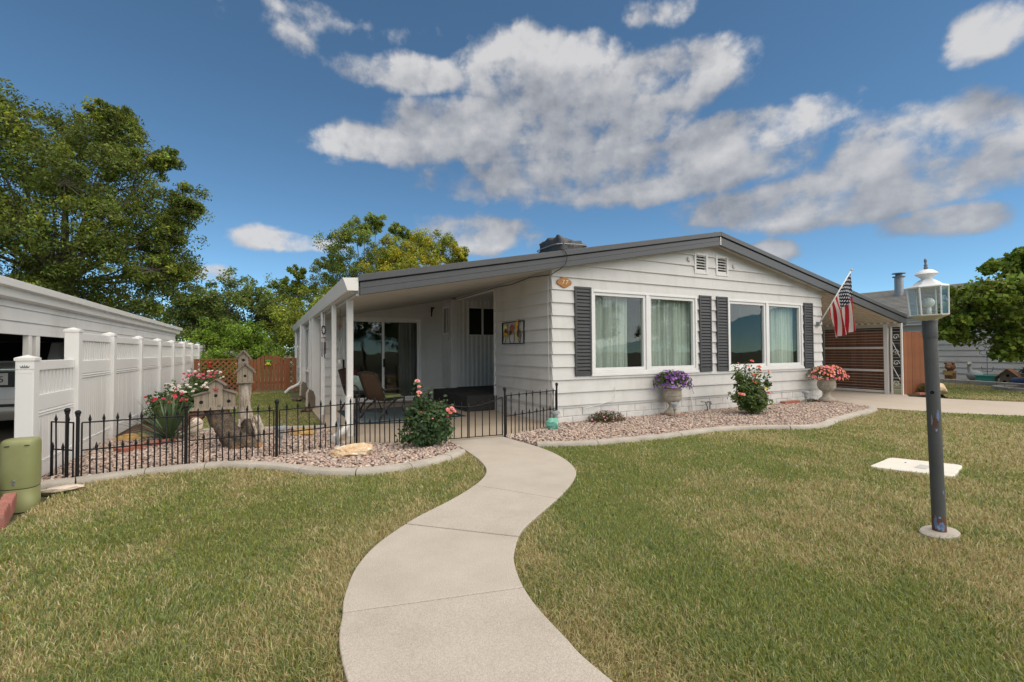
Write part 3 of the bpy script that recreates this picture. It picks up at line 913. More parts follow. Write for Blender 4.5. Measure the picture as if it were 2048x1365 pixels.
def siding(parent, M, u0, u1, zb, ztop, clips=(), holes=(), joints=(), lap=0.028, mat_name='siding', course=CRS):
    z = zb
    while z < ztop - 0.01:
        z1 = min(z + course, ztop)
        cuts = [u0] + [j for j in joints if u0 < j < u1] + [u1]
        for a, b in zip(cuts, cuts[1:]):
            rects = [(a + 0.001, b - 0.001, z, z1)]
            for (h0, h1, hz0, hz1) in holes:
                nr = []
                for (ra, rb, rz0, rz1) in rects:
                    if h1 <= ra or h0 >= rb or hz1 <= rz0 or hz0 >= rz1:
                        nr.append((ra, rb, rz0, rz1)); continue
                    if h0 > ra: nr.append((ra, h0, rz0, rz1))
                    if h1 < rb: nr.append((h1, rb, rz0, rz1))
                    m0, m1 = max(ra, h0), min(rb, h1)
                    if hz0 > rz0 + 0.004: nr.append((m0, m1, rz0, hz0))
                    if hz1 < rz1 - 0.004: nr.append((m0, m1, hz1, rz1))
                rects = nr
            for (ra, rb, rz0, rz1) in rects:
                if rb - ra < 0.01: continue
                poly = [(ra, rz0), (rb, rz0), (rb, rz1), (ra, rz1)]
                for (ca, cb) in clips:
                    poly = clip_poly(poly, ca, cb)
                    if len(poly) < 3: break
                if len(poly) < 3: continue
                n = len(poly)
                fr = [M(u, 0.003 + lap * (z + course - zz) / course, zz) for (u, zz) in poly]
                bk = [M(u, -0.03, zz) for (u, zz) in poly]
                mb = MB()
                mb.add(fr + bk, [tuple(range(n)), tuple(range(2 * n - 1, n - 1, -1))] + [(i, (i + 1) % n, n + (i + 1) % n, n + i) for i in range(n)])
                mb.build('siding_board', mat_name, parent)
        z = z1


MF = mapper((0, YF, 0), (1, 0, 0), (0, -1, 0))           # front gable wall, u = world x
MP = mapper((4.17, 0, 0), (0, 1, 0), (-1, 0, 0))         # porch side wall, u = world y
MQ = mapper((4.04, 0, 0), (0, 1, 0), (-1, 0, 0))
MD = mapper((0, 11.56, 0), (1, 0, 0), (0, -1, 0))        # wall with the sliding door
MS = mapper((1.10, 0, 0), (0, 1, 0), (-1, 0, 0))         # outer wall of the rear room

W1 = (4.94, 7.51, 0.835, 2.285)
W2 = (8.41, 10.96, 0.835, 2.285)
VENTS = ((7.459, 7.833, 2.735, 3.155), (8.075, 8.445, 2.735, 3.155))
clipF = ((Z0R - 0.17 - SL * XC, SL), (Z0R - 0.17 + SL * XC, -SL))
siding(home, MF, 4.15, 11.745, 0.322, 3.45, clipF, (W1, W2) + VENTS, (7.985,))
REC = (8.70, 10.90, 0.33, 2.47)
siding(home, MP, 6.53, 10.92, 0.322, 2.62, ((2.62, 0),), (REC,))
siding(home, MQ, 10.93, 11.56, 0.322, 2.62, (), ((11.03, 11.50, 1.66, 2.36),))
clipD = ((zt(0) - 0.24, SL),)
siding(home, MD, 1.10, 4.04, 0.03, 2.6, clipD, ((1.60, 3.47, 0.0, 2.06),))
siding(home, MS, 11.56, 19.3, 0.03, 2.0, (), ((13.3, 15.6, 0.72, 1.93), (16.6, 18.6, 0.72, 1.93)), mat_name='siding')

# painted block skirting under the laps, two courses
for M, ua, ub in ((MF, 4.17, 11.73), (MP, 6.53, 8.78), (MQ, 10.93, 11.56)):
    for row in range(2):
        zb = 0.0 + row * 0.137
        u = ua - (0.19 if row else 0.0)
        while u < ub - 0.01:
            a, b = max(ua, u) + 0.003, min(ub, u + 0.385) - 0.003
            if b - a > 0.03:
                mb = MB(); j = random.uniform(-0.003, 0.003)
                mbox(mb, M, a, b, -0.05, 0.004 + j, zb + 0.003, zb + 0.134)
                mb.build('block', 'painted_block', home, bevel=0.008)
            u += 0.388
    mb = MB(); mbox(mb, M, ua, ub, -0.06, -0.012, -0.02, 0.30); mbox(mb, M, ua, ub, -0.05, 0.012, 0.277, 0.323)
    mb.build('skirting_board', 'siding', home)

# plain outer shell out of view: right side, rear and inner backing
mb = MB()
mb.box(11.70, 11.74, 6.56, 19.3, 0, 2.75)
mb.box(1.08, 11.74, 19.26, 19.30, 0, 2.0)
mb.box(4.20, 11.70, 12.0, 12.04, 0, 2.9)
mb.build('shell_wall', 'trim_white', home)

# roof: deck, two-step grey fascia with a gap strip coloured near-black for its shadow, soffits
XL, XR, Y0, Y1 = 1.06, 15.27, 6.30, 19.35


def slope_strip(mb, xa, xb, y0, y1, d0, d1):
    """slab following the roof slope between depths d0 > d1 under the roof top; xa..xb on one side of the ridge"""
    poly = [(xa, y0, zt(xa) - d0), (xb, y0, zt(xb) - d0), (xb, y0, zt(xb) - d1), (xa, y0, zt(xa) - d1)]
    mb.prism(poly, (0, y1 - y0, 0))


mb = MB()
slope_strip(mb, XL + 0.01, XC, Y0 + 0.05, Y1, 0.10, 0.0); slope_strip(mb, XC, XR - 0.01, Y0 + 0.05, Y1, 0.10, 0.0)
roof = mb.build('roof', 'roofing', home)
for xa, xb in ((XL, XC), (XC, XR)):
    mb = MB(); slope_strip(mb, xa, xb, Y0 - 0.035, Y0 + 0.05, 0.083, -0.006); mb.build('drip_edge', 'fascia_grey', roof, bevel=0.006)
    mb = MB(); slope_strip(mb, xa + 0.01, xb, Y0 + 0.004, Y0 + 0.045, 0.102, 0.083); mb.build('fascia_shadow_gap', 'fascia_dark', roof)
    e = 0.02
    mb = MB(); slope_strip(mb, xa + (e if xa < 2 else 0), xb - (e if xb > 12 else 0), Y0 - 0.01, Y0 + 0.045, 0.175, 0.10); mb.build('fascia_board', 'fascia_grey', roof, bevel=0.003)
    mb = MB(); slope_strip(mb, xa + (e if xa < 2 else 0), xb - (e if xb > 12 else 0), Y0 - 0.018, Y0 + 0.045, 0.262, 0.178); mb.build('fascia_board', 'fascia_grey', roof, bevel=0.003)
mb = MB(); mb.box(XC - 0.014, XC + 0.008, Y0 - 0.022, Y0, zt(XC) - 0.26, zt(XC) - 0.1); mb.build('ridge_joint', 'trim_white', roof)
# ridge cap
mb = MB(); mb.prism([(XC - 0.16, 6.4, zt(XC - .16) + 0.005), (XC, 6.4, zt(XC) + 0.03), (XC + 0.16, 6.4, zt(XC + .16) + 0.005)], (0, 12.8, 0)); mb.build('ridge_cap', 'roofing', roof)
# porch soffit: narrow metal planks running with the slope
y = Y0 + 0.05
while y < 11.5:
    mb = MB(); slope_strip(mb, XL - 0.02, 4.15, y, y + 0.112, 0.262, 0.235); mb.build('soffit_plank', 'soffit', roof)
    y += 0.118
mb = MB(); slope_strip(mb, XL, 4.2, Y0 + 0.05, 11.56, 0.232, 0.11); mb.build('soffit_backing', 'soffit', roof)
mb = MB(); slope_strip(mb, 4.12, XC, Y0 + 0.046, YF + 0.02, 0.215, 0.11); slope_strip(mb, XC, 11.76, Y0 + 0.046, YF + 0.02, 0.215, 0.11)
mb.build('eave_soffit', 'soffit', roof)
# carport soffit: ribbed tan metal pans
y = Y0 + 0.06
while y < 14:
    mb = MB(); slope_strip(mb, 11.75, 15.05, y, y + 0.085, 0.262, 0.245); mb.build('soffit_plank', 'tan_metal', roof)
    y += 0.155
mb = MB(); slope_strip(mb, 11.75, 15.2, Y0 + 0.05, 18, 0.2495, 0.11); mb.build('soffit_backing', 'tan_metal', roof)

# white gutter fascia with a mitred corner along the porch side
def gut(mb, y0, y1):
    prof = [(0.865, 2.175), (1.06, 2.19), (1.06, 2.02), (0.925, 2.015)]
    mb.prism([(x, y0, z) for x, z in prof], (0, y1 - y0, 0))
gy = [6.285, 7.55, 9.8, 12.1, 14.4, 16.7, 19.35]
for a, b in zip(gy, gy[1:]):
    mb = MB(); gut(mb, a + 0.0015, b - 0.0015); mb.build('gutter', 'trim_white', home, bevel=0.004)

# porch posts with stained faces
for (x, yy, w, top) in ((1.075, 7.08, 0.085, 2.03), (0.99, 8.16, 0.07, 2.02), (0.985, 9.78, 0.075, 2.02), (0.985, 12.19, 0.12, 2.02), (0.985, 14.76, 0.09, 2.02), (1.0, 19.0, 0.09, 2.02)):
    mb = MB(); mb.box(x - w / 2, x + w / 2, yy - w / 2, yy + w / 2, 0.02, top + 0.03); mb.build('porch_post', 'trim_white', home, bevel=0.008)
mb = MB(); mb.box(0.93, 1.10, 11.50, 11.66, 0.02, 2.05); mb.build('corner_post', 'trim_white', home, bevel=0.006)
mb = MB(); mb.box(1.04, 1.075, 7.15, 7.19, 0.02, 2.04); mb.build('porch_post', 'trim_white', home, bevel=0.004)
# beam under the gutter
mb = MB(); mb.box(0.97, 1.06, 6.38, 19.2, 1.995, 2.05); mb.build('porch_beam', 'soffit', home)


def casing(mb, M, a, b, z0, z1, w, o0, o1):
    mbox(mb, M, a, a + w, o0, o1, z0, z1); mbox(mb, M, b - w, b, o0, o1, z0, z1)
    mbox(mb, M, a + w, b - w, o0, o1, z0, z0 + w); mbox(mb, M, a + w, b - w, o0, o1, z1 - w, z1)


def curtain(M, a, b, z0, z1, off, mat_name, parent, waves=9, amp=0.05):
    nu, nz = max(24, int((b - a) * 60)), 6
    V, F = [], []
    for i in range(nu + 1):
        t = i / nu; u = a + (b - a) * t
        for j in range(nz + 1):
            s = j / nz
            ph = t * waves * 6.283 + 1.9 * math.sin(t * waves * 1.7 + a) + 0.7 * math.sin(t * waves * 3.1 + 2 * b) + 0.35 * math.sin(2.5 * s + t * 9)
            o = off + amp * (0.6 + 0.4 * math.sin(t * waves * 2.3 + a * 5)) * math.sin(ph) + 0.3 * amp * math.sin(2.6 * ph + 1)
            V.append(M(u, o, z0 + (z1 - z0) * s))
    for i in range(nu):
        for j in range(nz):
            k = i * (nz + 1) + j
            F.append((k, k + nz + 1, k + nz + 2, k + 1))
    mb = MB(); mb.add(V, F)
    return mb.build('curtain', mat_name, parent, smooth=True, outward=False)


def front_window(W, curtains):
    a, b, z0, z1 = W
    mb = MB()
    casing(mb, MF, a, b, z0, z1, 0.045, -0.02, 0.034)
    c = (a + b) / 2 - 0.0
    mbox(mb, MF, c - 0.04, c + 0.04, -0.02, 0.033, z0 + 0.045, z1 - 0.045)
    mbox(mb, MF, a - 0.03, b + 0.03, -0.02, 0.046, z0 - 0.045, z0 - 0.001)
    win = mb.build('window', 'sash_white', home, bevel=0.005)
    for (pa, pb) in ((a + 0.047, c - 0.042), (c + 0.042, b - 0.047)):
        mb = MB(); casing(mb, MF, pa, pb, z0 + 0.047, z1 - 0.047, 0.05, -0.05, 0.012); mb.build('sash', 'sash_white', win, bevel=0.004)
        mb = MB(); mbox(mb, MF, pa + 0.048, pb - 0.048, -0.030, -0.024, z0 + 0.095, z1 - 0.095); mb.build('pane', 'window_glass', win)
    for (ca, cb, m, w) in curtains:
        curtain(MF, a + (b - a) * ca, a + (b - a) * cb, z0 - 0.02, z1 + 0.02, -0.17, m, win, w)
    return win


front_window(W1, ((0.02, 0.07, 'curtain_mint', 2), (0.06, 0.36, 'curtain_sheer', 9), (0.50, 0.88, 'curtain_sheer', 11), (0.84, 0.99, 'curtain_mint', 4)))
front_window(W2, ((0.02, 0.12, 'curtain_sheer', 4), (0.64, 0.82, 'curtain_sheer', 6), (0.78, 0.98, 'curtain_mint', 5)))
# room behind the front windows
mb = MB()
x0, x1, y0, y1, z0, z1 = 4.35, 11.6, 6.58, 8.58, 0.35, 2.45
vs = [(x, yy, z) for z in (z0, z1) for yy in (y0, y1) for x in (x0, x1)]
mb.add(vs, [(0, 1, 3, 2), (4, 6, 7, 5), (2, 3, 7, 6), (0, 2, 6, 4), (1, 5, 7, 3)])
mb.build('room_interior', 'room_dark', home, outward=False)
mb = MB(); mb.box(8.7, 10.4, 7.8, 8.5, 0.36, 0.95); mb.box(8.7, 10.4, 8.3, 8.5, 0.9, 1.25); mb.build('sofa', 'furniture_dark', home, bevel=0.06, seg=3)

# louvred shutters
slat = MB(); slat.prism([(0, -0.003, -0.030), (0, -0.024, -0.012), (0, -0.020, 0.026), (0, -0.003, 0.032)], (0.27, 0, 0))
slat_me = slat.mesh('shutter_slat', 'shutter_grey')
for (a, b) in ((4.588, 4.932), (7.565, 7.905), (8.062, 8.395), (11.005, 11.345)):
    z0, z1 = 0.805, 2.312
    mb = MB(); casing(mb, MF, a, b, z0, z1, 0.038, 0.018, 0.052); mbox(mb, MF, a + 0.02, b - 0.02, 0.016, 0.026, z0 + 0.02, z1 - 0.02)
    mbox(mb, MF, a + 0.038, b - 0.038, 0.02, 0.046, z0 + 0.038, z0 + 0.075)
    sh = mb.build('shutter', 'shutter_grey', home, bevel=0.004)
    n = 23
    for i in range(n):
        z = z0 + 0.115 + i * (z1 - z0 - 0.19) / (n - 1)
        piece('slat', slat_me, sh, (a + 0.038, YF - 0.024, z), scale=((b - a - 0.076) / 0.27, 1, 1))

# gable vents
for (a, b, z0, z1) in VENTS:
    mb = MB(); casing(mb, MF, a, b, z0, z1, 0.05, -0.03, 0.036); mbox(mb, MF, a + 0.05, b - 0.05, -0.03, 0.02, z0 + 0.05, z0 + 0.095)
    v = mb.build('gable_vent', 'trim_white', home, bevel=0.005)
    mb = MB(); mbox(mb, MF, a + 0.04, b - 0.04, -0.12, -0.10, z0 + 0.04, z1 - 0.04); mb.build('vent_back', 'fascia_dark', v)
    for i in range(5):
        z = z0 + 0.125 + i * 0.056
        mb = MB(); vs = [MF(u, o, zz) for u in (a + 0.05, b - 0.05) for (o, zz) in ((0.02, z), (0.024, z + 0.008), (-0.05, z + 0.052), (-0.055, z + 0.044))]
        mb.add(vs, [(0, 1, 2, 3), (7, 6, 5, 4), (0, 4, 5, 1), (1, 5, 6, 2), (2, 6, 7, 3), (3, 7, 4, 0)])
        mb.build('louvre', 'trim_white', v)
for (u, z) in ((7.31, 3.0), (8.62, 2.96)):
    mb = MB(); p = MF(u, 0.030, z)
    mb.tube([p, p + Vector((0, -0.018, 0))], [0.05, 0.045], 14); mb.tube([p + Vector((0, -0.016, 0)), p + Vector((0, -0.024, 0))], [0.03, 0.026], 12)
    mb.build('eave_lamp_plate', 'siding', home, smooth=True, angle=40)

# recessed entry: ribbed white panel with a two-light window, jambs, carpeted step
MR = mapper((0, 10.90, 0), (1, 0, 0), (0, -1, 0))
HOLE = (4.46, 5.42, 1.62, 2.34)
ribs = MB()
prof = []
uu = 4.17
while uu < 6.0:
    prof += [(uu, 0.0), (uu + 0.045, 0.0), (uu + 0.06, 0.024), (uu + 0.10, 0.024), (uu + 0.115, 0.0)]
    uu += 0.1155
def rib_part(za, zb, ua, ub):
    p = [(max(ua, min(ub, a)), o) for a, o in prof if ua - 0.06 < a < ub + 0.06]
    vs = [MR(a, o, z) for a, o in p for z in (za, zb)]
    ribs.add(vs, [(2 * i, 2 * i + 2, 2 * i + 3, 2 * i + 1) for i in range(len(p) - 1)])
rib_part(0.3, HOLE[2], 4.19, 5.9); rib_part(HOLE[3], 2.6, 4.19, 5.9); rib_part(HOLE[2], HOLE[3], 4.19, HOLE[0]); rib_part(HOLE[2], HOLE[3], HOLE[1], 5.9)
ribs.build('ribbed_panel', 'trim_white', home, outward=False)
mb = MB(); casing(mb, MR, HOLE[0], HOLE[1], HOLE[2], HOLE[3], 0.03, -0.02, 0.035); c = 4.86; mbox(mb, MR, c - 0.02, c + 0.02, -0.02, 0.033, HOLE[2] + 0.03, HOLE[3] - 0.03)
w = mb.build('window', 'sash_white', home, bevel=0.004)
for a, b in ((HOLE[0] + 0.03, c - 0.02), (c + 0.02, HOLE[1] - 0.03)):
    mb = MB(); mbox(mb, MR, a, b, 0.0, 0.006, HOLE[2] + 0.03, HOLE[3] - 0.03); mb.build('pane', 'door_glass', w)
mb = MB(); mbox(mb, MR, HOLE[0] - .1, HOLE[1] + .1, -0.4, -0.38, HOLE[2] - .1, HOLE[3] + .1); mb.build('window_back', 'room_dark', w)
mb = MB()
mb.box(5.9, 5.95, 8.62, 10.98, 0.33, 2.6); mb.box(4.20, 5.93, 8.62, 8.70, 0.33, 2.6); mb.box(4.20, 5.95, 8.62, 10.98, 2.50, 2.6)
mb.build('entry_wall', 'trim_white', home)
mb = MB()
mb.box(4.03, 4.19, 10.87, 10.93, 0.31, 2.50); mb.box(4.135, 4.19, 8.67, 8.71, 0.33, 2.50); mb.box(4.13, 4.20, 8.67, 10.93, 2.465, 2.52)
mb.build('entry_jamb', 'trim_white', home, bevel=.004)
mb = MB(); mb.box(4.16, 5.9, 8.70, 10.90, 0.30, 0.36); mb.box(3.55, 4.165, 8.72, 10.86, 0.03, 0.345); mb.build('carpeted_step', 'carpet_grey', home, bevel=0.02, seg=3)
mb = MB(); mb.box(3.62, 3.9, 10.95, 11.25, 0.03, 0.36); mb.build('utility_box', 'trim_white', home, bevel=0.01)
# small window between entry and door
mb = MB(); casing(mb, MQ, 11.03, 11.50, 1.66, 2.36, 0.035, -0.02, 0.03); mbox(mb, MQ, 11.22, 11.25, -0.02, 0.028, 1.695, 2.325)
w = mb.build('window', 'sash_white', home, bevel=0.003)
for a, b in ((11.065, 11.22), (11.25, 11.465)):
    mb = MB(); mbox(mb, MQ, a, b, -0.012, -0.006, 1.695, 2.325); mb.build('pane', 'door_glass', w)
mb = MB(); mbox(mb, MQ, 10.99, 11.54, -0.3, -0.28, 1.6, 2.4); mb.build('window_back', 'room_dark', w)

# sliding glass door
mb = MB(); casing(mb, MD, 1.60, 3.47, 0.03, 2.06, 0.05, -0.06, 0.03)
door = mb.build('sliding_door', 'sash_white', home, bevel=0.004)
for (a, b, o) in ((1.652, 2.56, -0.035), (2.50, 3.418, -0.005)):
    mb = MB(); casing(mb, MD, a, b, 0.082, 2.008, 0.055, o - 0.014, o + 0.014); s_ = mb.build('door_leaf', 'sash_white', door, bevel=0.003)
    mb = MB(); mbox(mb, MD, a + 0.053, b - 0.053, o - 0.003, o + 0.003, 0.135, 1.955); mb.build('pane', 'door_glass', door)
for u in (1.61, 2.545):
    mb = MB(); mbox(mb, MD, u - 0.02, u + 0.02, 0.012, 0.06, 0.86, 1.06); mb.build('handle', 'black_iron', door, bevel=0.008)
curtain(MD, 2.95, 3.46, 0.06, 2.02, -0.22, 'curtain_white', door, 7)
curtain(MD, 1.62, 1.80, 0.06, 2.02, -0.22, 'curtain_white', door, 3)
mb = MB()
x0, x1, y0, y1, z0, z1 = 1.16, 4.0, 11.6, 15.2, 0.04, 2.04
vs = [(x, yy, z) for z in (z0, z1) for yy in (y0, y1) for x in (x0, x1)]
mb.add(vs, [(0, 1, 3, 2), (4, 6, 7, 5), (2, 3, 7, 6), (0, 2, 6, 4), (1, 5, 7, 3)])
mb.build('room_interior', 'room_wall', home, outward=False)
mb = MB(); mb.box(2.75, 3.0, 12.1, 12.6, 0.05, 0.62); mb.build('cabinet', 'wood_cabinet', home, bevel=0.01)
mb = MB(); mb.box(1.4, 2.3, 14.2, 15.0, 0.05, 0.45); mb.box(1.4, 2.3, 14.8, 15.0, 0.4, 0.95); mb.build('sofa', 'goose_grey', home, bevel=0.05, seg=3)
mb = MB(); mb.box(2.3, 2.62, 15.12, 15.18, 1.05, 1.55); mb.build('wall_picture', 'furniture_dark', home, bevel=0.006)

# windows of the rear room along the side lawn
for (a, b) in ((13.3, 15.6), (16.6, 18.6)):
    mb = MB(); casing(mb, MS, a, b, 0.72, 1.93, 0.06, -0.02, 0.04); mbox(mb, MS, (a + b) / 2 - .035, (a + b) / 2 + .035, -0.02, 0.035, .78, 1.87); mbox(mb, MS, a - .04, b + .04, -.02, .07, .675, .72)
    w = mb.build('window', 'sash_white', home, bevel=0.004)
    for p, q in ((a + .06, (a + b) / 2 - .035), ((a + b) / 2 + .035, b - .06)):
        mb = MB(); mbox(mb, MS, p, q, -0.012, -0.006, .78, 1.87); mb.build('pane', 'door_glass', w)
    curtain(MS, a + .1, b - .1, .75, 1.9, -.12, 'curtain_white', w, 8)

# downspouts, wires and conduits
def pipe(name, pts, r, m, parent, n=8, flat=1.0):
    mb = MB(); mb.tube(pts, r, n, flat=flat); return mb.build(name, m, parent, smooth=True, angle=50)
pipe('downspout', [(0.93, 15.0, 2.02), (0.93, 15.0, 0.42), (0.86, 15.0, 0.30), (0.62, 15.1, 0.17), (0.52, 15.15, 0.06)], 0.045, 'trim_white', home)
pipe('downspout', [(1.05, 7.02, 0.60), (1.05, 7.02, 0.22), (0.98, 6.95, 0.14), (0.80, 6.62, 0.085)], 0.047, 'trim_white', home)
pipe('wire', bez([(4.14, 6.50, 2.48), (4.15, 6.38, 2.51), (4.16, 6.25, 2.545), (4.238, 6.24, 2.62), (4.27, 6.24, 2.75), (4.21, 6.25, 2.84), (4.20, 6.36, 2.85)], 4), 0.006, 'black_iron', home, 5)
pipe('wire', [(4.13, 6.55, 2.48), (4.13, 7.2, 2.53), (4.12, 7.9, 2.49), (4.13, 8.5, 2.52), (4.13, 9.6, 2.51), (4.13, 10.9, 2.50)], 0.007, 'black_iron', home, 5)
pipe('wire', [(4.135, 6.60, 2.45), (4.14, 6.62, 1.9), (4.135, 6.60, 1.2), (4.14, 6.60, 0.35)], 0.006, 'trim_white', home, 5)
pipe('wire', [(4.01, 11.02, 2.3), (4.01, 11.0, 1.6), (4.0, 11.03, 1.52), (4.0, 11.1, 1.54)], 0.008, 'goose_grey', home, 5)
pipe('conduit', [(7.28, 6.47, 0.34), (7.30, 6.46, 0.10), (7.31, 6.44, 0.02)], 0.014, 'trim_white', home, 6)
pipe('conduit', [(7.14, 6.48, 0.64), (7.32, 6.48, 0.48), (7.36, 6.47, 0.38)], 0.006, 'goose_grey', home, 5)
pipe('conduit', [(7.55, 6.47, 0.22), (7.66, 6.46, 0.21), (7.70, 6.45, 0.12), (7.69, 6.44, 0.03)], 0.008, 'black_iron', home, 6)
pipe('faucet', [(7.78, 6.52, 0.20), (7.80, 6.45, 0.21), (7.80, 6.43, 0.16)], 0.016, 'galvanised', home, 8)
pipe('faucet_riser', [(7.80, 6.47, 0.0), (7.80, 6.47, 0.2)], 0.012, 'galvanised', home, 8)
pipe('wire', [(4.75, 6.49, 0.26), (5.0, 6.485, 0.29), (5.3, 6.48, 0.35), (5.42, 6.48, 0.40), (5.42, 6.48, 0.6)], 0.006, 'trim_white', home, 5)
# plant hook bracket in the porch corner
mb = MB(); mbox(mb, MD, 3.72, 3.75, 0.02, 0.035, 2.12, 2.36); mb.tube([MD(3.735, 0.03, 2.32), MD(3.735, 0.2, 2.34), MD(3.735, 0.24, 2.30)], 0.012, 6); mb.tube([MD(3.735, 0.03, 2.18), MD(3.735, 0.16, 2.33)], 0.009, 6)
mb.build('plant_hook', 'black_iron', home)

# carport side: posts, beam, slatted screen, scroll panel (their own structure beside the drive)
cp = thing('carport_screen', 'white framed carport side screen of thin horizontal wires with scrollwork end panel', 'screen', (15.0, 6.6, 0))
SX = 15.0
mat('wire_tan', (0.55, 0.48, 0.40), .6, .1, 9)
def cbar(name, y0, y1, z0, z1, w=0.05, m='trim_white', bev=0.006):
    mb = MB(); mb.box(SX - w / 2, SX + w / 2, y0, y1, z0, z1); return mb.build(name, m, cp, bevel=bev)
cbar('post', 6.60, 6.70, 0.0, 1.92, 0.09)
cbar('post', 6.515, 6.555, 0.0, 1.92, 0.05)
cbar('post', 6.28, 6.32, 0.0, 1.92, 0.05)
cbar('post', 8.25, 8.30, 0.0, 1.88, 0.05, 'galvanised')
cbar('beam', 6.32, 15.0, 1.82, 1.93, 0.06, 'tan_metal')
for z in (1.264, 0.64, 0.07):
    cbar('rail', 6.70, 8.25, z - 0.03, z + 0.03, 0.04); cbar('rail', 8.30, 12.5, z - 0.03, z + 0.03, 0.04, 'galvanised')
z = 0.14
while z < 1.80:
    if min(abs(z - 1.264), abs(z - 0.64)) > 0.05:
        cbar('wire', 6.69, 8.26, z - 0.0045, z + 0.0045, 0.009, 'wire_tan', 0); cbar('wire', 8.29, 12.5, z - 0.0045, z + 0.0045, 0.009, 'wire_tan', 0)
        cbar('wire', 6.32, 6.515, z - 0.005, z + 0.005, 0.01, 'tan_metal', 0)
    z += 0.078
for z0_, flip in ((0.30, 1), (0.85, -1), (1.15, 1), (1.55, -1)):
    pts = [(SX - 0.02, 6.42 + (0.075 - 0.006 * i) * math.cos(i * 0.75) * flip, z0_ + (0.085 - 0.007 * i) * math.sin(i * 0.75)) for i in range(11)]
    mb = MB(); mb.tube(pts, 0.008, 5); mb.build('scroll', 'trim_white', cp)
for za, zb in ((0.40, 0.75), (1.02, 1.42)):
    mb = MB(); mb.tube([(SX - 0.02, 6.34, za), (SX - 0.02, 6.50, zb)], 0.009, 5); mb.build('twisted_bar', 'trim_white', cp)
sc = MB(); sc.lathe((0, 0, 0), [(0.0001, -0.035), (0.03, -0.03), (0.042, 0.0), (0.035, 0.02), (0.0001, 0.03)], 10)
sc_me = sc.mesh('pan_end', 'trim_white', smooth=True)
yy = 6.42
while yy < 10:
    piece('pan_end', sc_me, cp, (SX - 0.06, yy, 1.945)); yy += 0.155

# reddish board fences beside the carport
bf = thing('board_fence', 'reddish brown vertical board fence behind the wire carport screen', 'fence', (15.5, 6.5, 0))
bd = MB(); bd.box(-0.011, 0.011, 0, 0.138, 0, 1.72); bd_me = bd.mesh('board', 'brown_shaded')
yy = 6.75
while yy < 13.5:
    piece('board', bd_me, bf, (15.45 + random.uniform(-.006, .006), yy, 0.03 + random.uniform(-.01, .01))); yy += 0.143
mb = MB(); mb.box(15.47, 15.51, 6.75, 13.5, 0.3, 0.39); mb.build('rail', 'brown_shaded', bf)
mb = MB(); mb.box(15.47, 15.51, 6.75, 13.5, 1.35, 1.44); mb.build('rail', 'brown_shaded', bf)
bf = thing('board_fence', 'short reddish brown board fence panel joining the scrollwork post', 'fence', (15.2, 6.4, 0))
bd = MB(); bd.box(0, 0.138, -0.011, 0.011, 0, 1.70); bd_me = bd.mesh('board', 'brown_wood')
for i in range(9):
    piece('board', bd_me, bf, (15.06 + i * 0.141, 6.34 + random.uniform(-.004, .004), random.uniform(-.012, .008)))
mb = MB(); mb.box(15.06, 16.33, 6.355, 6.395, 1.3, 1.39); mb.build('rail', 'brown_wood', bf)
mb = MB(); mb.box(15.06, 16.33, 6.355, 6.395, 0.3, 0.39); mb.build('rail', 'brown_wood', bf)

# ------------------------------------------------------------------ white vinyl fence
vf = thing('vinyl_fence', 'tall white vinyl privacy fence with picket top and stepped down front panel', 'fence', (-1.95, 5.95, 0))
VX = -1.95


def vpost(y, top):
    mb = MB(); mb.box(VX - 0.064, VX + 0.064, y - 0.064, y + 0.064, -0.02, top - 0.035)
    p = mb.build('post', 'vinyl_white', vf, bevel=0.006)
    mb = MB(); mb.box(VX - 0.072, VX + 0.072, y - 0.072, y + 0.072, top - 0.05, top - 0.022)
    a = [(VX + sx * 0.072, y + sy * 0.072, top - 0.022) for sx, sy in ((-1, -1), (1, -1), (1, 1), (-1, 1))]
    mb.add(a + [(VX, y, top + 0.006)], [(0, 1, 4), (1, 2, 4), (2, 3, 4), (3, 0, 4)])
    mb.build('post_cap', 'vinyl_white', p, bevel=0.003)
    return p


board = MB(); board.prism([(-.013, -.0368, 0), (.012, -.0368, 0), (.019, -.031, 0), (.019, .031, 0), (.012, .0368, 0), (-.013, .0368, 0)], (0, 0, 1)); board_me = board.mesh('fence_board', 'vinyl_white')
pk = MB(); pk.box(-0.012, 0.012, -0.019, 0.019, 0, 1); pk_me = pk.mesh('fence_picket', 'vinyl_white')


def vrail(y0, y1, z0, z1, w=0.055):
    mb = MB(); mb.box(VX - w / 2, VX + w / 2, y0, y1, z0, z1); mb.build('rail', 'vinyl_white', vf, bevel=0.006)


def vpanel(y0, y1, top, fine=True):
    a, b = y0 + 0.064, y1 - 0.064
    vrail(a, b, top - 0.095, top - 0.0)                     # top rail
    lt = top - 0.33
    vrail(a, b, lt - 0.155, lt)                             # broad middle rail with two beads
    for k in (0.175, 0.20):
        vrail(a, b, lt - k - 0.008, lt - k + 0.008, 0.062)
    vrail(a, b, 0.03, 0.16)
    for k in (0.172, 0.19):
        vrail(a, b, k - 0.004, k + 0.004, 0.06)
    n = int((b - a) / 0.074)
    for i in range(n):
        piece('board', board_me, vf, (VX + random.uniform(-.0015, .0015), a + (i + 0.5) * (b - a) / n, 0.15), scale=(1, (b - a) / n / 0.0745, lt - 0.29))
    m = int((b - a) / 0.092)
    for i in range(m):
        piece('picket', pk_me, vf, (VX, a + (i + 0.5) * (b - a) / m, lt - 0.01), scale=(1, 1, 0.255))


VY = [5.95, 7.12, 8.54, 10.22, 11.88, 13.45, 15.08, 16.66, 18.2, 19.8]
for i, y in enumerate(VY):
    p0 = vpost(y, 1.215 if i == 0 else 1.525)
for i in range(len(VY) - 1):
    vpanel(VY[i], VY[i + 1], 1.165 if i == 0 else 1.475)
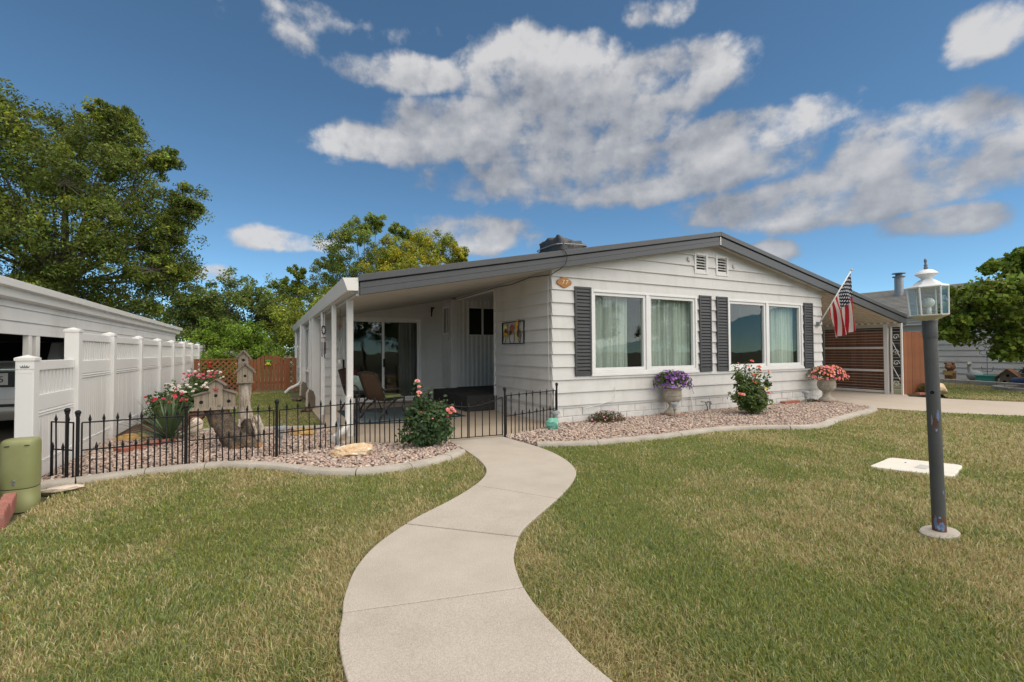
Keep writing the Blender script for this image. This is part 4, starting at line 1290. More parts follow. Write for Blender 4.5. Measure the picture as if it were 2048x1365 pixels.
# maker's sticker on the front post: crown over two lines of small print
st = MB(); st.box(VX - 0.045, VX + 0.05, 5.8835, 5.885, 1.055, 1.135); stk = st.build('sticker', 'sash_white', vf)
mb = MB()
cr = [(-0.026, 0), (-0.034, 0.024), (-0.02, 0.012), (-0.013, 0.03), (-0.004, 0.012), (0.002, 0.034), (0.008, 0.012), (0.017, 0.03), (0.024, 0.012), (0.038, 0.024), (0.03, 0)]
mb.prism([(VX + x, 5.8832, 1.098 + z) for x, z in cr], (0, -0.0006, 0)); mb.build('crown_print', 'grey_cast', stk)
text_mesh('print_line', 'CROWN VINYL FENCE', 0.0125, 'grey_cast', stk, (VX + 0.002, 5.8830, 1.086), (R(90), 0, 0), 0.0002)

# ------------------------------------------------------------------ black iron garden fence and gate
ball = MB(); ball.ball((0, 0, 0), 0.0255, 12, 8); ball_me = ball.mesh('ball_cap', 'black_iron', smooth=True)


def spear(h):
    mb = MB(); mb.tube([(0, 0, -0.03), (0, 0, h - 0.085)], 0.0070, 6)
    mb.lathe((0, 0, h - 0.085), [(0.0075, 0), (0.012, 0.006), (0.008, 0.014), (0.0135, 0.03), (0.0095, 0.05), (0.0015, 0.082)], 8)
    return mb.mesh('picket', 'black_iron', smooth=True)


tall_me, short_me = spear(0.645), spear(0.375)


def iron_post(par, p, h=0.64, r=0.0150):
    mb = MB(); mb.tube([(p[0], p[1], -0.02), (p[0], p[1], h)], r, 8); mb.lathe((p[0], p[1], h), [(r * 1.3, -0.012), (r * 1.3, 0.004), (r * .7, 0.012)], 8)
    po = mb.build('post', 'black_iron', par, smooth=True, angle=50)
    piece('ball_cap', ball_me, po, (p[0], p[1], h + 0.022))


def iron_panel(par, a, b, nt, ztop=0.565, zmid=0.30, tall=True):
    a, b = Vector((*a, 0)), Vector((*b, 0)); d = (b - a); L_ = d.length; d.normalize()
    a2, b2 = a + d * 0.03, b - d * 0.03
    up = Vector((0, 0, 1))
    mb = MB(); mb.tube([a2 + up * ztop, b2 + up * ztop], 0.0076, 6); mb.build('rail', 'black_iron', par)
    mb = MB(); mb.tube([a2 + up * zmid, b2 + up * zmid], 0.0076, 6); mb.build('rail', 'black_iron', par)
    for q in (a2, b2):
        mb = MB(); mb.tube([q - up * 0.02, q + up * ztop], 0.0072, 6); mb.build('stile', 'black_iron', par)
    for i in range(nt):
        t = (i + 0.5 + 0.12) / nt if nt > 3 else (i + 0.5) / nt
        q = a2 + (b2 - a2) * min(0.96, t)
        piece('picket', tall_me, par, q, rot=(random.uniform(-.012, .012), random.uniform(-.012, .012), 0))
        t2 = (i + 0.12) / nt
        if t2 > 0.03:
            q = a2 + (b2 - a2) * t2
            piece('picket', short_me, par, q, rot=(random.uniform(-.012, .012), random.uniform(-.012, .012), 0))


g1 = thing('garden_fence', 'low black iron picket fence with spear tips along the birdhouse gravel bed', 'fence', (-0.3, 6.05, 0))
FP = [(-1.59, 5.95), (-0.74, 6.04), (0.12, 6.08), (1.05, 6.35), (1.93, 6.06)]
for p in FP: iron_post(g1, p)
for p, q, n in zip(FP, FP[1:], (8, 7, 7, 7)): iron_panel(g1, p, q, n)
g0 = thing('garden_fence', 'short black iron fence return with twin posts against the white vinyl fence', 'fence', (-1.75, 6.05, 0))
iron_post(g0, (-1.69, 6.03), 0.66)
iron_panel(g0, (-1.87, 6.20), (-1.61, 5.97), 2)
g2 = thing('garden_fence', 'black iron picket fence run beside the white house corner', 'fence', (3.6, 6.15, 0))
iron_post(g2, (3.0, 5.96), 0.675); iron_post(g2, (4.13, 6.36), 0.675)
iron_panel(g2, (3.0, 5.96), (4.13, 6.36), 7, 0.60, 0.31)
gate = thing('garden_gate', 'black iron double gate with dipped top rail across the curved walk', 'gate', (2.46, 6.0, 0))
for (xa, xb, s) in ((1.97, 2.455, 1), (2.475, 2.965, -1)):
    n = 4
    def ztop(x): return 0.47 + 0.115 * abs((x - 2.465) / 0.5) ** 1.8
    yy = lambda x: 6.045 - 0.075 * (x - 1.97)
    xs = np.linspace(xa, xb, 9)
    mb = MB(); mb.tube([(x, yy(x), ztop(x)) for x in xs], 0.0082, 6); mb.build('rail', 'black_iron', gate)
    mb = MB(); mb.tube([(xa, yy(xa), 0.055), (xb, yy(xb), 0.055)], 0.0062, 6); mb.build('rail', 'black_iron', gate)
    for x in (xa, xb):
        mb = MB(); mb.tube([(x, yy(x), 0.045), (x, yy(x), ztop(x))], 0.008, 6); mb.build('stile', 'black_iron', gate)
    for i in range(n):
        x = xa + (xb - xa) * (i + 0.85) / (n + 0.7)
        h = ztop(x) + 0.075 - 0.05
        mb = MB(); mb.tube([(x, yy(x), 0.05), (x, yy(x), h - 0.03)], 0.0070, 6)
        mb.lathe((x, yy(x), h - 0.035), [(0.0055, 0), (0.009, 0.006), (0.006, 0.014), (0.0105, 0.03), (0.008, 0.05), (0.0015, 0.082)], 8)
        mb.build('picket', 'black_iron', gate, smooth=True, angle=60)
mb = MB(); mb.lathe((2.465, 6.007, 0.475), [(0.006, -0.02), (0.022, -0.012), (0.024, 0.0), (0.012, 0.01), (0.012, 0.03), (0.002, 0.05)], 12); mb.build('latch', 'black_iron', gate, smooth=True)

# ------------------------------------------------------------------ leaves, petals and plants
def leaves(name, P, N_, size, cols, mat_name='leaf', parent=None, aspect=0.55, fold=0.25, kind=None, rg=None, six=False):
    """one small pointed folded leaf per point; P (n,3), N_ (n,3) facing, size scalar or (n,)"""
    rg = rg or RNG
    n = len(P)
    N_ = N_ / (np.linalg.norm(N_, axis=1, keepdims=True) + 1e-9)
    r = rg.normal(size=(n, 3)); T = np.cross(N_, r); T /= (np.linalg.norm(T, axis=1, keepdims=True) + 1e-9)
    B = np.cross(N_, T)
    s = (np.ones(n) * size)[:, None]
    a = P - T * s * .5
    if six:
        c1 = P - T * s * .18 + B * s * aspect * .46 + N_ * s * fold * .3; c2 = P + T * s * .18 + B * s * aspect * .42 + N_ * s * fold * .25
        e1 = P - T * s * .18 - B * s * aspect * .46 + N_ * s * fold * .3; e2 = P + T * s * .18 - B * s * aspect * .42 + N_ * s * fold * .25
        d = P + T * s * .55 - N_ * s * fold * .3
        V = np.stack([a, e1, e2, d, c2, c1], 1).reshape(-1, 3); k = 6
        F = np.arange(n)[:, None] * 6 + np.arange(6)[None]
    else:
        b = P + B * s * aspect * .5 + N_ * s * fold * .25; c = P + T * s * .5 - N_ * s * fold * .2; d = P - B * s * aspect * .5 + N_ * s * fold * .25
        V = np.stack([a, d, c, b], 1).reshape(-1, 3); k = 4
        F = np.arange(n)[:, None] * 4 + np.arange(4)[None]
    return np_mesh(name, V, F, mat_name, parent, np.repeat(cols, k, 0), kind=kind)


def unit(v): return v / (np.linalg.norm(v, axis=1, keepdims=True) + 1e-9)


def leafcols(n, base, rg, var=0.35, yellow=None, py=0.0):
    base = np.array(base)
    c = base[None] * np.exp(rg.normal(0, var, (n, 1))) * (1 + rg.normal(0, 0.08, (n, 3)))
    if yellow is not None:
        k = rg.random(n) < py
        c[k] = np.array(yellow)[None] * np.exp(rg.normal(0, .2, (k.sum(), 1)))
    return np.clip(c, 0.004, 0.9)


def blossom(mb, p, r, petals=9, layers=3, up=(0, 0, 1), cup=0.6):
    """layered ruffled rose bloom into mb"""
    up = Vector(up).normalized(); a = up.orthogonal().normalized(); b = up.cross(a)
    p = Vector(p)
    for l in range(layers):
        rr = r * (1 - 0.27 * l); n = max(4, petals - 2 * l)
        for i in range(n):
            th = 6.283 * (i + 0.5 * l) / n + random.uniform(-.2, .2)
            d = a * math.cos(th) + b * math.sin(th); s = up.cross(d)
            h = cup * (0.2 + 0.4 * l)
            q0 = p + up * (0.05 * r)
            q1 = p + d * rr * 0.6 + s * rr * 0.42 + up * (r * h * 0.55)
            q2 = p + d * rr * (1.0 + random.uniform(-.1, .1)) + up * (r * h + random.uniform(-.1, .12) * r)
            q3 = p + d * rr * 0.6 - s * rr * 0.42 + up * (r * h * 0.55)
            mb.add([q0, q1, q2, q3], [(0, 1, 2, 3)])
    return mb


for nm, c in (('petal_coral', (0.72, 0.17, 0.11)), ('petal_red', (0.55, 0.02, 0.03)), ('petal_pink', (0.76, 0.30, 0.28)), ('petal_peach', (0.80, 0.38, 0.26)), ('petal_rose', (0.62, 0.06, 0.12)), ('petal_white', (0.72, 0.66, 0.60)),
              ('petal_purple', (0.105, 0.02, 0.17)), ('petal_violet', (0.30, 0.13, 0.42)), ('petal_magenta', (0.66, 0.12, 0.22)), ('petal_salmon', (0.62, 0.17, 0.09)), ('petal_lilac', (0.62, 0.26, 0.42)), ('petal_yellow', (0.70, 0.50, 0.10))):
    mat(nm, c, 0.6, 0.15, 60)


def rose_bush(name, label, base, stems, n_leaf, lsize, blooms, seed, cat='rose bush', body=None, yellow=((0.17, 0.19, 0.02), 0.06), green=(0.045, 0.085, 0.022), group=None):
    """stems: list of (dx, dy, z_top); body: list of leafy ellipsoids (dx,dy,z,rx,ry,rz,weight)"""
    rg = np.random.default_rng(seed)
    t = thing(name, label, cat, base, group)
    b = Vector(base)
    P, Nn = [], []
    for (dx, dy, z) in stems:
        pts = [b + Vector((random.uniform(-.03, .03), random.uniform(-.03, .03), 0)), b + Vector((dx * .45, dy * .45, z * .5)), b + Vector((dx * .85, dy * .85, z * .8)), b + Vector((dx, dy, z))]
        pts = bez(pts, 3)
        mb = MB(); mb.tube(pts, [0.009 - 0.006 * i / (len(pts) - 1) for i in range(len(pts))], 5); mb.build('stem', 'stem_green', t)
        for q in pts[3:]:
            for k in range(6):
                P.append(np.array(q) + rg.normal(0, 0.035, 3)); Nn.append(rg.normal(0, .7, 3) + np.array([0, -.3, .9]))
    for (dx, dy, z, rx, ry, rz, w) in (body or ()):
        k = int(n_leaf * w)
        d = unit(rg.normal(size=(k, 3))); rr = rg.random(k) ** 0.4
        lump = 0.82 + 0.3 * np.sin(d[:, 0] * 5 + d[:, 2] * 4 + seed) * np.cos(d[:, 1] * 6)
        q = np.array(base) + np.array([dx, dy, z]) + d * (rr * lump)[:, None] * np.array([rx, ry, rz])
        q[:, 2] = np.maximum(q[:, 2], 0.03)
        P += list(q); Nn += list(d * 0.8 + rg.normal(0, .5, (k, 3)) + np.array([0, -.2, .6]))
    P, Nn = np.array(P), np.array(Nn); n = len(P)
    leaves('foliage', P, Nn, lsize * rg.uniform(.7, 1.25, n), leafcols(n, green, rg, .35, *yellow), parent=t, aspect=.68, six=True, rg=rg, kind='stuff')
    for (dx, dy, z, r, m) in blooms:
        mb = MB(); blossom(mb, b + Vector((dx, dy, z)), r, up=(random.uniform(-.3, .3), -0.55, 0.8)); mb.build('bloom', m, t, outward=False)
    return t


random.seed(21)
rose_bush('rose_bush', 'leafy rose bush with pale pink blooms in front of the black iron gate', (1.80, 5.78, 0.02),
          [(-.09, .1, .80), (-.05, .05, .74), (.02, 0, .66), (-.22, 0, .5), (.15, 0, .52), (.28, 0, .46), (.32, -.02, .40), (-.3, 0, .3), (-.33, -.04, .18), (.1, .1, .55), (.24, .06, .56), (-.15, -.1, .42)], 3600, 0.046,
          [(-.105, .03, .84, .036, 'petal_pink'), (-.09, .0, .77, .026, 'petal_pink'), (-.10, -.03, .70, .037, 'petal_pink'), (-.115, -.05, .665, .02, 'petal_peach'), (.245, -.12, .475, .036, 'petal_pink'), (.295, -.13, .49, .036, 'petal_pink'), (.325, -.12, .455, .034, 'petal_pink'), (.265, -.15, .44, .028, 'petal_coral'), (.23, -.15, .40, .016, 'petal_rose'), (-.115, -.17, .475, .014, 'petal_red'), (.02, -.2, .39, .012, 'petal_pink')],
          5, body=[(-.10, 0, .36, .21, .2, .24, .27), (.13, 0, .34, .23, .22, .27, .36), (0.1, .04, .48, .18, .16, .12, .08), (.18, -.05, .2, .2, .18, .15, .1), (-.02, -.06, .13, .27, .16, .11, .13), (-.25, -.02, .15, .12, .1, .07, .03), (-.1, .02, .6, .07, .07, .12, .03)], green=(0.058, 0.105, 0.040), yellow=((0.20, 0.20, 0.02), 0.05))
rose_bush('rose_bush', 'tall loose rose bush with coral blooms under the right front window', (8.0, 5.70, 0.02),
          [(-.45, 0, .82), (-.38, .05, .92), (-.25, 0, .74), (-.08, .1, .95), (.0, .05, .98), (.10, 0, .86), (.2, 0, .78), (.42, 0, .68), (.52, .02, .76), (.35, 0, .5), (-.62, -.05, .45), (-.55, 0, .36), (.3, -.1, .42), (-.3, -.1, .5), (-.14, -.1, .7), (.05, -.1, .62)], 3900, 0.05,
          [(.02, .0, 1.0, .038, 'petal_coral'), (-.08, 0, .90, .032, 'petal_peach'), (.19, -.02, .89, .05, 'petal_coral'), (.20, -.02, .83, .055, 'petal_rose'), (.50, 0, .79, .045, 'petal_peach'), (.0, -.06, .74, .044, 'petal_coral'), (.02, -.1, .77, .028, 'petal_peach'), (-.06, -.1, .62, .046, 'petal_coral'), (.09, -.1, .59, .034, 'petal_coral'), (.27, -.1, .49, .033, 'petal_yellow'), (.34, -.1, .41, .038, 'petal_coral'), (-.46, -.1, .42, .038, 'petal_coral'), (-.40, -.12, .41, .04, 'petal_peach'), (-.37, 0, .97, .018, 'petal_peach'), (-.02, 0, .83, .02, 'petal_peach')],
          8, body=[(-.05, 0, .30, .34, .30, .24, .46), (.2, 0, .27, .24, .25, .2, .16), (-.22, 0, .52, .22, .18, .18, .12), (.02, 0, .56, .2, .18, .2, .12), (-.32, .02, .72, .12, .1, .14, .05), (.47, 0, .56, .09, .08, .1, .02), (-.02, -.1, .16, .26, .18, .12, .10)], green=(0.075, 0.125, 0.030), yellow=((0.21, 0.21, 0.02), 0.10))

# red and white roses along the vinyl fence
def rose_row(label, c, r, n, blooms, seed, group):
    rg = np.random.default_rng(seed)
    bl = []
    for m, k in blooms:
        for _ in range(k):
            a = random.uniform(2.6, 6.8); h = random.uniform(.45, 1.02)
            bl.append((r[0] * math.cos(a) * random.uniform(.3, .95), r[1] * math.sin(a) * random.uniform(.4, .95), r[2] * (0.55 + .5 * h), random.uniform(.026, .042), m))
    rose_bush('rose_bush', label, (c[0], c[1], 0.02), [(random.uniform(-.8, .8) * r[0], random.uniform(-.8, .8) * r[1], r[2] * random.uniform(.7, 1.15)) for _ in range(9)], n, 0.055, bl, seed,
              body=[(0, 0, r[2] * .52, r[0], r[1], r[2] * .52, .8), (0, -r[1] * .3, r[2] * .3, r[0] * .9, r[1] * .7, r[2] * .32, .2)], green=(0.07, 0.115, 0.035), yellow=((0.14, 0.16, 0.03), 0.08))


random.seed(5)
rose_row('crimson rose bush behind the yucca beside the vinyl fence', (-1.50, 10.2), (.36, .5, .46), 1900, (('petal_rose', 12), ('petal_red', 5)), 41, 'g')
rose_row('white flowered rose bush between two crimson ones along the vinyl fence', (-1.42, 11.7), (.40, .6, .56), 1700, (('petal_white', 30), ('petal_rose', 3)), 42, 'g')
rose_row('crimson and white rose bush against the brown lattice fence', (-1.30, 13.6), (.48, .8, .74), 1700, (('petal_white', 12), ('petal_magenta', 14), ('petal_rose', 6)), 43, 'g')

# yucca: a fan of stiff sword leaves, each one modelled
yu = thing('yucca', 'spiky green yucca with sword shaped leaves behind the black fence', 'yucca', (-1.16, 7.95, 0.02))
random.seed(3)
for i in range(78):
    th = random.uniform(0, 6.283); el = R(random.choice((random.uniform(8, 35), random.uniform(30, 62), random.uniform(50, 86))))
    L_ = random.uniform(.48, .74); w = random.uniform(.013, .020)
    d = Vector((math.cos(th) * math.cos(el), math.sin(th) * math.cos(el), math.sin(el))); s = Vector((-math.sin(th), math.cos(th), 0)); nrm = d.cross(s)
    b = Vector((-1.16, 7.95, 0.05)); vs = []
    for t, ww in ((0, .7), (.3, 1.0), (.65, .8), (1.0, .05)):
        q = b + d * (L_ * t) - Vector((0, 0, 1)) * (0.10 * L_ * t * t * math.cos(el)) 
        vs += [q - s * (w * ww), q + nrm * (-0.004 * ww), q + s * (w * ww)]
    fs = []
    for k in range(3):
        for j in range(2):
            fs.append((k * 3 + j, k * 3 + j + 1, k * 3 + j + 4, k * 3 + j + 3))
    mb = MB(); mb.add(vs, fs); mb.build('leaf', 'yucca_green' if 'yucca_green' in MATS else mat('yucca_green', (0.075, 0.125, 0.055), .45, .25, 9, col2=(0.15, .17, .07)).name, yu, smooth=True, outward=False)


def low_plant(name, label, cat, base, r, n, lsize, green, flowers, seed, up=0.9, aspect=.3):
    rg = np.random.default_rng(seed)
    t = thing(name, label, cat, base)
    d = unit(rg.normal(size=(n, 3))); d[:, 2] = np.abs(d[:, 2])
    q = np.array(base) + d * (rg.random(n) ** .45)[:, None] * np.array(r)
    leaves('foliage', q, d * .5 + rg.normal(0, .6, (n, 3)), lsize * rg.uniform(.6, 1.3, n), leafcols(n, green, rg, .35, (0.22, 0.14, 0.05), .2), parent=t, aspect=aspect, rg=rg, kind='stuff')
    for (m, k, s) in flowers:
        for _ in range(k):
            a = unit(rg.normal(size=(1, 3)))[0]; a[2] = abs(a[2]); a[1] = -abs(a[1]) * .8
            p = np.array(base) + a * np.array(r) * rg.uniform(.85, 1.05)
            mb = MB(); blossom(mb, p, s, 5, 1, up=(a[0] * .4, -.5, .8), cup=.3); mb.build('bloom', m, t, outward=False)
    return t


low_plant('dianthus', 'low mat of pink flowered ground cover near the house corner', 'ground cover', (5.08, 6.30, 0.03), (.40, .24, .20), 2600, 0.035, (0.075, 0.08, 0.03), (('petal_lilac', 16, .017), ('petal_pink', 8, .014)), 51)
low_plant('dianthus', 'small dark green tuft beside the red brick under the window', 'ground cover', (10.95, 6.36, 0.03), (.26, .12, .10), 500, 0.03, (0.05, 0.07, 0.025), (), 52)

# ------------------------------------------------------------------ garden urns
def urn(label, p, s):
    t = thing('garden_urn', label, 'urn', (p[0], p[1], 0.02))
    sl = MB(); sl.box(p[0] - .17 * s, p[0] + .17 * s, p[1] - .17 * s, p[1] + .17 * s, 0.02, 0.075); sl.build('paver', 'paver_red', t, bevel=0.008)
    prof = [(.155, 0), (.16, .03), (.15, .045), (.135, .06), (.10, .085), (.075, .12), (.065, .165), (.07, .185), (.085, .195), (.085, .21), (.10, .22), (.145, .25), (.178, .295), (.188, .34), (.186, .365), (.196, .372), (.196, .385), (.186, .392), (.183, .43), (.178, .47), (.19, .478), (.195, .495), (.18, .505), (.155, .50), (.15, .44)]
    mb = MB(); mb.lathe((p[0], p[1], .073), [(r * s, z * s) for r, z in prof], 28); mb.build('bowl', 'urn_stone', t, smooth=True, angle=50)
    mb = MB(); mb.lathe((p[0], p[1], .073 + .455 * s), [(.001, 0), (.16 * s, 0.0), (.165 * s, .012)], 20); mb.build('potting_soil', 'soil', t)


urn('weathered stone urn holding purple petunias under the left window', (6.60, 6.30), 0.90)
urn('weathered stone urn holding coral flowers at the far house corner', (11.28, 6.18), 0.97)


def petunia(label, p, z, r, n, cols, seed, green):
    rg = np.random.default_rng(seed)
    t = thing('petunia', label, 'flowers', (p[0], p[1], z - .08))
    d = unit(rg.normal(size=(n, 3)))
    d[:, 2] = np.where(d[:, 2] < -.35, -d[:, 2], d[:, 2])
    q = np.array([p[0], p[1], z]) + d * (rg.random(n) ** .4)[:, None] * np.array(r)
    q[:, 2] -= 0.30 * np.maximum(0, np.hypot(q[:, 0] - p[0], q[:, 1] - p[1]) - r[0] * .6)
    leaves('foliage', q, d + rg.normal(0, .6, (n, 3)), .032 * rg.uniform(.6, 1.3, n), leafcols(n, green, rg, .4), parent=t, aspect=.6, rg=rg, kind='stuff')
    tot = sum(k for _, k, _ in cols)
    for (m, k, s) in cols:
        for _ in range(k):
            a = unit(rg.normal(size=(1, 3)))[0]
            if a[2] < -.45: a[2] *= -1
            if a[1] > .35: a[1] *= -1
            c = np.array([p[0], p[1], z]) + a * np.array(r) * rg.uniform(.9, 1.06)
            c[2] -= 0.30 * max(0, math.hypot(c[0] - p[0], c[1] - p[1]) - r[0] * .6)
            up = Vector((a[0], a[1] - .4, max(.1, a[2]) + .2)).normalized(); e = up.orthogonal().normalized(); f = up.cross(e); c = Vector(c)
            ring = [c + (e * math.cos(6.283 * i / 10) + f * math.sin(6.283 * i / 10)) * s * (1.0 if i % 2 else .86) + up * (s * .3) for i in range(10)]
            mb = MB(); mb.add(ring + [c], [(i, (i + 1) % 10, 10) for i in range(10)]); mb.build('bloom', m, t, outward=False)


petunia('mounding purple petunias spilling over the stone urn', (6.60, 6.30), .66, (.37, .33, .20), 3200, (('petal_purple', 95, .026), ('petal_violet', 26, .026)), 61, (0.07, 0.11, 0.03))
petunia('coral and magenta flowers spilling over the stone urn by the drive', (11.28, 6.18), .66, (.46, .38, .21), 2600, (('petal_salmon', 90, .027), ('petal_magenta', 48, .03), ('petal_peach', 30, .024)), 62, (0.085, 0.10, 0.03))


# ------------------------------------------------------------------ path lights, stones, odds and ends in the beds
def path_light(label, p, h, tilt, s=1.0, big=False):
    t = thing('path_light', label, 'path light', (p[0], p[1], 0.02), 'solar path lights in the gravel beds')
    o = Vector((p[0], p[1], 0.0)); ax = Vector((tilt[0], tilt[1], 1)).normalized()
    def at(z): return o + ax * z
    mb = MB(); mb.tube([at(0), at(h - .15 * s)], [.011 * s, .014 * s], 8); mb.build('stake', 'solar_grey', t, smooth=True, angle=50)
    mb = MB(); mb.tube([at(h - .16 * s), at(h - .14 * s), at(h - .12 * s)], [.014 * s, .03 * s, .026 * s], 12); mb.build('collar', 'solar_grey', t, smooth=True, angle=50)
    mb = MB(); mb.tube([at(h - .12 * s), at(h - .045 * s)], [.030 * s, .052 * s], 14); mb.build('lens', 'solar_lens', t, smooth=True, angle=50)
    mb = MB(); mb.tube([at(h - .05 * s), at(h - .046 * s), at(h - .02 * s), at(h)], [.05 * s, .078 * s, .072 * s, .045 * s], 16); mb.build('cap', 'solar_grey', t, smooth=True, angle=40)
    mb = MB(); c = at(h + .001); mb.obox(c, (.055 * s, .055 * s, .004)); mb.build('solar_cell', 'solar_panel', t)
    if big:
        pts = [at(h) + Vector((.018 * math.cos(a), 0, .018 + .018 * math.sin(a))) for a in np.linspace(-1.57, 4.71, 13)]
        mb = MB(); mb.tube(pts, .003, 5); mb.build('hanging_ring', 'solar_grey', t)


path_light('grey solar light leaning beside the turquoise stone', (4.05, 6.24), .30, (-.10, 0))
path_light('grey solar light in front of the petunia urn', (6.42, 6.06), .32, (-.08, 0))
path_light('grey solar light between the rose bush and the coral flower urn', (10.42, 6.14), .33, (.02, 0))
path_light('taller solar light with hanging ring beside the driftwood stump', (.17, 6.50), .33, (0, 0), 1.0, True)


def rock(name, label, cat, c, s, m, seed, subdiv=3, rz=0.0, flat=0.35, facet=True):
    rg = np.random.default_rng(seed)
    bm = bmesh.new(); bmesh.ops.create_icosphere(bm, subdivisions=subdiv, radius=1)
    pl = [(unit(rg.normal(size=(1, 3)))[0], rg.uniform(.62, .95)) for _ in range(16)]
    for v in bm.verts:
        p = np.array(v.co)
        for nrm, dd in pl:
            k = p @ nrm
            if k > dd: p = p - nrm * (k - dd) * .9
        p *= 1 + .035 * math.sin(p[2] * 14 + 3 * p[0] + seed) + .05 * math.sin(p[0] * 9 + seed) * math.cos(p[1] * 8 + p[2] * 7) + .02 * math.sin(23 * p[0] + 17 * p[2])
        v.co = Vector((p[0] * s[0], p[1] * s[1], p[2] * s[2]))
    me = bpy.data.meshes.new(name); bm.to_mesh(me); bm.free(); me.materials.append(MATS[m])
    o = link(bpy.data.objects.new(name, me)); o.location = c; o.rotation_euler = (0, 0, rz)
    if not facet: me.polygons.foreach_set('use_smooth', [True] * len(me.polygons))
    return tag(o, label, cat)


rock('sandstone_rock', 'flat tan and orange sandstone boulder beside the rose bush', 'rock', (.93, 5.72, .07), (.27, .17, .10), 'sandstone', 2, 4, -.4)
rock('turquoise_stone', 'turquoise glass lump at the black fence near the house corner', 'rock', (3.90, 6.12, .09), (.135, .10, .125), 'turquoise_glass', 9, 3, .3)
rock('ochre_rock', 'ochre stone block behind the black fence near the porch kerb', 'rock', (.50, 7.45, .06), (.19, .10, .085), 'ochre_stone', 14, 3, -.3)
rock('ochre_rock', 'low yellow stone against the vinyl fence by the yucca', 'rock', (-1.62, 8.25, .04), (.25, .20, .09), 'ochre_stone', 15, 3, .5)
rock('flat_stone', 'thin pale flagstone lying in the lawn edge by the green pedestal', 'rock', (-1.56, 5.52, .045), (.17, .085, .022), 'flat_stone', 17, 4, .25, facet=False)
rock('pale_stone', 'pale upright stone between the yucca and the lawn', 'rock', (-.93, 8.55, .1), (.12, .1, .16), 'flat_stone', 19, 3, .2)
rock('garden_rock', 'tan boulder at the foot of the brown board fence panel', 'rock', (16.1, 5.95, .12), (.33, .22, .2), 'sandstone', 23, 3, .2)


def brick(label, c, rz, m='brick_red', size=(.30, .12, .05), group=None):
    mb = MB(); mb.obox((0, 0, size[2] / 2), size); o = mb.build('brick', m, bevel=.006)
    o.location = c; o.rotation_euler = (0, 0, rz); tag(o, label, 'brick', group); return o


brick('red brick lying flat in gravel under the right window', (10.28, 6.40, .025), 0.02, size=(.56, .12, .075))
brick('nearer red paving brick lying in gravel behind the black fence', (-1.46, 7.33, .03), .75, size=(.30, .15, .06))
brick('farther red paving brick next to the yucca', (-1.21, 7.60, .03), .75, size=(.30, .15, .06))
brick('red brick at the foot of the brown fence panel', (15.8, 6.12, .01), .02, size=(1.0, .12, .05))

# leaning grave-like slabs and small rocks by the side wall
def slab(label, c, w, h, lean):
    mb = MB(); pts = [(-w / 2, 0, 0), (w / 2, 0, 0), (w / 2 * .95, 0, h * .75), (w * .2, 0, h), (-w * .3, 0, h * .96), (-w / 2, 0, h * .7)]
    mb.prism([Vector(p) for p in pts], (0, .05, 0)); o = mb.build('leaning_slab', 'slab_stone', bevel=.01)
    o.location = c; o.rotation_euler = (R(-8), R(lean), R(62)); return tag(o, label, 'stone slab')


slab('larger grey flagstone leaning on the white side wall', (.88, 10.9, .02), .42, .43, 22)
slab('smaller grey flagstone leaning behind the downspout elbow', (.92, 13.6, .02), .42, .45, 22)
rock('dark_rock', 'dark rounded stone below the larger leaning flagstone', 'rock', (.74, 10.45, .06), (.13, .1, .07), 'bark_dark', 31)
rock('dark_rock', 'dark rounded stone below the smaller leaning flagstone', 'rock', (.72, 12.9, .06), (.14, .11, .07), 'bark_dark', 32)

pst = thing('metal_stake', 'thin galvanised pipe standing in front of the first porch post', 'stake', (.80, 6.22, 0))
mb = MB(); mb.tube([(.80, 6.22, 0.06), (.815, 6.22, .40)], .012, 8); mb.build('pipe', 'galvanised', pst, smooth=True, angle=50)
mb = MB(); mb.tube([(.815, 6.22, .36), (.817, 6.22, .42)], .017, 8); mb.build('cap', 'grey_cast', pst, smooth=True, angle=50)
mb = MB(); mb.tube([(.80, 6.22, 0.0), (.80, 6.22, .07)], .022, 10); mb.build('socket', 'plastic_white', pst, smooth=True, angle=50)
pst = thing('metal_stake', 'thin leaning grey rod at the corner of the back lawn', 'stake', (.845, 8.25, 0))
mb = MB(); mb.tube([(.845, 8.25, 0.0), (.86, 8.2, .36)], .012, 8); mb.build('pipe', 'galvanised', pst, smooth=True, angle=50)

# ------------------------------------------------------------------ driftwood stumps and birdhouses
def gnarly(mb, pts, rads, n=14, amp=.16, seed=0, twist=0.6):
    P = [Vector(p) for p in bez(pts, 5)]; Rr = np.interp(np.linspace(0, 1, len(P)), np.linspace(0, 1, len(rads)), rads)
    base = len(mb.v); vs = []
    for i, p in enumerate(P):
        t = (P[min(i + 1, len(P) - 1)] - P[max(0, i - 1)]).normalized(); a = t.cross(Vector((0, 1, 0.01))).normalized(); b = t.cross(a)
        for k in range(n):
            th = 6.283 * k / n + twist * i / len(P)
            r = Rr[i] * (1 + amp * math.sin(3 * th + seed + i * .5) + amp * .7 * math.sin(5 * th + 2 * seed) + amp * .5 * math.sin(7 * th + i * 1.3))
            vs.append(p + a * r * math.cos(th) + b * r * math.sin(th))
    fs = [(i * n + k, i * n + (k + 1) % n, (i + 1) * n + (k + 1) % n, (i + 1) * n + k) for i in range(len(P) - 1) for k in range(n)]
    fs += [tuple(range(n)), tuple(range((len(P) - 1) * n, len(P) * n))]
    mb.add(vs, fs)


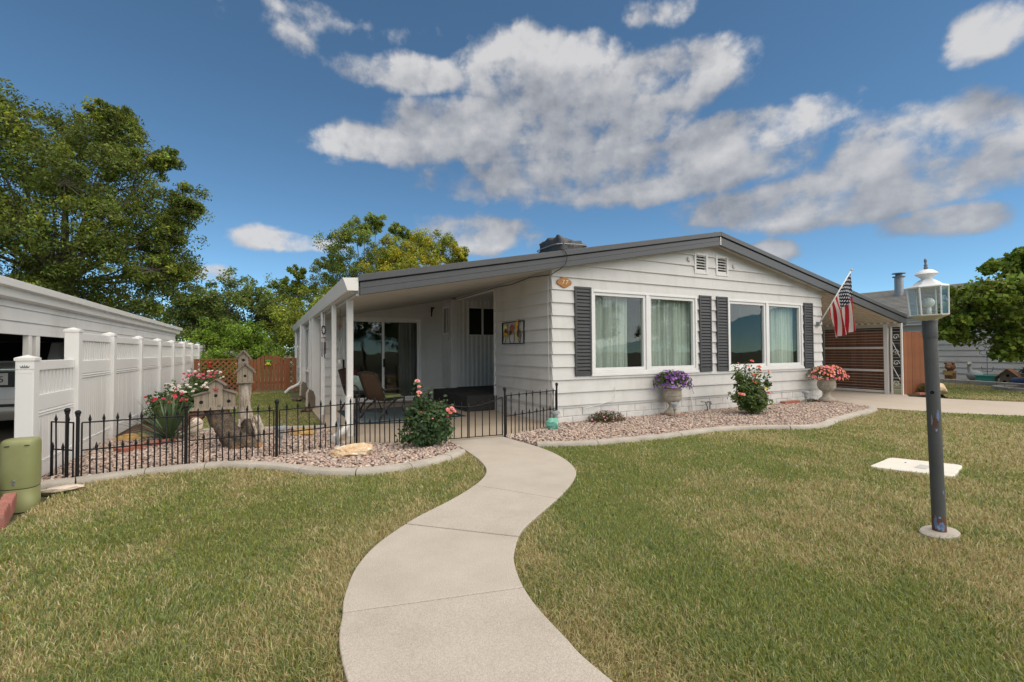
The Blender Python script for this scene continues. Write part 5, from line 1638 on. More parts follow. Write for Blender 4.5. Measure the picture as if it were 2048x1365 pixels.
s1 = thing('tree_stump', 'dark bark covered leaning stump carrying the wide birdhouse', 'stump', (-.38, 6.92, 0))
mb = MB(); gnarly(mb, [(-.30, 6.90, -.02), (-.36, 6.92, .12), (-.46, 6.95, .33), (-.53, 7.0, .545)], [.15, .125, .115, .125], seed=1); mb.build('trunk', 'bark_dark', s1, smooth=True)
mb = MB(); gnarly(mb, [(-.40, 6.90, .2), (-.24, 6.84, .12), (-.06, 6.74, .03), (.05, 6.68, .0)], [.10, .085, .05, .02], seed=4); mb.build('root', 'bark_dark', s1, smooth=True)
s2 = thing('tree_stump', 'pale upright driftwood stump with a rotted hollow carrying a birdhouse', 'stump', (-.22, 7.22, 0))
mb = MB(); gnarly(mb, [(-.20, 7.22, -.02), (-.21, 7.22, .2), (-.235, 7.22, .5), (-.235, 7.22, .83)], [.15, .10, .072, .066], seed=2); mb.build('trunk', 'driftwood_pale', s2, smooth=True)
mb = MB(); gnarly(mb, [(-.19, 7.10, .06), (-.20, 7.10, .2), (-.21, 7.11, .36)], [.06, .08, .03], seed=5, amp=.3); mb.build('hollow', 'bark_dark', s2, smooth=True)
for (xa, za, xb) in ((-.12, .40, -.02), (-.10, .33, .03), (-.30, .36, -.36), (-.14, .30, -.10), (-.09, .42, -.03)):
    mb = MB(); gnarly(mb, [(xa, 7.12, za), ((xa + xb) / 2 + .02, 7.08, za * .6), (xb, 7.06, .0)], [.018, .022, .03], n=8, seed=xa * 10); mb.build('root', 'driftwood_pale', s2, smooth=True)

# wide barn-like birdhouse with three holes and a red star
b1 = thing('birdhouse', 'wide barn shaped birdhouse with a red star and three holes', 'birdhouse', (-.53, 7.0, .545))
BY = 6.88
zb = .555
def plank(par, x0, x1, y, z0, za, zb_, th=.016, m='weathered_wood'):
    mb = MB(); mb.prism([(x0, y, z0), (x1, y, z0), (x1, y, zb_), (x0, y, za)], (0, th, 0)); return mb.build('plank', m, par, bevel=.002)
plank(b1, -.765, -.695, BY, zb, .70, .722); plank(b1, -.692, -.618, BY, zb, .722, .742)
plank(b1, -.616, -.545, BY - .006, zb, .835, .888); plank(b1, -.543, -.465, BY - .006, zb, .889, .83)
plank(b1, -.462, -.405, BY, zb, .765, .74); plank(b1, -.402, -.335, BY, zb, .738, .712)
mb = MB(); mb.box(-.765, -.335, BY + .016, BY + .20, zb, .70); mb.prism([(-.616, BY + .012, .69), (-.465, BY + .012, .69), (-.465, BY + .012, .83), (-.541, BY + .012, .885), (-.616, BY + .012, .835)], (0, .19, 0)); mb.build('body', 'weathered_wood', b1)
mb = MB(); mb.box(-.80, -.315, BY - .04, BY + .23, .525, .543); mb.box(-.79, -.33, BY - .02, BY + .21, .543, .556); mb.build('floor', 'weathered_wood', b1, bevel=.003)
def roofplank(par, x0, z0, x1, z1, y0, y1, th=.012, m='weathered_roof'):
    mb = MB(); d = Vector((x1 - x0, 0, z1 - z0)).normalized(); nrm = Vector((-d.z, 0, d.x)) * th
    if nrm.z < 0: nrm = -nrm
    mb.prism([(x0, y0, z0), (x1, y0, z1), Vector((x1, y0, z1)) + nrm, Vector((x0, y0, z0)) + nrm], (0, y1 - y0, 0)); return mb.build('roof_plank', m, par, bevel=.002)
roofplank(b1, -.79, .697, -.60, .748, BY - .03, BY + .22); roofplank(b1, -.475, .772, -.315, .708, BY - .03, BY + .22)
roofplank(b1, -.65, .815, -.541, .893, BY - .035, BY + .22); roofplank(b1, -.541, .893, -.435, .812, BY - .035, BY + .22)
def hole(par, x, y, z, r):
    mb = MB(); mb.tube([(x, y - .002, z), (x, y + .006, z)], r, 18); mb.build('entrance_hole', 'lamp_hole', par)
hole(b1, -.692, BY, .625, .021); hole(b1, -.541, BY - .006, .70, .019); hole(b1, -.403, BY, .625, .021)
mb = MB(); sp = []
for i in range(10):
    r_ = .042 if i % 2 == 0 else .017; a = R(90 + 36 * i); sp.append((-.541 + r_ * math.cos(a), BY - .008, .775 + r_ * math.sin(a)))
mb.add(sp + [(-.541, BY - .024, .775)], [(i, (i + 1) % 10, 10) for i in range(10)]); mb.build('star', 'star_red', b1)


def gable_house(par, x0, x1, y, d, z0, ze, zp, over=.025, hz=None, hr=.018):
    xm = (x0 + x1) / 2
    n = 3
    for i in range(n):
        a, b = x0 + (x1 - x0) * i / n, x0 + (x1 - x0) * (i + 1) / n
        f = lambda x: zp - (zp - ze) * abs(x - xm) / (x1 - xm)
        if a < xm < b:
            mb = MB(); mb.prism([(a + .001, y, z0), (b - .001, y, z0), (b - .001, y, f(b)), (xm, y, zp), (a + .001, y, f(a))], (0, .014, 0)); mb.build('plank', 'weathered_wood', par, bevel=.0015)
        else:
            plank(par, a + .001, b - .001, y, z0, f(a), f(b), .014)
    mb = MB(); mb.prism([(x0, y + .015, z0), (x1, y + .015, z0), (x1, y + .015, ze), (xm, y + .015, zp), (x0, y + .015, ze)], (0, d, 0)); mb.build('body', 'weathered_wood', par)
    mb = MB(); mb.box(x0 - .006, x1 + .012, y - .012, y + d + .02, z0 - .014, z0); mb.build('floor', 'weathered_wood', par)
    k = (zp - ze) / (x1 - xm)
    roofplank(par, x0 - over, ze - k * over, xm, zp, y - .03, y + d + .03); roofplank(par, xm, zp, x1 + over, ze - k * over, y - .03, y + d + .03)
    roofplank(par, x0 - over * .4, ze - k * over * .4 + .013, xm, zp + .013, y - .022, y + d + .02); roofplank(par, xm, zp + .013, x1 + over * .4, ze - k * over * .4 + .013, y - .022, y + d + .02)
    hole(par, xm, y, hz, hr)


b2 = thing('birdhouse', 'weathered gabled birdhouse on top of the pale driftwood stump', 'birdhouse', (-.235, 7.2, .83))
gable_house(b2, -.325, -.145, 7.10, .17, .845, .985, 1.075, .03, .925)
b3 = thing('birdhouse', 'narrow weathered birdhouse peeking above the other two', 'birdhouse', (-.25, 7.35, .9))
gable_house(b3, -.325, -.20, 7.32, .12, .98, 1.17, 1.245, .03, 1.13, .019)
mb = MB(); mb.tube([(-.25, 7.38, .0), (-.25, 7.38, .985)], .02, 8); mb.build('pole', 'weathered_wood', b3)

# ------------------------------------------------------------------ lattice fence with arched gate at the end of the side lawn
lf = thing('lattice_fence', 'reddish brown lattice panel fence at the end of the side lawn', 'fence', (-1.2, 16.5, 0))
LY = 16.5
def lattice(par, x0, x1, z0, z1, step=.150, w=.036, m='brown_wood'):
    W, H = x1 - x0, z1 - z0
    for sgn in (1, -1):
        c = -H
        while c < W:
            pts = []
            a0 = max(0, c); a1 = min(W, c + H)
            if a1 - a0 > .02:
                if sgn > 0: p, q = (x0 + a0, z0 + a0 - c), (x0 + a1, z0 + a1 - c)
                else: p, q = (x1 - a0, z0 + a0 - c), (x1 - a1, z0 + a1 - c)
                dx, dz = q[0] - p[0], q[1] - p[1]; L_ = math.hypot(dx, dz); nx, nz = -dz / L_ * w / 2, dx / L_ * w / 2
                y = LY - .006 * sgn
                mb = MB(); mb.prism([(p[0] - nx, y, p[1] - nz), (q[0] - nx, y, q[1] - nz), (q[0] + nx, y, q[1] + nz), (p[0] + nx, y, p[1] + nz)], (0, .007, 0)); mb.build('lath', m, par)
            c += step
for (a, b) in ((-1.80, -.42), (.62, .84)):
    lattice(lf, a, b, .06, 1.03)
    for x in (a, b):
        mb = MB(); mb.box(x - .045, x + .045, LY - .03, LY + .03, 0, 1.05); mb.build('post', 'brown_wood', lf, bevel=.004)
    mb = MB(); mb.box(a + .045, b - .045, LY - .018, LY + .02, 1.015, 1.05); mb.build('rail', 'brown_wood', lf)
    mb = MB(); mb.box(a + .045, b - .045, LY - .018, LY + .02, .02, .09); mb.build('rail', 'brown_wood', lf)
lg = thing('garden_gate', 'arched reddish brown board gate with a yellow frog plaque', 'gate', (.1, 16.46, 0))
for i in range(9):
    x = -.325 + i * .105; h = 1.0 + .16 * (1 - ((i - 4) / 4.4) ** 2)
    mb = MB(); mb.prism([(x, 16.44, .06), (x + .088, 16.44, .06), (x + .088, 16.44, h - .006 * (i > 4) * (i - 4)), (x, 16.44, h - .006 * (i < 4) * (4 - i))], (0, .02, 0)); mb.build('board', 'brown_wood', lg)
for z in (.25, .8):
    mb = MB(); mb.box(-.33, .60, 16.462, 16.50, z, z + .08); mb.build('rail', 'brown_wood', lg)
for x in (-.40, .60):
    mb = MB(); mb.box(x, x + .08, 16.44, 16.52, 0, 1.02); mb.build('post', 'brown_wood', lg)
fr = thing('frog_plaque', 'yellow green frog plaque hanging under a small green sign', 'ornament', (.1, 16.43, .8))
mb = MB(); mb.box(.0, .16, 16.42, 16.432, .965, 1.0); mb.build('sign', 'sign_green', fr, bevel=.003)
mb = MB(); mb.ball((.08, 16.425, .88), .05, 12, 8, (1.1, .4, .8)); mb.ball((.05, 16.42, .925), .02, 8, 6); mb.ball((.105, 16.42, .925), .02, 8, 6); mb.tube([(.04, 16.42, .87), (.0, 16.415, .86), (.02, 16.41, .83)], .014, 6); mb.tube([(.12, 16.42, .87), (.155, 16.415, .86), (.14, 16.41, .83)], .014, 6)
mb.build('frog', 'frog_yellow', fr, smooth=True)
for x in (.03, .13):
    mb = MB(); mb.tube([(x, 16.425, .97), (x, 16.425, .93)], .003, 4); mb.build('cord', 'black_iron', fr)
rl = thing('red_lantern', 'small red lantern hanging on the brown lattice', 'lantern', (-1.45, 16.45, .8))
mb = MB(); mb.lathe((-1.45, 16.44, .80), [(.03, 0), (.045, .01), (.04, .03), (.035, .11), (.045, .13), (.015, .17)], 12); mb.build('body', 'lantern_red', rl, smooth=True)
mb = MB(); mb.tube([(-1.45 + .03 * math.cos(a), 16.44, .96 + .035 * math.sin(a)) for a in np.linspace(0, 3.14, 7)], .004, 5); mb.build('handle', 'lantern_red', rl)

# ------------------------------------------------------------------ lamp post
lp = thing('lamp_post', 'grey painted lamp post with chipped paint and white glass lantern on the lawn', 'lamp post', (3.94, 1.47, 0))
_b, _t = Vector((3.94, 1.47, 0.0)), Vector((3.885, 1.475, 1.415))
ax = (_t - _b).normalized()
def lpt(z): return _b + ax * (z / ax.z)
mb = MB(); mb.tube([lpt(z) for z in (0.0, .3, .7, 1.0, 1.39)], .0370, 24); mb.build('post', 'lamp_post_paint', lp, smooth=True, angle=50)
mb = MB(); mb.tube([lpt(1.30), lpt(1.305), lpt(1.415), lpt(1.418)], [.0385, .0400, .0400, .0365], 24); mb.build('collar', 'lamp_post_paint', lp, smooth=True, angle=50)
mb = MB(); mb.tube([lpt(.015), lpt(.12), lpt(.135)], [.0377, .0376, .0374], 24, cap=False); mb.build('rust_band', 'rust', lp, smooth=True)
# worn patches that follow the tube, and the drilled hole
def patch(name, z0, z1, a0, a1, m, r=.0376, seed=0):
    rg = random.Random(seed); n = 9; vs = []
    for i in range(n + 1):
        t = i / n; z = z0 + (z1 - z0) * t; w = math.sin(math.pi * min(1, .12 + t * .85)) * (1 + rg.uniform(-.25, .25))
        am, aw = (a0 + a1) / 2 + rg.uniform(-.05, .05), (a1 - a0) / 2 * w
        for k in range(7):
            a = am - aw + 2 * aw * k / 6
            vs.append(lpt(z) + Vector((math.cos(a), math.sin(a), 0)) * r)
    mb = MB(); mb.add(vs, [(i * 7 + k, i * 7 + k + 1, i * 7 + k + 8, i * 7 + k + 7) for i in range(n) for k in range(6)])
    mb.build(name, m, lp, smooth=True, outward=False)
toC = math.atan2(-1.47, -3.94)      # direction from post to the viewer's side
patch('worn_patch', .69, .80, toC - .25, toC + .55, 'rust', .0376, seed=1)
mat('blue_chip', (0.13, 0.19, 0.33), .6, .3, 60)
mat('grey_chip', (0.21, 0.235, 0.28), .6, .3, 60)
patch('paint_chip', .76, .835, toC + .35, toC + .75, 'blue_chip', .0378, 2)
patch('paint_chip', .73, .80, toC - .45, toC - .2, 'grey_chip', .0378, 6)
patch('paint_chip', .04, .10, toC + .1, toC + .8, 'blue_chip', .0379, 3)
patch('paint_chip', .05, .14, toC - .7, toC - .2, 'blue_chip', .0379, 4)
patch('paint_chip', .28, .31, toC + .7, toC + 1.0, 'blue_chip', .0379, 5)
mb = MB(); h0 = lpt(.945) + Vector((math.cos(toC - .1), math.sin(toC - .1), 0)) * .0315; mb.tube([h0, h0 + Vector((math.cos(toC), math.sin(toC), 0)) * .007], .013, 14); mb.build('drilled_hole', 'lamp_hole', lp)
mb = MB(); mb.tube([h0, h0 + Vector((math.cos(toC), math.sin(toC), 0)) * .0062], .0145, 14); mb.build('hole_rim', 'grey_chip', lp)
# six sided lantern
lc = lpt(1.42)
tilt = Matrix.Rotation(R(-3.2), 3, Vector((.464, .886, 0)).cross(Vector((0, 0, 1))).normalized()) if False else Matrix.Rotation(R(-3.0), 3, Vector((.3, .95, 0)))
def lan(r, a, z):
    return lc + tilt @ Vector((r * math.cos(a), r * math.sin(a), z))
A6 = [toC + R(30 + 60 * i + 8) for i in range(6)]
RB, RT, ZB, ZT = .097, .104, .03, .215
def ring(mb, prof, n=6, off=0.0):
    ang = A6 if n == 6 else [6.283 * i / n for i in range(n)]
    vs = [lan(r, a + off, z) for r, z in prof for a in ang]
    fs = [(i * n + k, i * n + (k + 1) % n, (i + 1) * n + (k + 1) % n, (i + 1) * n + k) for i in range(len(prof) - 1) for k in range(n)]
    fs += [tuple(range(n)), tuple(range((len(prof) - 1) * n, len(prof) * n))]
    mb.add(vs, fs)
mb = MB(); ring(mb, [(.035, -.012), (.045, 0.0), (.070, .014), (.100, .026), (.104, .034), (.096, .036)]); mb.build('lantern_base', 'cream_metal', lp, bevel=.002)
mb = MB(); ring(mb, [(.110, .212), (.113, .219), (.106, .226), (.078, .234), (.066, .246), (.048, .260), (.030, .270)]); mb.build('lantern_roof', 'lantern_white', lp, bevel=.003)
mb = MB(); ring(mb, [(.028, .268), (.03, .278), (.055, .298), (.061, .305), (.052, .316), (.034, .33), (.012, .336)], 20); mb.build('lantern_cap', 'lantern_white', lp, smooth=True, angle=40)
mb = MB(); ring(mb, [(.010, .334), (.012, .35), (.007, .356), (.012, .362), (.006, .37), (.006, .38), (.009, .39), (.007, .402), (.001, .41)], 12); mb.build('finial', 'grey_cast', lp, smooth=True)
for i, a in enumerate(A6):
    mb = MB(); mb.tube([lan(RB, a, ZB), lan(RT, a, ZT)], .0052, 6); mb.build('lantern_bar', 'lantern_white', lp)
    b = A6[(i + 1) % 6]
    mb = MB(); mb.add([lan(RB - .002, a, ZB), lan(RB - .002, b, ZB), lan(RT - .002, b, ZT), lan(RT - .002, a, ZT)], [(0, 1, 2, 3)]); mb.build('lantern_pane', 'lantern_glass', lp, outward=False)
mb = MB(); c = lan(0, 0, .115); mb.ball(c, .034, 16, 10); mb.tube([lan(0, 0, .03), lan(0, 0, .09)], .014, 10); mb.build('bulb', 'bulb', lp, smooth=True)
pad = MB(); pad.lathe((3.94, 1.47, -.03), [(.15, 0), (.15, .055), (.14, .062), (.05, .064)], 26, (1.0, .62), 0.0)
o = pad.build('footing_pad', 'concrete_kerb', lp, smooth=True, angle=40)

# ------------------------------------------------------------------ utility lid in the lawn
ul = thing('ground_box_cover', 'cream plastic ground box lid set flush in the lawn', 'utility lid', (5.95, 2.37, 0))
mb = MB()
cs = [Vector((*p, 0)) for p in LID]; cen = sum(cs, Vector()) / 4
pts = []
for i in range(4):
    a, b, c = cs[i - 1], cs[i], cs[(i + 1) % 4]
    r = .07
    p0, p1 = b + (a - b).normalized() * r, b + (c - b).normalized() * r
    for t in np.linspace(0, 1, 5): pts.append((1 - t) ** 2 * p0 + 2 * t * (1 - t) * b + t * t * p1)
mb.prism([p + Vector((0, 0, -.03)) for p in pts], (0, 0, .058)); mb.build('lid', 'lid_cream', ul, bevel=.01, seg=3)
u_ = (cs[1] - cs[0]).normalized(); v_ = (cs[3] - cs[0]).normalized()
mb = MB(); c = cen + Vector((0, 0, .03)) - u_ * .04 + v_ * .05; mb.obox(c, (.2, .09, .002), math.atan2(u_.y, u_.x)); mb.build('label_plate', 'lid_grey', ul)
mb = MB(); c = cen + Vector((0, 0, .03)) + u_ * .10 - v_ * .12; mb.obox(c, (.03, .015, .004), .4); mb.build('latch', 'rust', ul)

# ------------------------------------------------------------------ green pedestal, scalloped edging, corner shrub
pd = thing('utility_pedestal', 'olive green rounded plastic utility pedestal in front of the vinyl fence', 'utility pedestal', (-1.78, 5.32, 0))
def rbox(mb, c, w, d, prof, n=28, p=3.2):
    vs = []
    for (s, z) in prof:
        for k in range(n):
            a = 6.283 * k / n; cx_, sy_ = math.cos(a), math.sin(a)
            r = (abs(cx_) ** p + abs(sy_) ** p) ** (-1 / p)
            vs.append((c[0] + cx_ * r * w / 2 * s, c[1] + sy_ * r * d / 2 * s, c[2] + z))
    fs = [(i * n + k, i * n + (k + 1) % n, (i + 1) * n + (k + 1) % n, (i + 1) * n + k) for i in range(len(prof) - 1) for k in range(n)]
    fs += [tuple(range(n)), tuple(range((len(prof) - 1) * n, len(prof) * n))]
    mb.add(vs, fs)
mb = MB(); rbox(mb, (-1.78, 5.34, 0), .225, .22, [(.97, .14), (1.0, .15), (1.0, .475), (.985, .50), (.94, .52), (.85, .53), (.5, .533)]); mb.build('cover', 'pedestal_green', pd, smooth=True, angle=60)
mb = MB(); rbox(mb, (-1.78, 5.34, 0), .222, .217, [(1.01, -.05), (1.01, .055), (.985, .06), (.985, .134)]); mb.build('base', 'pedestal_green', pd, smooth=True, angle=40)
mb = MB(); rbox(mb, (-1.78, 5.34, 0), .216, .211, [(1, .13), (1, .145)]); mb.build('seam', 'lamp_hole', pd)
mb = MB(); mb.tube([(-1.785, 5.235, .205), (-1.79, 5.222, .205)], .011, 12); mb.build('lock', 'galvanised', pd, smooth=True, angle=40)
mb = MB(); mb.tube([(-1.785, 5.235, .18), (-1.79, 5.222, .18)], .008, 12); mb.build('lock', 'grey_cast', pd, smooth=True, angle=40)
for dx in (-.05, .07):
    mb = MB(); mb.obox((-1.78 + dx, 5.2275, .487), (.03, .006, .006)); mb.build('vent_slot', 'lamp_hole', pd)


def scallop(label, c, rz, tilt=0.0):
    mb = MB(); pts = []
    n = 3; w = .30
    pts.append((-w / 2, 0, 0))
    for k in range(n):
        x0 = -w / 2 + w * k / n
        for a in np.linspace(180, 0, 8): pts.append((x0 + w / n / 2 + w / n / 2 * math.cos(R(a)), 0, .10 + .045 * math.sin(R(a))))
    pts.append((w / 2, 0, 0))
    mb.prism(pts, (0, .075, 0)); o = mb.build('scalloped_edging', 'edging_red', bevel=.010, seg=2)
    o.location = c; o.rotation_euler = (tilt, 0, rz); return tag(o, label, 'edging block')


scallop('scalloped red edging block touching the green pedestal', (-1.72, 5.05, -.01), R(104), .03)
scallop('scalloped red edging block farther from the green pedestal', (-1.64, 4.73, -.01), R(104), -.04)
mb = MB()
sheet('planting_bed', [(-1.84, 5.9), (-1.80, 5.1), (-1.84, 4.2), (-2.1, 2.0), (-2.6, -2.4), (-2.14, -2.4), (-2.14, 5.9)], -.008, 'mulch', .04)
low_plant('corner_shrub', 'small dark green shrub growing beside the green pedestal', 'shrub', (-1.97, 5.13, 0.02), (.13, .16, .26), 900, .035, (0.03, 0.05, 0.018), (), 71, aspect=.6)

# ------------------------------------------------------------------ porch furniture
rug = thing('porch_rug', 'blue grey bordered outdoor rug under the porch chairs', 'rug', (2.2, 9.2, .03))
mb = MB(); mb.box(1.30, 3.3, 8.15, 10.2, .030, .036); mb.build('border', 'rug_dark', rug)
mb = MB(); mb.box(1.42, 3.18, 8.27, 10.08, .034, .0395); mb.build('band', 'rug_pale', rug)
mb = MB(); mb.box(1.47, 3.13, 8.32, 10.03, .036, .0425); mb.build('field', 'rug_blue', rug)


def patio_chair(name, label, c, rz, sling, s=1.0, seatm=None):
    t = thing(name, label, 'chair', (c[0], c[1], .04))
    M = Matrix.Rotation(rz, 3, 'Z'); C0 = Vector((c[0], c[1], .042))
    def T(x, y, z): return C0 + M @ Vector((x * s, y * s, z * s))
    W = .27
    # sling: seat front -> crease -> back top (chair faces local +Y)
    side = [(.30, .40), (.10, .385), (-.12, .36), (-.20, .40), (-.30, .62), (-.40, .86), (-.43, .92)]
    vs = []
    for (y, z) in side:
        for k in range(7):
            x = -W + 2 * W * k / 6; sag = .02 * (1 - (x / W) ** 2)
            top = .03 * (1 - (x / W) ** 2) if z > .9 else 0
            vs.append(T(x, y, z - sag + top))
    fs = [(i * 7 + k, i * 7 + k + 1, i * 7 + k + 8, i * 7 + k + 7) for i in range(len(side) - 1) for k in range(6)]
    mb = MB(); mb.add(vs, fs); o = mb.build('sling', sling, t, smooth=True, outward=False)
    so = o.modifiers.new('thick', 'SOLIDIFY'); so.thickness = .008
    for sx in (-1, 1):
        x = sx * (W + .012)
        mb = MB(); mb.tube([T(x, y, z) for y, z in side], .013, 8); mb.build('side_rail', 'chair_frame', t, smooth=True)
        mb = MB(); mb.tube(bez([T(x, -.27, .58), T(x + sx * .03, -.05, .60), T(x + sx * .03, .18, .585), T(x + sx * .02, .27, .50), T(x, .30, .36)], 4), .014, 8); mb.build('armrest', 'chair_frame', t, smooth=True)
        mb = MB(); mb.tube([T(x, .30, .40), T(x, .24, .2), T(x + sx * .01, .34, 0)], .013, 8); mb.build('leg', 'chair_frame', t, smooth=True)
        mb = MB(); mb.tube([T(x, .12, .40), T(x, -.22, .18), T(x + sx * .01, -.36, 0)], .014, 8, flat=1.5); mb.build('leg', 'chair_frame', t, smooth=True)
    mb = MB(); mb.tube(bez([T(-W, -.43, .92), T(0, -.44, .955), T(W, -.43, .92)], 4), .013, 8); mb.build('top_rail', 'chair_frame', t, smooth=True)
    mb = MB(); mb.tube([T(-W, -.25, .15), T(W, -.25, .15)], .011, 8); mb.build('stretcher', 'chair_frame', t)
    if seatm:
        mb = MB(); vs = []
        rb = MB(); rb.box(-.24, .24, -.18, .28, .40, .47)
        mb.add([T(*v) for v in rb.v], rb.f); mb.build('seat_pad', seatm, t, bevel=.03, seg=3)
    return T


T1 = patio_chair('patio_chair', 'brown sling porch chair turned away with a sage green seat pad', (1.92, 8.72), R(-62), 'sling_brown', .88, 'cushion_sage')
T2 = patio_chair('patio_chair', 'maroon sling porch chair beside the first porch post with charcoal throw', (1.72, 9.85), R(-150), 'sling_maroon', .9, 'throw_charcoal')
pw = thing('flamingo_pillow', 'pale teal pillow with coral flamingos on the maroon chair', 'pillow', (1.76, 9.75, .45))
mb = MB()
pr = []
n = 12
Mp = Matrix.Rotation(R(-20), 3, 'Z') @ Matrix.Rotation(R(-62), 3, 'X') @ Matrix.Rotation(R(8), 3, 'Z')
pc = Vector((1.68, 9.62, .60))
vs = []
for sgn in (1, -1):
    for i in range(n + 1):
        for j in range(n + 1):
            u, v = 2 * i / n - 1, 2 * j / n - 1
            h = .065 * ((1 - u * u) * (1 - v * v)) ** .4
            sh = 1 - .06 * (1 - u * u) * (abs(v) > .8) - .06 * (1 - v * v) * (abs(u) > .8)
            vs.append(pc + Mp @ Vector((u * .185 * sh, v * .185 * sh, sgn * h)))
fs = []
for s_ in range(2):
    b = s_ * (n + 1) ** 2
    for i in range(n):
        for j in range(n):
            k = b + i * (n + 1) + j; fs.append((k, k + n + 1, k + n + 2, k + 1))
mb.add(vs, fs); mb.build('cover', 'pillow_teal', pw, smooth=True)
for (ox, s_) in ((-.05, 1.0), (.06, .85)):
    mb = MB()
    def PP(x, y): return pc + Mp @ Vector((ox + x * s_, y * s_, .068))
    mb.add([PP(.045 * math.cos(a), -.01 + .03 * math.sin(a)) for a in np.linspace(0, 6.283, 13)[:-1]], [tuple(range(12))])
    mb.tube([PP(-.03, 0), PP(-.055, .04), PP(-.03, .08), PP(-.05, .105)], .009, 5); mb.tube([PP(0, -.03), PP(.005, -.11)], .004, 4); mb.tube([PP(.012, -.03), PP(.02, -.1)], .004, 4)
    mb.build('flamingo_print', 'flamingo_coral', pw)

# hanging chimes
ch = thing('wind_chime', 'dark wind chime with a wreath hanging from the gutter beam by the third post', 'wind chime', (.97, 9.5, 1.95))
mb = MB(); mb.tube([(.97, 9.5, 1.98), (.965, 9.5, 1.72)], .004, 5); mb.build('cord', 'black_iron', ch)
for i in range(12):
    a = 6.283 * i / 12
    mb = MB(); mb.ball((.97 + .03 * math.sin(a), 9.5 + .03 * math.cos(a), 1.645 + .075 * math.cos(a)), .016, 6, 4); mb.build('bead', 'chime_purple', ch)
mb = MB(); mb.lathe((.97, 9.5, 1.49), [(.05, 0), (.035, .02), (.005, .03)], 12); mb.build('disc', 'copper', ch)
mb = MB(); mb.tube([(.97, 9.5, 1.58), (.97, 9.5, 1.5)], .003, 4); mb.build('cord', 'black_iron', ch)
for i in range(5):
    a = 6.283 * i / 5; x, y = .97 + .035 * math.cos(a), 9.5 + .035 * math.sin(a)
    mb = MB(); mb.tube([(x, y, 1.49), (x, y, 1.42)], .0015, 4); mb.tube([(x, y, 1.42), (x, y, 1.20 - .02 * i)], .008, 7); mb.build('tube', 'chime_purple', ch)
ch = thing('wind_chime', 'silver wind chime with an oval disc hanging behind the first porch post', 'wind chime', (1.15, 8.6, 1.9))
mb = MB(); mb.tube([(1.15, 8.6, 2.03), (1.14, 8.6, 1.6)], .003, 4); mb.build('cord', 'black_iron', ch)
mb = MB()
for i in range(9):
    a = 6.283 * i / 9; mb.tube([(1.14, 8.6, 1.68), (1.14 + .05 * math.cos(a), 8.6, 1.68 + .07 * math.sin(a))], [.006, .002], 4)
mb.build('sun_ornament', 'copper', ch)
for i, (dx, z0_, z1_) in enumerate(((-.03, 1.46, 1.30), (0, 1.40, 1.18), (.03, 1.48, 1.27))):
    mb = MB(); mb.tube([(1.14 + dx, 8.6, z0_), (1.14 + dx, 8.6, z1_)], .008, 7); mb.tube([(1.14 + dx * .3, 8.6, 1.6), (1.14 + dx, 8.6, z0_)], .0015, 4); mb.build('tube', 'chime_silver', ch)
mb = MB(); mb.ball((1.135, 8.6, 1.06), .03, 10, 8, (.9, .3, 1.4)); mb.tube([(1.14, 8.6, 1.3), (1.135, 8.6, 1.1)], .002, 4); mb.build('oval_disc', 'cream_metal', ch, smooth=True)

# ------------------------------------------------------------------ house number, wall art, roof cooler, flag
hn = thing('number_plaque', 'brown wooden plaque with the house number 77', 'house number', (4.383, 6.49, 2.363))
sh = [(-.15, 0), (-.135, .035), (-.095, .05), (-.06, .075), (-.02, .092), (.02, .092), (.06, .075), (.095, .05), (.135, .035), (.15, 0), (.135, -.035), (.095, -.05), (.06, -.075), (.02, -.092), (-.02, -.092), (-.06, -.075), (-.095, -.05), (-.135, -.035)]
mb = MB(); mb.prism([(4.383 + x, 6.485, 2.363 + z) for x, z in sh], (0, .022, 0)); mb.build('board', 'plaque_wood', hn, bevel=.008, seg=3)
for i, dx in enumerate((-.03, .04)):
    text_mesh('digit', '7', .105, 'digit_cream', hn, (4.383 + dx, 6.4835, 2.363), (R(90), 0, 0), .003, shear=.15)

wa = thing('wall_art', 'black framed metal poppy wall art beside the recessed entry', 'wall art', (4.13, 7.86, 1.36))
MA = mapper((4.145, 0, 0), (0, 1, 0), (-1, 0, 0))
mb = MB(); casing(mb, MA, 7.425, 8.30, 1.365, 1.785, .014, .0, .022); mb.build('frame', 'black_iron', wa)
for (u, ztop_, b_) in ((8.16, 1.60, .05), (7.98, 1.62, -.02), (7.80, 1.58, .03), (7.62, 1.70, -.05), (7.55, 1.55, .04)):
    mb = MB(); mb.tube(bez([MA(u + b_, .012, 1.375), MA(u - b_ * .4, .02, 1.47), MA(u, .015, ztop_)], 4), .005, 5); mb.build('stem', 'black_iron', wa)
def petalblob(u, z, ru, rz_, rot, m, off=.03):
    mb = MB(); vs = [MA(u, off + .03, z)]
    for i in range(16):
        a = 6.283 * i / 16; k = 1 + .10 * math.sin(5 * a + u * 9)
        x, y = ru * k * math.cos(a), rz_ * k * math.sin(a); vs.append(MA(u + x * math.cos(rot) - y * math.sin(rot), off, z + x * math.sin(rot) + y * math.cos(rot)))
    mb.add(vs, [(0, 1 + i, 1 + (i + 1) % 16) for i in range(16)]); mb.build('petal', m, wa, outward=False)
petalblob(8.15, 1.69, .085, .075, 0, 'metal_petal_yellow'); petalblob(8.12, 1.56, .09, .062, .2, 'metal_petal_gold', .035); petalblob(8.10, 1.61, .05, .04, .5, 'metal_petal_brown', .045)
petalblob(7.87, 1.66, .08, .075, 0, 'metal_petal_red'); petalblob(7.90, 1.58, .06, .045, 0, 'metal_petal_brown', .04)
petalblob(7.66, 1.72, .045, .10, .5, 'metal_petal_gold', .04)
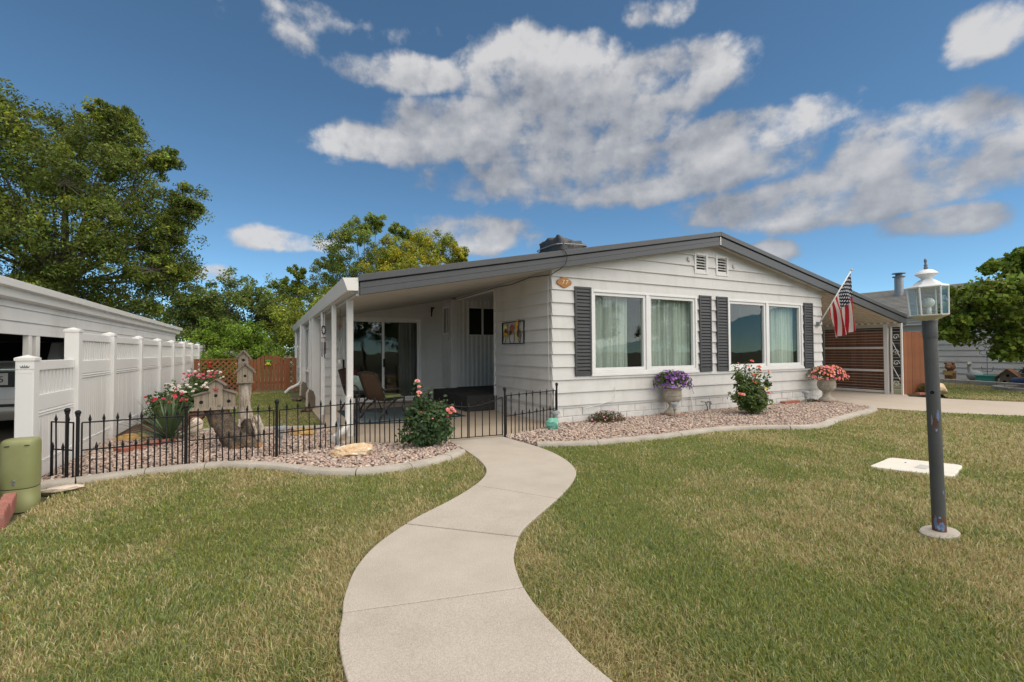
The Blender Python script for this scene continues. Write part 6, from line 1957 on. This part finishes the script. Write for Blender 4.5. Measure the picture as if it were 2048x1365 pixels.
petalblob(7.67, 1.54, .085, .11, 0, 'metal_petal_yellow', .032); petalblob(7.60, 1.56, .05, .08, .2, 'metal_petal_brown', .042)

ac = thing('roof_cooler', 'evaporative cooler wrapped in a wrinkled dark grey tarp on the roof', 'cooler', (6.0, 8.9, 3.2))
def wr(u, v): return .035 * math.sin(9 * u + 4 * v) + .028 * math.sin(17 * v - 6 * u + 1) + .02 * math.sin(31 * u + 13 * v)
n = 26; vs = []; fs = []
prof = [(0.50, -.32), (.50, -.1), (.49, .12), (.47, .28), (.40, .36), (.22, .39), (.0, .40)]
m_ = 44
for i, (r_, z) in enumerate(prof):
    for k in range(m_):
        a = 6.283 * k / m_; c_, s_ = math.cos(a), math.sin(a); q = (abs(c_) ** 5 + abs(s_) ** 5) ** -.2
        w_ = wr(a, z * 3) * (1.0 if i < 5 else .5)
        vs.append((6.24 + c_ * q * .86 * (r_ + w_), 9.35 + s_ * q * (r_ + w_), 3.44 + z - .07 * c_ * (z > .1) + .4 * w_))
fs = [(i * m_ + k, i * m_ + (k + 1) % m_, (i + 1) * m_ + (k + 1) % m_, (i + 1) * m_ + k) for i in range(len(prof) - 1) for k in range(m_)]
mb = MB(); mb.add(vs, fs); mb.build('tarp', 'tarp_grey', ac, smooth=True, outward=True)
for z in (3.38, 3.66):
    mb = MB(); mb.tube([(6.24 + .46 * math.cos(a) * (abs(math.cos(a)) ** 5 + abs(math.sin(a)) ** 5) ** -.2, 9.35 + .53 * math.sin(a) * (abs(math.cos(a)) ** 5 + abs(math.sin(a)) ** 5) ** -.2, z + .02 * math.cos(a)) for a in np.linspace(0, 6.283, 40)], .012, 5, cap=False); mb.build('rope', 'galvanised', ac)
mb = MB(); mb.box(5.85, 6.65, 8.95, 9.8, 3.06, 3.24); mb.build('stand', 'grey_cast', ac)

fl = thing('flag', 'american flag hanging from an angled white pole at the house corner', 'flag', (11.5, 6.5, 1.74))
p0, p1 = Vector((11.50, 6.49, 1.74)), Vector((12.03, 6.0, 3.05))
mb = MB(); mb.tube([p0, p1], .013, 10); mb.build('pole', 'lantern_white', fl, smooth=True)
mb = MB(); mb.ball(p1 + (p1 - p0).normalized() * .02, .026, 10, 7); mb.build('finial', 'petal_yellow', fl, smooth=True)
mb = MB(); mb.obox((11.52, 6.47, 1.83), (.05, .06, .10)); mb.tube([p0 + (p1 - p0) * .03, p0 + (p1 - p0) * .14], .019, 10); mb.build('bracket', 'galvanised', fl)
ns, ntt = 40, 44
V, F, UV = [], [], []
tipS, lowS = .975, .34
for i in range(ns + 1):
    s = i / ns
    hp = p0 + (p1 - p0) * (tipS + (lowS - tipS) * s)
    Lf = 1.32 - .62 * s ** 1.1
    # lower hoist falls in toward the vertical line under the tip as it hangs
    for j in range(ntt + 1):
        t = j / ntt
        drift = .16 * t * (1 - .9 * s) * 0 + (.06 * math.sin(t * 2.2)) + (.20 * s * t)
        fold = (.035 + .05 * t) * math.sin(s * 15 + t * 2.0) * min(1, t * 3)
        out = .05 * math.sin(t * 6 + s * 3) * t
        q = hp + Vector((drift + .25 * fold, fold * .9 - .10 * t * (1 - s), -Lf * t + out * .3))
        if t > .5: q.x -= .10 * (t - .5) * (1 - s)
        V.append(q); UV.append((t, s))
for i in range(ns):
    for j in range(ntt):
        k = i * (ntt + 1) + j; F.append((k, k + 1, k + ntt + 2, k + ntt + 1))
mb = MB(); mb.add(V, F); fo = mb.build('cloth', 'flag_print', fl, smooth=True, outward=False)
ul_ = fo.data.uv_layers.new(name='UV')
lv = np.zeros(len(fo.data.loops), np.int32); fo.data.loops.foreach_get('vertex_index', lv)
ul_.data.foreach_set('uv', np.array(UV, np.float32)[lv].ravel())

# ------------------------------------------------------------------ neighbour's garage on the left, with a car inside
ng = thing('neighbour_garage', 'long low white sided carport garage behind the vinyl fence', 'garage', (-2.6, 9, 0))
GX = -2.6
MG = mapper((GX, 0, 0), (0, 1, 0), (1, 0, 0))
k_ = GX / -2.5
EZ = 2.016; OZ = 1.459
siding(ng, MG, 4.0, 18.6, OZ, EZ - .16, course=.155, lap=.014)
siding(ng, MG, 9.4, 18.6, 0, OZ - .001, course=.155, lap=.014)
mb = MB(); mb.prism([(GX + .02, 4, EZ - .17), (GX + .09, 4, EZ - .15), (GX + .10, 4, EZ - .06), (GX + .16, 4, EZ - .05), (GX + .17, 4, EZ + .03), (GX - .1, 4, EZ + .05), (GX - .1, 4, EZ - .17)], (0, 14.9, 0)); mb.build('eave', 'trim_white', ng, bevel=.004)
mb = MB(); mb.prism([(GX + .1, 4, EZ + .02), (GX - 3.2, 4, EZ + .35), (GX - 6.5, 4, EZ + .02), (GX - 6.5, 4, EZ - .1), (GX + .1, 4, EZ - .06)], (0, 14.8, 0)); mb.build('roof', 'shingle_grey', ng)
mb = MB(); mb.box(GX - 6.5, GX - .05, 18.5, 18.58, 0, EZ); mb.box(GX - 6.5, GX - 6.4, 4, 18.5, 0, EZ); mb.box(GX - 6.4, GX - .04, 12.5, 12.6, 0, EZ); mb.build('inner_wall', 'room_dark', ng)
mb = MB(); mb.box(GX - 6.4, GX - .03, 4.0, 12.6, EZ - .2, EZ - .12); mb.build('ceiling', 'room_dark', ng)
mb = MB(); mb.box(GX - .05, GX + .012, 7.93, 8.02, -.02, OZ + .02); mb.build('post', 'trim_white', ng, bevel=.006)
mb = MB(); mb.box(GX - .05, GX + .012, 8.14, 8.25, -.02, OZ + .02); mb.build('post', 'trim_white', ng, bevel=.006)
for z in np.arange(.2, 1.4, .3):
    mb = MB(); mb.tube([(GX - .01, 8.08 + .05 * math.cos(a), z + .06 * math.sin(a)) for a in np.linspace(0, 5, 9)], .007, 5); mb.build('scroll', 'trim_white', ng)
mb = MB(); mb.box(GX - .03, GX - .01, 4, 18.6, -.02, .12); mb.build('sill', 'concrete_kerb', ng)
# rear shed corner seen past the garage
mb = MB(); mb.box(-4.5, -2.45, 19.0, 22, 0, 1.55); mb.prism([(-2.3, 18.8, 1.5), (-2.3, 18.8, 1.6), (-4.6, 18.8, 1.8), (-4.6, 18.8, 1.5)], (0, 3.4, 0)); o = mb.build('garden_shed', 'cream_metal'); tag(o, 'small cream shed behind the long white garage', 'shed')

car = thing('parked_car', 'white car parked in the dark carport with its licence plate showing', 'car', (-3.62, 11.2, 0))
CX, CY = -3.66, 9.05
body = [(0.0, .42), (0.02, .50), (.0, .62), (.02, .80), (.05, .95), (.12, 1.02), (.75, 1.10), (1.15, 1.42), (2.6, 1.46), (3.4, 1.10), (4.5, .95), (4.62, .70), (4.6, .40), (4.3, .28), (.3, .28)]
mb = MB(); W = .9
vs = []
for sx, ins in ((-1, 0), (1, 0)):
    for (y, z) in body:
        nar = .16 * max(0, z - .95) / .5
        vs.append((CX + sx * (W - nar), CY + y, z))
n = len(body); mb.add(vs, [tuple(range(n)), tuple(range(2 * n - 1, n - 1, -1))] + [(i, (i + 1) % n, n + (i + 1) % n, n + i) for i in range(n)])
mb.build('body', 'car_white', car, bevel=.05, seg=3)
mb = MB(); mb.box(CX - .92, CX + .92, CY - .06, CY + .12, .42, .60); mb.build('bumper', 'car_white', car, bevel=.04, seg=3)
mb = MB(); mb.box(CX - .80, CX + .80, CY - .075, CY - .04, .50, .54); mb.build('bumper_strip', 'car_black', car)
mb = MB(); mb.box(CX - .62, CX + .62, CY - .02, CY + .02, 1.0, 1.03); mb.build('chrome_strip', 'chrome', car, bevel=.006)
mb = MB(); mb.box(CX + .04, CX + .60, CY - .012, CY + .03, .77, .985); mb.build('plate_recess', 'car_black', car, bevel=.01)
mb = MB(); mb.box(CX + .12, CX + .50, CY - .024, CY - .010, .80, .965); pl = mb.build('licence_plate', 'plate_white', car, bevel=.004)
text_mesh('plate_text', 'J0UV5', .12, 'car_black', pl, (CX + .31, CY - .0245, .875), (R(90), 0, 0), .001)
for sx in (-1, 1):
    mb = MB(); mb.box(CX + sx * .72 - .14, CX + sx * .72 + .14, CY - .005, CY + .1, .74, .96); mb.build('tail_light', 'tail_red', car, bevel=.02)
    for dy in (.85, 3.7):
        mb = MB(); mb.tube([(CX + sx * .72, CY + dy, .32), (CX + sx * .93, CY + dy, .32)], .32, 24); w_ = mb.build('wheel', 'car_black', car, bevel=.03)
        mb = MB(); mb.tube([(CX + sx * .92, CY + dy, .32), (CX + sx * .945, CY + dy, .32)], .19, 18); mb.build('rim', 'chrome', w_)
mb = MB(); mb.prism([(CX - .66, CY + .78, 1.12), (CX + .66, CY + .78, 1.12), (CX + .6, CY + 1.13, 1.40), (CX - .6, CY + 1.13, 1.40)], (0, -.01, .01)); mb.build('rear_window', 'car_black', car)

# ------------------------------------------------------------------ neighbour's house on the right
nh = thing('neighbour_house', 'white sided neighbour house with grey shingle roof and metal flue', 'house', (22.8, 8, 0))
MN = mapper((22.8, 0, 0), (0, 1, 0), (-1, 0, 0))
siding(nh, MN, 3.2, 16.0, 0.1, 2.2, course=.215)
mb = MB(); mb.box(22.83, 30, 3.2, 16.0, 0, 2.2); mb.build('shell_wall', 'trim_white', nh)
for i, (o0, z0_, z1_) in enumerate(((.30, 2.36, 2.45), (.26, 2.27, 2.36), (.22, 2.16, 2.27))):
    mb = MB(); mbox(mb, MN, 2.9, 16.3, -.1, o0, z0_ + .001, z1_ - .001); mb.build('eave_board', 'trim_white', nh, bevel=.004)
rz_ = math.atan2(4.02 - 2.44, 26.5 - 22.45)
L_ = math.hypot(4.05, 1.58)
rows = 22
for i in range(rows):
    t0, t1 = i / rows, (i + 1.12) / rows
    mb = MB()
    mb.prism([(22.45 + 4.05 * t0, 2.8, 2.455 + 1.58 * t0 + .02), (22.45 + 4.05 * t1, 2.8, 2.455 + 1.58 * t1), (22.45 + 4.05 * t1, 2.8, 2.44 + 1.58 * t1 - .02), (22.45 + 4.05 * t0, 2.8, 2.44 + 1.58 * t0)], (0, 13.8, 0)); mb.build('shingle_course', 'shingle_grey', nh)
mb = MB(); mb.prism([(22.5, 2.85, 2.42), (26.5, 2.85, 3.99), (30.5, 2.85, 2.42)], (0, 13.6, 0)); mb.build('roof_core', 'shingle_grey', nh)
mb = MB(); mb.tube([(25.6, 10.8, 3.5), (25.6, 10.8, 4.50)], .17, 18); fl_ = mb.build('flue', 'galvanised', nh, smooth=True, angle=50)
mb = MB(); mb.tube([(25.6, 10.8, 4.50), (25.6, 10.8, 4.54)], .24, 18); mb.tube([(25.6, 10.8, 4.54), (25.6, 10.8, 4.66)], .13, 14); mb.tube([(25.6, 10.8, 4.66), (25.6, 10.8, 4.69), (25.6, 10.8, 4.71)], [.26, .25, .1], 18); mb.build('flue_cap', 'grey_cast', fl_, smooth=True, angle=50)
mb = MB(); mbox(mb, MN, 9.6, 16.0, -.02, .05, .1, 2.15); mb.build('carport_shade_slab', 'room_dark', nh)  # dark slab on the siding, coloured for the shade under a carport

# ornaments along the neighbour's wall
def kerb_row():
    root = bpy.data.objects.new('kerb', None); link(root); root['kind'] = 'structure'; ORIGIN[root.name] = Vector((0, 0, 0))
    a, b = Vector((22.0, 8.6, 0)), Vector((19.6, 3.4, 0)); n = 13
    for i in range(n):
        p = a + (b - a) * ((i + .5) / n); L_ = (b - a).length / n
        mb = MB(); mb.obox((p.x, p.y, .07), (L_ * .96, .14, .16), math.atan2(b.y - a.y, b.x - a.x)); mb.build('kerb_block', 'concrete_kerb', root, bevel=.015)
kerb_row()
sheet('mulch_bed', [(22.0, 8.6), (19.6, 3.4), (22.8, 3.3), (22.8, 8.8)], .02, 'soil', .05)
br = thing('bear_statue', 'small brown bear statue holding a sign by the neighbour wall', 'statue', (21.9, 7.75, 0))
o_ = Vector((21.9, 7.75, .02))
mb = MB(); mb.ball(o_ + Vector((0, 0, .24)), .2, 14, 9, (.9, .8, 1.15)); mb.ball(o_ + Vector((0, 0, .56)), .15, 14, 9); mb.ball(o_ + Vector((-.05, .11, .69)), .05, 8, 6); mb.ball(o_ + Vector((-.05, -.11, .69)), .05, 8, 6); mb.ball(o_ + Vector((-.14, 0, .53)), .06, 8, 6)
for s_ in (-1, 1): mb.tube([o_ + Vector((-.05, s_ * .15, .40)), o_ + Vector((-.18, s_ * .1, .3))], .05, 8); mb.tube([o_ + Vector((-.02, s_ * .1, .1)), o_ + Vector((-.2, s_ * .14, .05))], .07, 8)
mb.build('body', 'bear_brown', br, smooth=True)
mb = MB(); mb.obox(o_ + Vector((-.2, 0, .33)), (.02, .26, .14)); mb.build('sign', 'bear_tan', br)
go = thing('goose_statue', 'pale grey goose statue beside the brown bear statue', 'statue', (22.1, 7.15, 0))
o_ = Vector((22.1, 7.15, .02))
mb = MB(); mb.ball(o_ + Vector((0, 0, .26)), .2, 14, 9, (.9, 1.1, .95)); mb.tube(bez([o_ + Vector((0, .1, .36)), o_ + Vector((-.02, .14, .55)), o_ + Vector((-.04, .13, .66))], 4), [.09, .08, .07, .06, .055, .055, .055, .05, .05], 10); mb.ball(o_ + Vector((-.06, .12, .68)), .07, 10, 7); mb.build('body', 'goose_grey', go, smooth=True)
mb = MB(); mb.tube([o_ + Vector((-.11, .12, .68)), o_ + Vector((-.2, .12, .66))], [.03, .008], 8); mb.build('beak', 'petal_yellow', go)
tb = thing('teal_planter', 'small teal planter box by the neighbour wall', 'planter', (21.8, 6.75, 0))
mb = MB(); mb.box(21.65, 21.95, 6.5, 7.0, .02, .30); mb.build('box', 'garden_teal', tb, bevel=.02)
mb = MB(); mb.box(21.62, 21.98, 6.47, 7.03, .28, .33); mb.build('rim', 'garden_teal', tb, bevel=.01)
hb = thing('birdhouse', 'rustic ground birdhouse beside the teal planter', 'birdhouse', (21.5, 6.15, 0))
o_ = Vector((21.5, 6.15, .02))
mb = MB(); mb.prism([o_ + Vector((0, -.2, 0)), o_ + Vector((0, .2, 0)), o_ + Vector((0, .2, .3)), o_ + Vector((0, 0, .5)), o_ + Vector((0, -.2, .3))], (.3, 0, 0)); mb.build('body', 'weathered_wood', hb)
for s_ in (-1, 1):
    mb = MB(); mb.prism([o_ + Vector((-.06, 0, .5)), o_ + Vector((-.06, s_ * .32, .2)), o_ + Vector((-.06, s_ * .32, .24)), o_ + Vector((-.06, 0, .55))], (.42, 0, 0)); mb.build('roof_plank', 'bear_brown', hb)
for (dy, z) in ((0, .32), (-.08, .12), (.08, .12)):
    mb = MB(); mb.tube([o_ + Vector((-.004, dy, z)), o_ + Vector((.01, dy, z))], .045, 12); mb.build('entrance_hole', 'lamp_hole', hb)
mf = thing('metal_flower', 'tall looped wire flower ornament in front of the neighbour wall', 'ornament', (21.7, 6.65, 0))
o_ = Vector((21.7, 6.7, 0))
mb = MB(); mb.tube([o_, o_ + Vector((0, 0, 1.05))], .012, 6); mb.build('stem', 'grey_cast', mf)
for i in range(5):
    a = R(72 * i + 20); c = o_ + Vector((0, .14 * math.cos(a), 1.2 + .14 * math.sin(a)))
    mb = MB(); mb.tube([c + Vector((0, .1 * math.cos(b), .08 * math.sin(b))) for b in np.linspace(0, 6.283, 14)], .01, 5); mb.build('loop', 'grey_cast', mf)
for s_ in (-1, 1):
    mb = MB(); mb.tube(bez([o_ + Vector((0, 0, .45)), o_ + Vector((0, s_ * .12, .47)), o_ + Vector((0, s_ * .15, .62))], 4), .012, 5); mb.build('leaf', 'grey_cast', mf)
sc_ = thing('scarecrow_figure', 'blue denim garden figure lying on the neighbour bed with a yellow flower', 'ornament', (21.0, 5.2, 0))
mb = MB(); mb.tube(bez([(21.1, 5.9, .15), (20.9, 5.4, .2), (20.6, 4.7, .16)], 5), [.16] * 5 + [.17] * 5 + [.12], 10); mb.build('body', 'denim_blue', sc_, smooth=True)
mb = MB(); blossom(mb, (20.75, 5.35, .38), .1, 8, 2, up=(-.8, -.2, .3)); mb.build('bloom', 'petal_yellow', sc_, outward=False)
hg = thing('hanging_spinner', 'small rainbow hanging spinner under the neighbour eave', 'ornament', (22.3, 8.0, 1.6))
mb = MB(); mb.lathe((22.4, 8.0, 1.62), [(.001, 0), (.16, .12), (.1, .2), (.001, .22)], 10); mb.build('spinner', 'sign_green', hg)
mb = MB(); mb.lathe((22.4, 8.0, 1.75), [(.05, 0), (.12, .03), (.05, .07)], 10); mb.build('band', 'petal_yellow', hg)
mb = MB(); mb.box(22.38, 22.42, 7.2, 7.75, 1.68, 1.80); mb.build('tail', 'lilac', hg)
mb = MB(); mb.tube([(22.4, 8, 1.84), (22.4, 8, 2.2)], .006, 4); mb.build('cord', 'black_iron', hg)
# ring bed under the maple
rb_ = thing('tree_ring', 'round concrete edging ring with red mulch under the maple tree', 'edging ring', (19.9, 4.9, 0))
for i in range(14):
    a0, a1 = 6.283 * i / 14 + .02, 6.283 * (i + 1) / 14 - .02
    def rp(r, a, z): return (19.9 + r * math.cos(a), 4.9 + r * math.sin(a), z)
    vs = []; 
    for a in np.linspace(a0, a1, 4):
        vs += [rp(.95, a, 0), rp(1.1, a, 0), rp(1.1, a, .10), rp(.95, a, .11)]
    fs = [(j * 4 + k, j * 4 + (k + 1) % 4, (j + 1) * 4 + (k + 1) % 4, (j + 1) * 4 + k) for j in range(3) for k in range(4)] + [(0, 1, 2, 3), (15, 14, 13, 12)]
    mb = MB(); mb.add(vs, fs); mb.build('ring_block', 'concrete_kerb', rb_)
mb = MB(); mb.lathe((19.9, 4.9, .0), [(.95, .0), (.94, .06), (.4, .09), (.01, .1)], 24); mb.build('mulch', 'mulch', rb_, smooth=True)

# ------------------------------------------------------------------ trees and shrubs
CR = np.array([.886, -.464, 0.0])      # sideways as seen from the lawn
CF = np.array([.464, .886, 0.0])


def tree(name, label, base, lobes, leaf, cols, seed, trunk_r=.25, nper=900, group=None, asp=.5, clr=.45, cat='tree', yellow=None, py=0.0, trunk_top=None, sub=22):
    """lobes: (sideways, z, depth, radius); every lobe is a limb end with its own clumps of leaves"""
    rg = np.random.default_rng(seed)
    t = thing(name, label, cat, base, group)
    b = np.array(base, float)
    P, Nn, C = [], [], []
    zmin = min(l[1] - l[3] for l in lobes)
    zc = trunk_top if trunk_top else zmin + .3 * (max(l[1] for l in lobes) - zmin)
    fork = b + np.array([0, 0, max(zc, .6)])
    tr = MB(); tr.tube([Vector(b), Vector((b + fork) / 2 + np.array([.05, .03, 0])), Vector(fork)], [trunk_r * 1.15, trunk_r, trunk_r * .8], 10)
    tr.build('trunk', 'bark_grey', t, smooth=True)
    limb = MB()
    for (u, z, d, r) in lobes:
        c = b + CR * u + CF * d + np.array([0, 0, z])
        mid = (fork + c) / 2 + rg.normal(0, .12 * r + .05, 3) + np.array([0, 0, .15 * r])
        limb.tube([Vector(x) for x in bez([tuple(fork), tuple(mid), tuple(c)], 4)], list(np.linspace(trunk_r * .36, trunk_r * .07, 9)), 6, cap=False)
        k = sub
        dv = unit(rg.normal(size=(k, 3))); rad = r * (.30 + .85 * rg.random(k) ** .7)
        cc = c + dv * rad[:, None] * np.array([1, 1, .8])
        for q, v in zip(cc, dv):
            limb.tube([Vector(c), Vector((c + q) / 2 + rg.normal(0, .06 * r, 3)), Vector(q)], [trunk_r * .07, trunk_r * .05, trunk_r * .02], 3, cap=False)
            m = max(6, int(nper / k * rg.uniform(.5, 1.5)))
            cr = clr * r * rg.uniform(.5, 1.1)
            off = unit(rg.normal(size=(m, 3))) * (rg.random(m) ** .5)[:, None] * np.array([cr, cr, cr * .8])
            off[:, 2] -= .25 * (off[:, 0] ** 2 + off[:, 1] ** 2) / max(cr, .01)
            P.append(q + off); Nn.append(np.array([0, 0, .45]) + .4 * v + rg.normal(0, .75, (m, 3)))
            tone = math.exp(rg.normal(0, .16))
            yk = rg.random() < py
            base_c = np.array(yellow if yk else cols) * tone
            C.append(leafcols(m, base_c, rg, .28))
    limb.build('limbs', 'bark_grey', t)
    P, Nn, C = np.concatenate(P), np.concatenate(Nn), np.concatenate(C)
    leaves('crown', P, Nn, leaf * rg.uniform(.65, 1.3, len(P)), C, parent=t, aspect=asp, rg=rg, kind='stuff')
    return t


def at_depth(px, depth):
    lat = (px - 1024) / 942.3 * depth
    p = CF * depth + CR * lat
    return (float(p[0]), float(p[1]), 0.0)


def lobes_px(cx_, depth, L_, seed):
    """outline points measured in the picture become sideways/height metres at the tree's own distance; depth is scattered"""
    rg = random.Random(seed); k = depth / 942.3
    out = [((x - cx_) * k, CAM_H + (702 - y) * k, rg.uniform(-1, 1) * 1.5 * r * k, r * k) for x, y, r in L_]
    out += [((x - cx_) * k, CAM_H + (705 - y) * k, -1.9 * r * k, .8 * r * k) for x, y, r in L_ if r >= 60]
    return out


tree('ash_tree', 'large dark green ash tree towering over the white garage', at_depth(120, 22),
     lobes_px(120, 22, [(30, 262, 60), (98, 232, 46), (205, 222, 40), (240, 240, 34), (140, 285, 66), (245, 290, 50), (60, 330, 70), (180, 350, 76), (285, 340, 46), (345, 330, 32), (330, 388, 50), (378, 410, 24), (250, 410, 70), (110, 430, 86), (20, 430, 80), (310, 460, 60), (352, 470, 34), (200, 490, 80), (280, 530, 66), (345, 545, 40), (375, 545, 22), (90, 530, 86), (-10, 540, 80), (190, 590, 80), (290, 600, 56), (60, 620, 80), (-70, 330, 80), (-80, 470, 90), (-70, 600, 90), (150, 640, 70), (250, 650, 60)], 1),
     .15, (0.120, 0.158, 0.027), 101, .24, 3800, sub=34, asp=.45, yellow=(0.22, 0.25, 0.03), py=.14)
tree('locust_tree', 'tall airy locust tree rising behind the porch roof', at_depth(725, 31),
     lobes_px(725, 31, [(718, 440, 24), (745, 432, 20), (722, 470, 28), (690, 500, 34), (650, 520, 28), (735, 510, 36), (775, 500, 28), (800, 462, 18), (815, 470, 14), (690, 545, 42), (640, 560, 38), (600, 545, 16), (612, 575, 24), (740, 560, 48), (690, 600, 50), (650, 620, 50), (790, 540, 40), (745, 620, 50), (600, 590, 34), (570, 570, 22), (620, 640, 44), (700, 640, 50)], 2),
       .16, (0.19, 0.25, 0.045), 102, .15, 2600, asp=.38, yellow=(0.20, 0.22, 0.025), py=.10, clr=.42)
tree('locust_tree', 'golden green locust tree spreading above the roof edge', at_depth(850, 29),
     lobes_px(850, 29, [(790, 505, 34), (830, 495, 36), (865, 490, 34), (900, 500, 28), (922, 512, 14), (850, 525, 40), (800, 540, 40), (890, 530, 34), (765, 550, 34), (840, 565, 46)], 3),
     .16, (0.25, 0.28, 0.035), 103, .13, 2600, asp=.38, yellow=(0.42, 0.39, 0.035), py=.45, clr=.42)
tree('broadleaf_tree', 'dark rounded tree left of the locust beyond the lattice', at_depth(495, 36),
     lobes_px(495, 36, [(490, 578, 40), (450, 598, 40), (530, 590, 40), (565, 605, 36), (500, 620, 50), (445, 640, 48), (550, 645, 48), (500, 670, 52), (580, 660, 44)], 4),
     .2, (0.16, 0.215, 0.052), 104, .14, 2000, asp=.5)
tree('broadleaf_tree', 'dark tree in the gap right of the ash beyond the garage', at_depth(380, 34),
     lobes_px(380, 34, [(375, 598, 40), (340, 615, 40), (412, 608, 40), (375, 640, 46), (425, 650, 42), (325, 650, 44), (385, 675, 46)], 5),
     .2, (0.14, 0.19, 0.048), 105, .14, 2000, asp=.5)
tree('broadleaf_tree', 'yellow green young tree at the far end of the porch gutter', at_depth(625, 26),
     lobes_px(625, 26, [(600, 605, 38), (645, 600, 36), (570, 640, 36), (620, 650, 44), (665, 640, 38), (590, 690, 44), (550, 685, 34), (640, 690, 42), (690, 650, 40)], 6),
     .14, (0.24, 0.29, 0.036), 106, .14, 2000, asp=.5, yellow=(0.20, 0.21, 0.02), py=.16)
tree('round_shrub', 'dense round bright green shrub behind the lattice fence', at_depth(470, 17.6),
     lobes_px(470, 17.6, [(472, 668, 36), (436, 684, 34), (508, 682, 34), (470, 705, 44), (424, 708, 32), (524, 706, 32), (450, 660, 26), (494, 658, 26), (470, 735, 40), (420, 735, 34), (520, 735, 34)], 7),
     .085, (0.15, 0.235, 0.026), 107, .1, 2600, asp=.55, cat='shrub', clr=.5)
tree('broadleaf_tree', 'dark tree mass closing the view behind the round shrub', at_depth(300, 40),
     lobes_px(300, 40, [(300, 660, 36), (250, 650, 36), (350, 680, 34), (420, 690, 34), (480, 700, 34), (540, 690, 34), (590, 700, 30), (200, 660, 40), (640, 700, 34), (700, 690, 30), (320, 640, 40), (390, 640, 40), (450, 650, 40), (520, 640, 40), (580, 640, 40), (620, 660, 40), (560, 700, 40), (450, 710, 40), (380, 715, 40)], 8),
     .24, (0.06, 0.085, 0.026), 108, .14, 2000, asp=.5)
tree('maple_tree', 'bright green maple tree in the concrete ring beyond the lamp post', (20.0, 4.85, 0.05),
     lobes_px(2097, 13.6, [(2030, 545, 30), (1985, 590, 34), (1950, 605, 30), (2010, 600, 40), (2050, 590, 50), (1925, 640, 26), (1960, 655, 36), (2010, 660, 40), (2060, 660, 50), (1915, 672, 20), (1985, 700, 26), (2040, 700, 36), (2100, 600, 60), (2100, 680, 50), (1905, 590, 8), (2040, 520, 18), (1970, 545, 12)], 9),
     .13, (0.17, 0.24, 0.032), 109, .08, 1500, asp=.85, yellow=(0.15, 0.19, 0.025), py=.2, trunk_top=.9, clr=.6, sub=26)
tree('barberry_shrub', 'dark red barberry shrub under the maple by the neighbour wall', (21.5, 4.6, 0.0),
     [(0, .55, 0, .45), (.45, .6, .2, .45), (-.4, .5, .1, .4), (.9, .55, .1, .45), (.2, .8, 0, .35), (.6, .85, .1, .3)], .07, (0.085, 0.022, 0.014), 110, .05, 900, cat='shrub', trunk_top=.2)
tree('evergreen_shrub', 'dark green shrub beside the red barberry', (22.0, 5.5, 0.0),
     [(0, .5, 0, .4), (.2, .8, 0, .35), (-.2, .35, .1, .35)], .07, (0.025, 0.04, 0.014), 111, .05, 900, cat='shrub', trunk_top=.2)
low_plant('grass_tuft', 'green tuft behind the tan boulder at the brown fence panel', 'plant', (16.0, 6.15, .02), (.4, .2, .32), 700, .09, (0.055, 0.075, 0.025), (), 112, aspect=.2)
# white fence return behind the lattice
vs_ = thing('vinyl_fence', 'white vinyl fence return glimpsed through the brown lattice', 'fence', (-1.2, 19.8, 0))
for i in range(9):
    mb = MB(); mb.box(-1.85 + i * .15, -1.705 + i * .15, 19.79, 19.83, .05, 1.25); mb.build('board', 'vinyl_white', vs_, bevel=.003)
for z in (.06, 1.2):
    mb = MB(); mb.box(-1.87, -.48, 19.77, 19.85, z, z + .1); mb.build('rail', 'vinyl_white', vs_)
# unseen trees added behind the viewer to darken the window reflections
src = [o for o in COL.objects if o.parent is None and o.name.startswith('broadleaf_tree')][:2]
for i, (x, y, sc2) in enumerate(((-10, -24, 1.0), (-2, -27, 1.1), (6, -24, .9), (13, -26, 1.2), (21, -24, 1.0), (29, -27, 1.2), (37, -22, 1.0))):
    so_ = src[i % len(src)]
    t = so_.copy(); link(t); t.location = (x, y, 0); t.rotation_euler = (0, 0, 1.3 * i); t.scale = (sc2, sc2, sc2)
    t['label'] = 'unseen dark green tree added to darken the front window reflections'; t['group'] = 'trees added for window reflections'
    for c in so_.children:
        d = c.copy(); link(d, t)
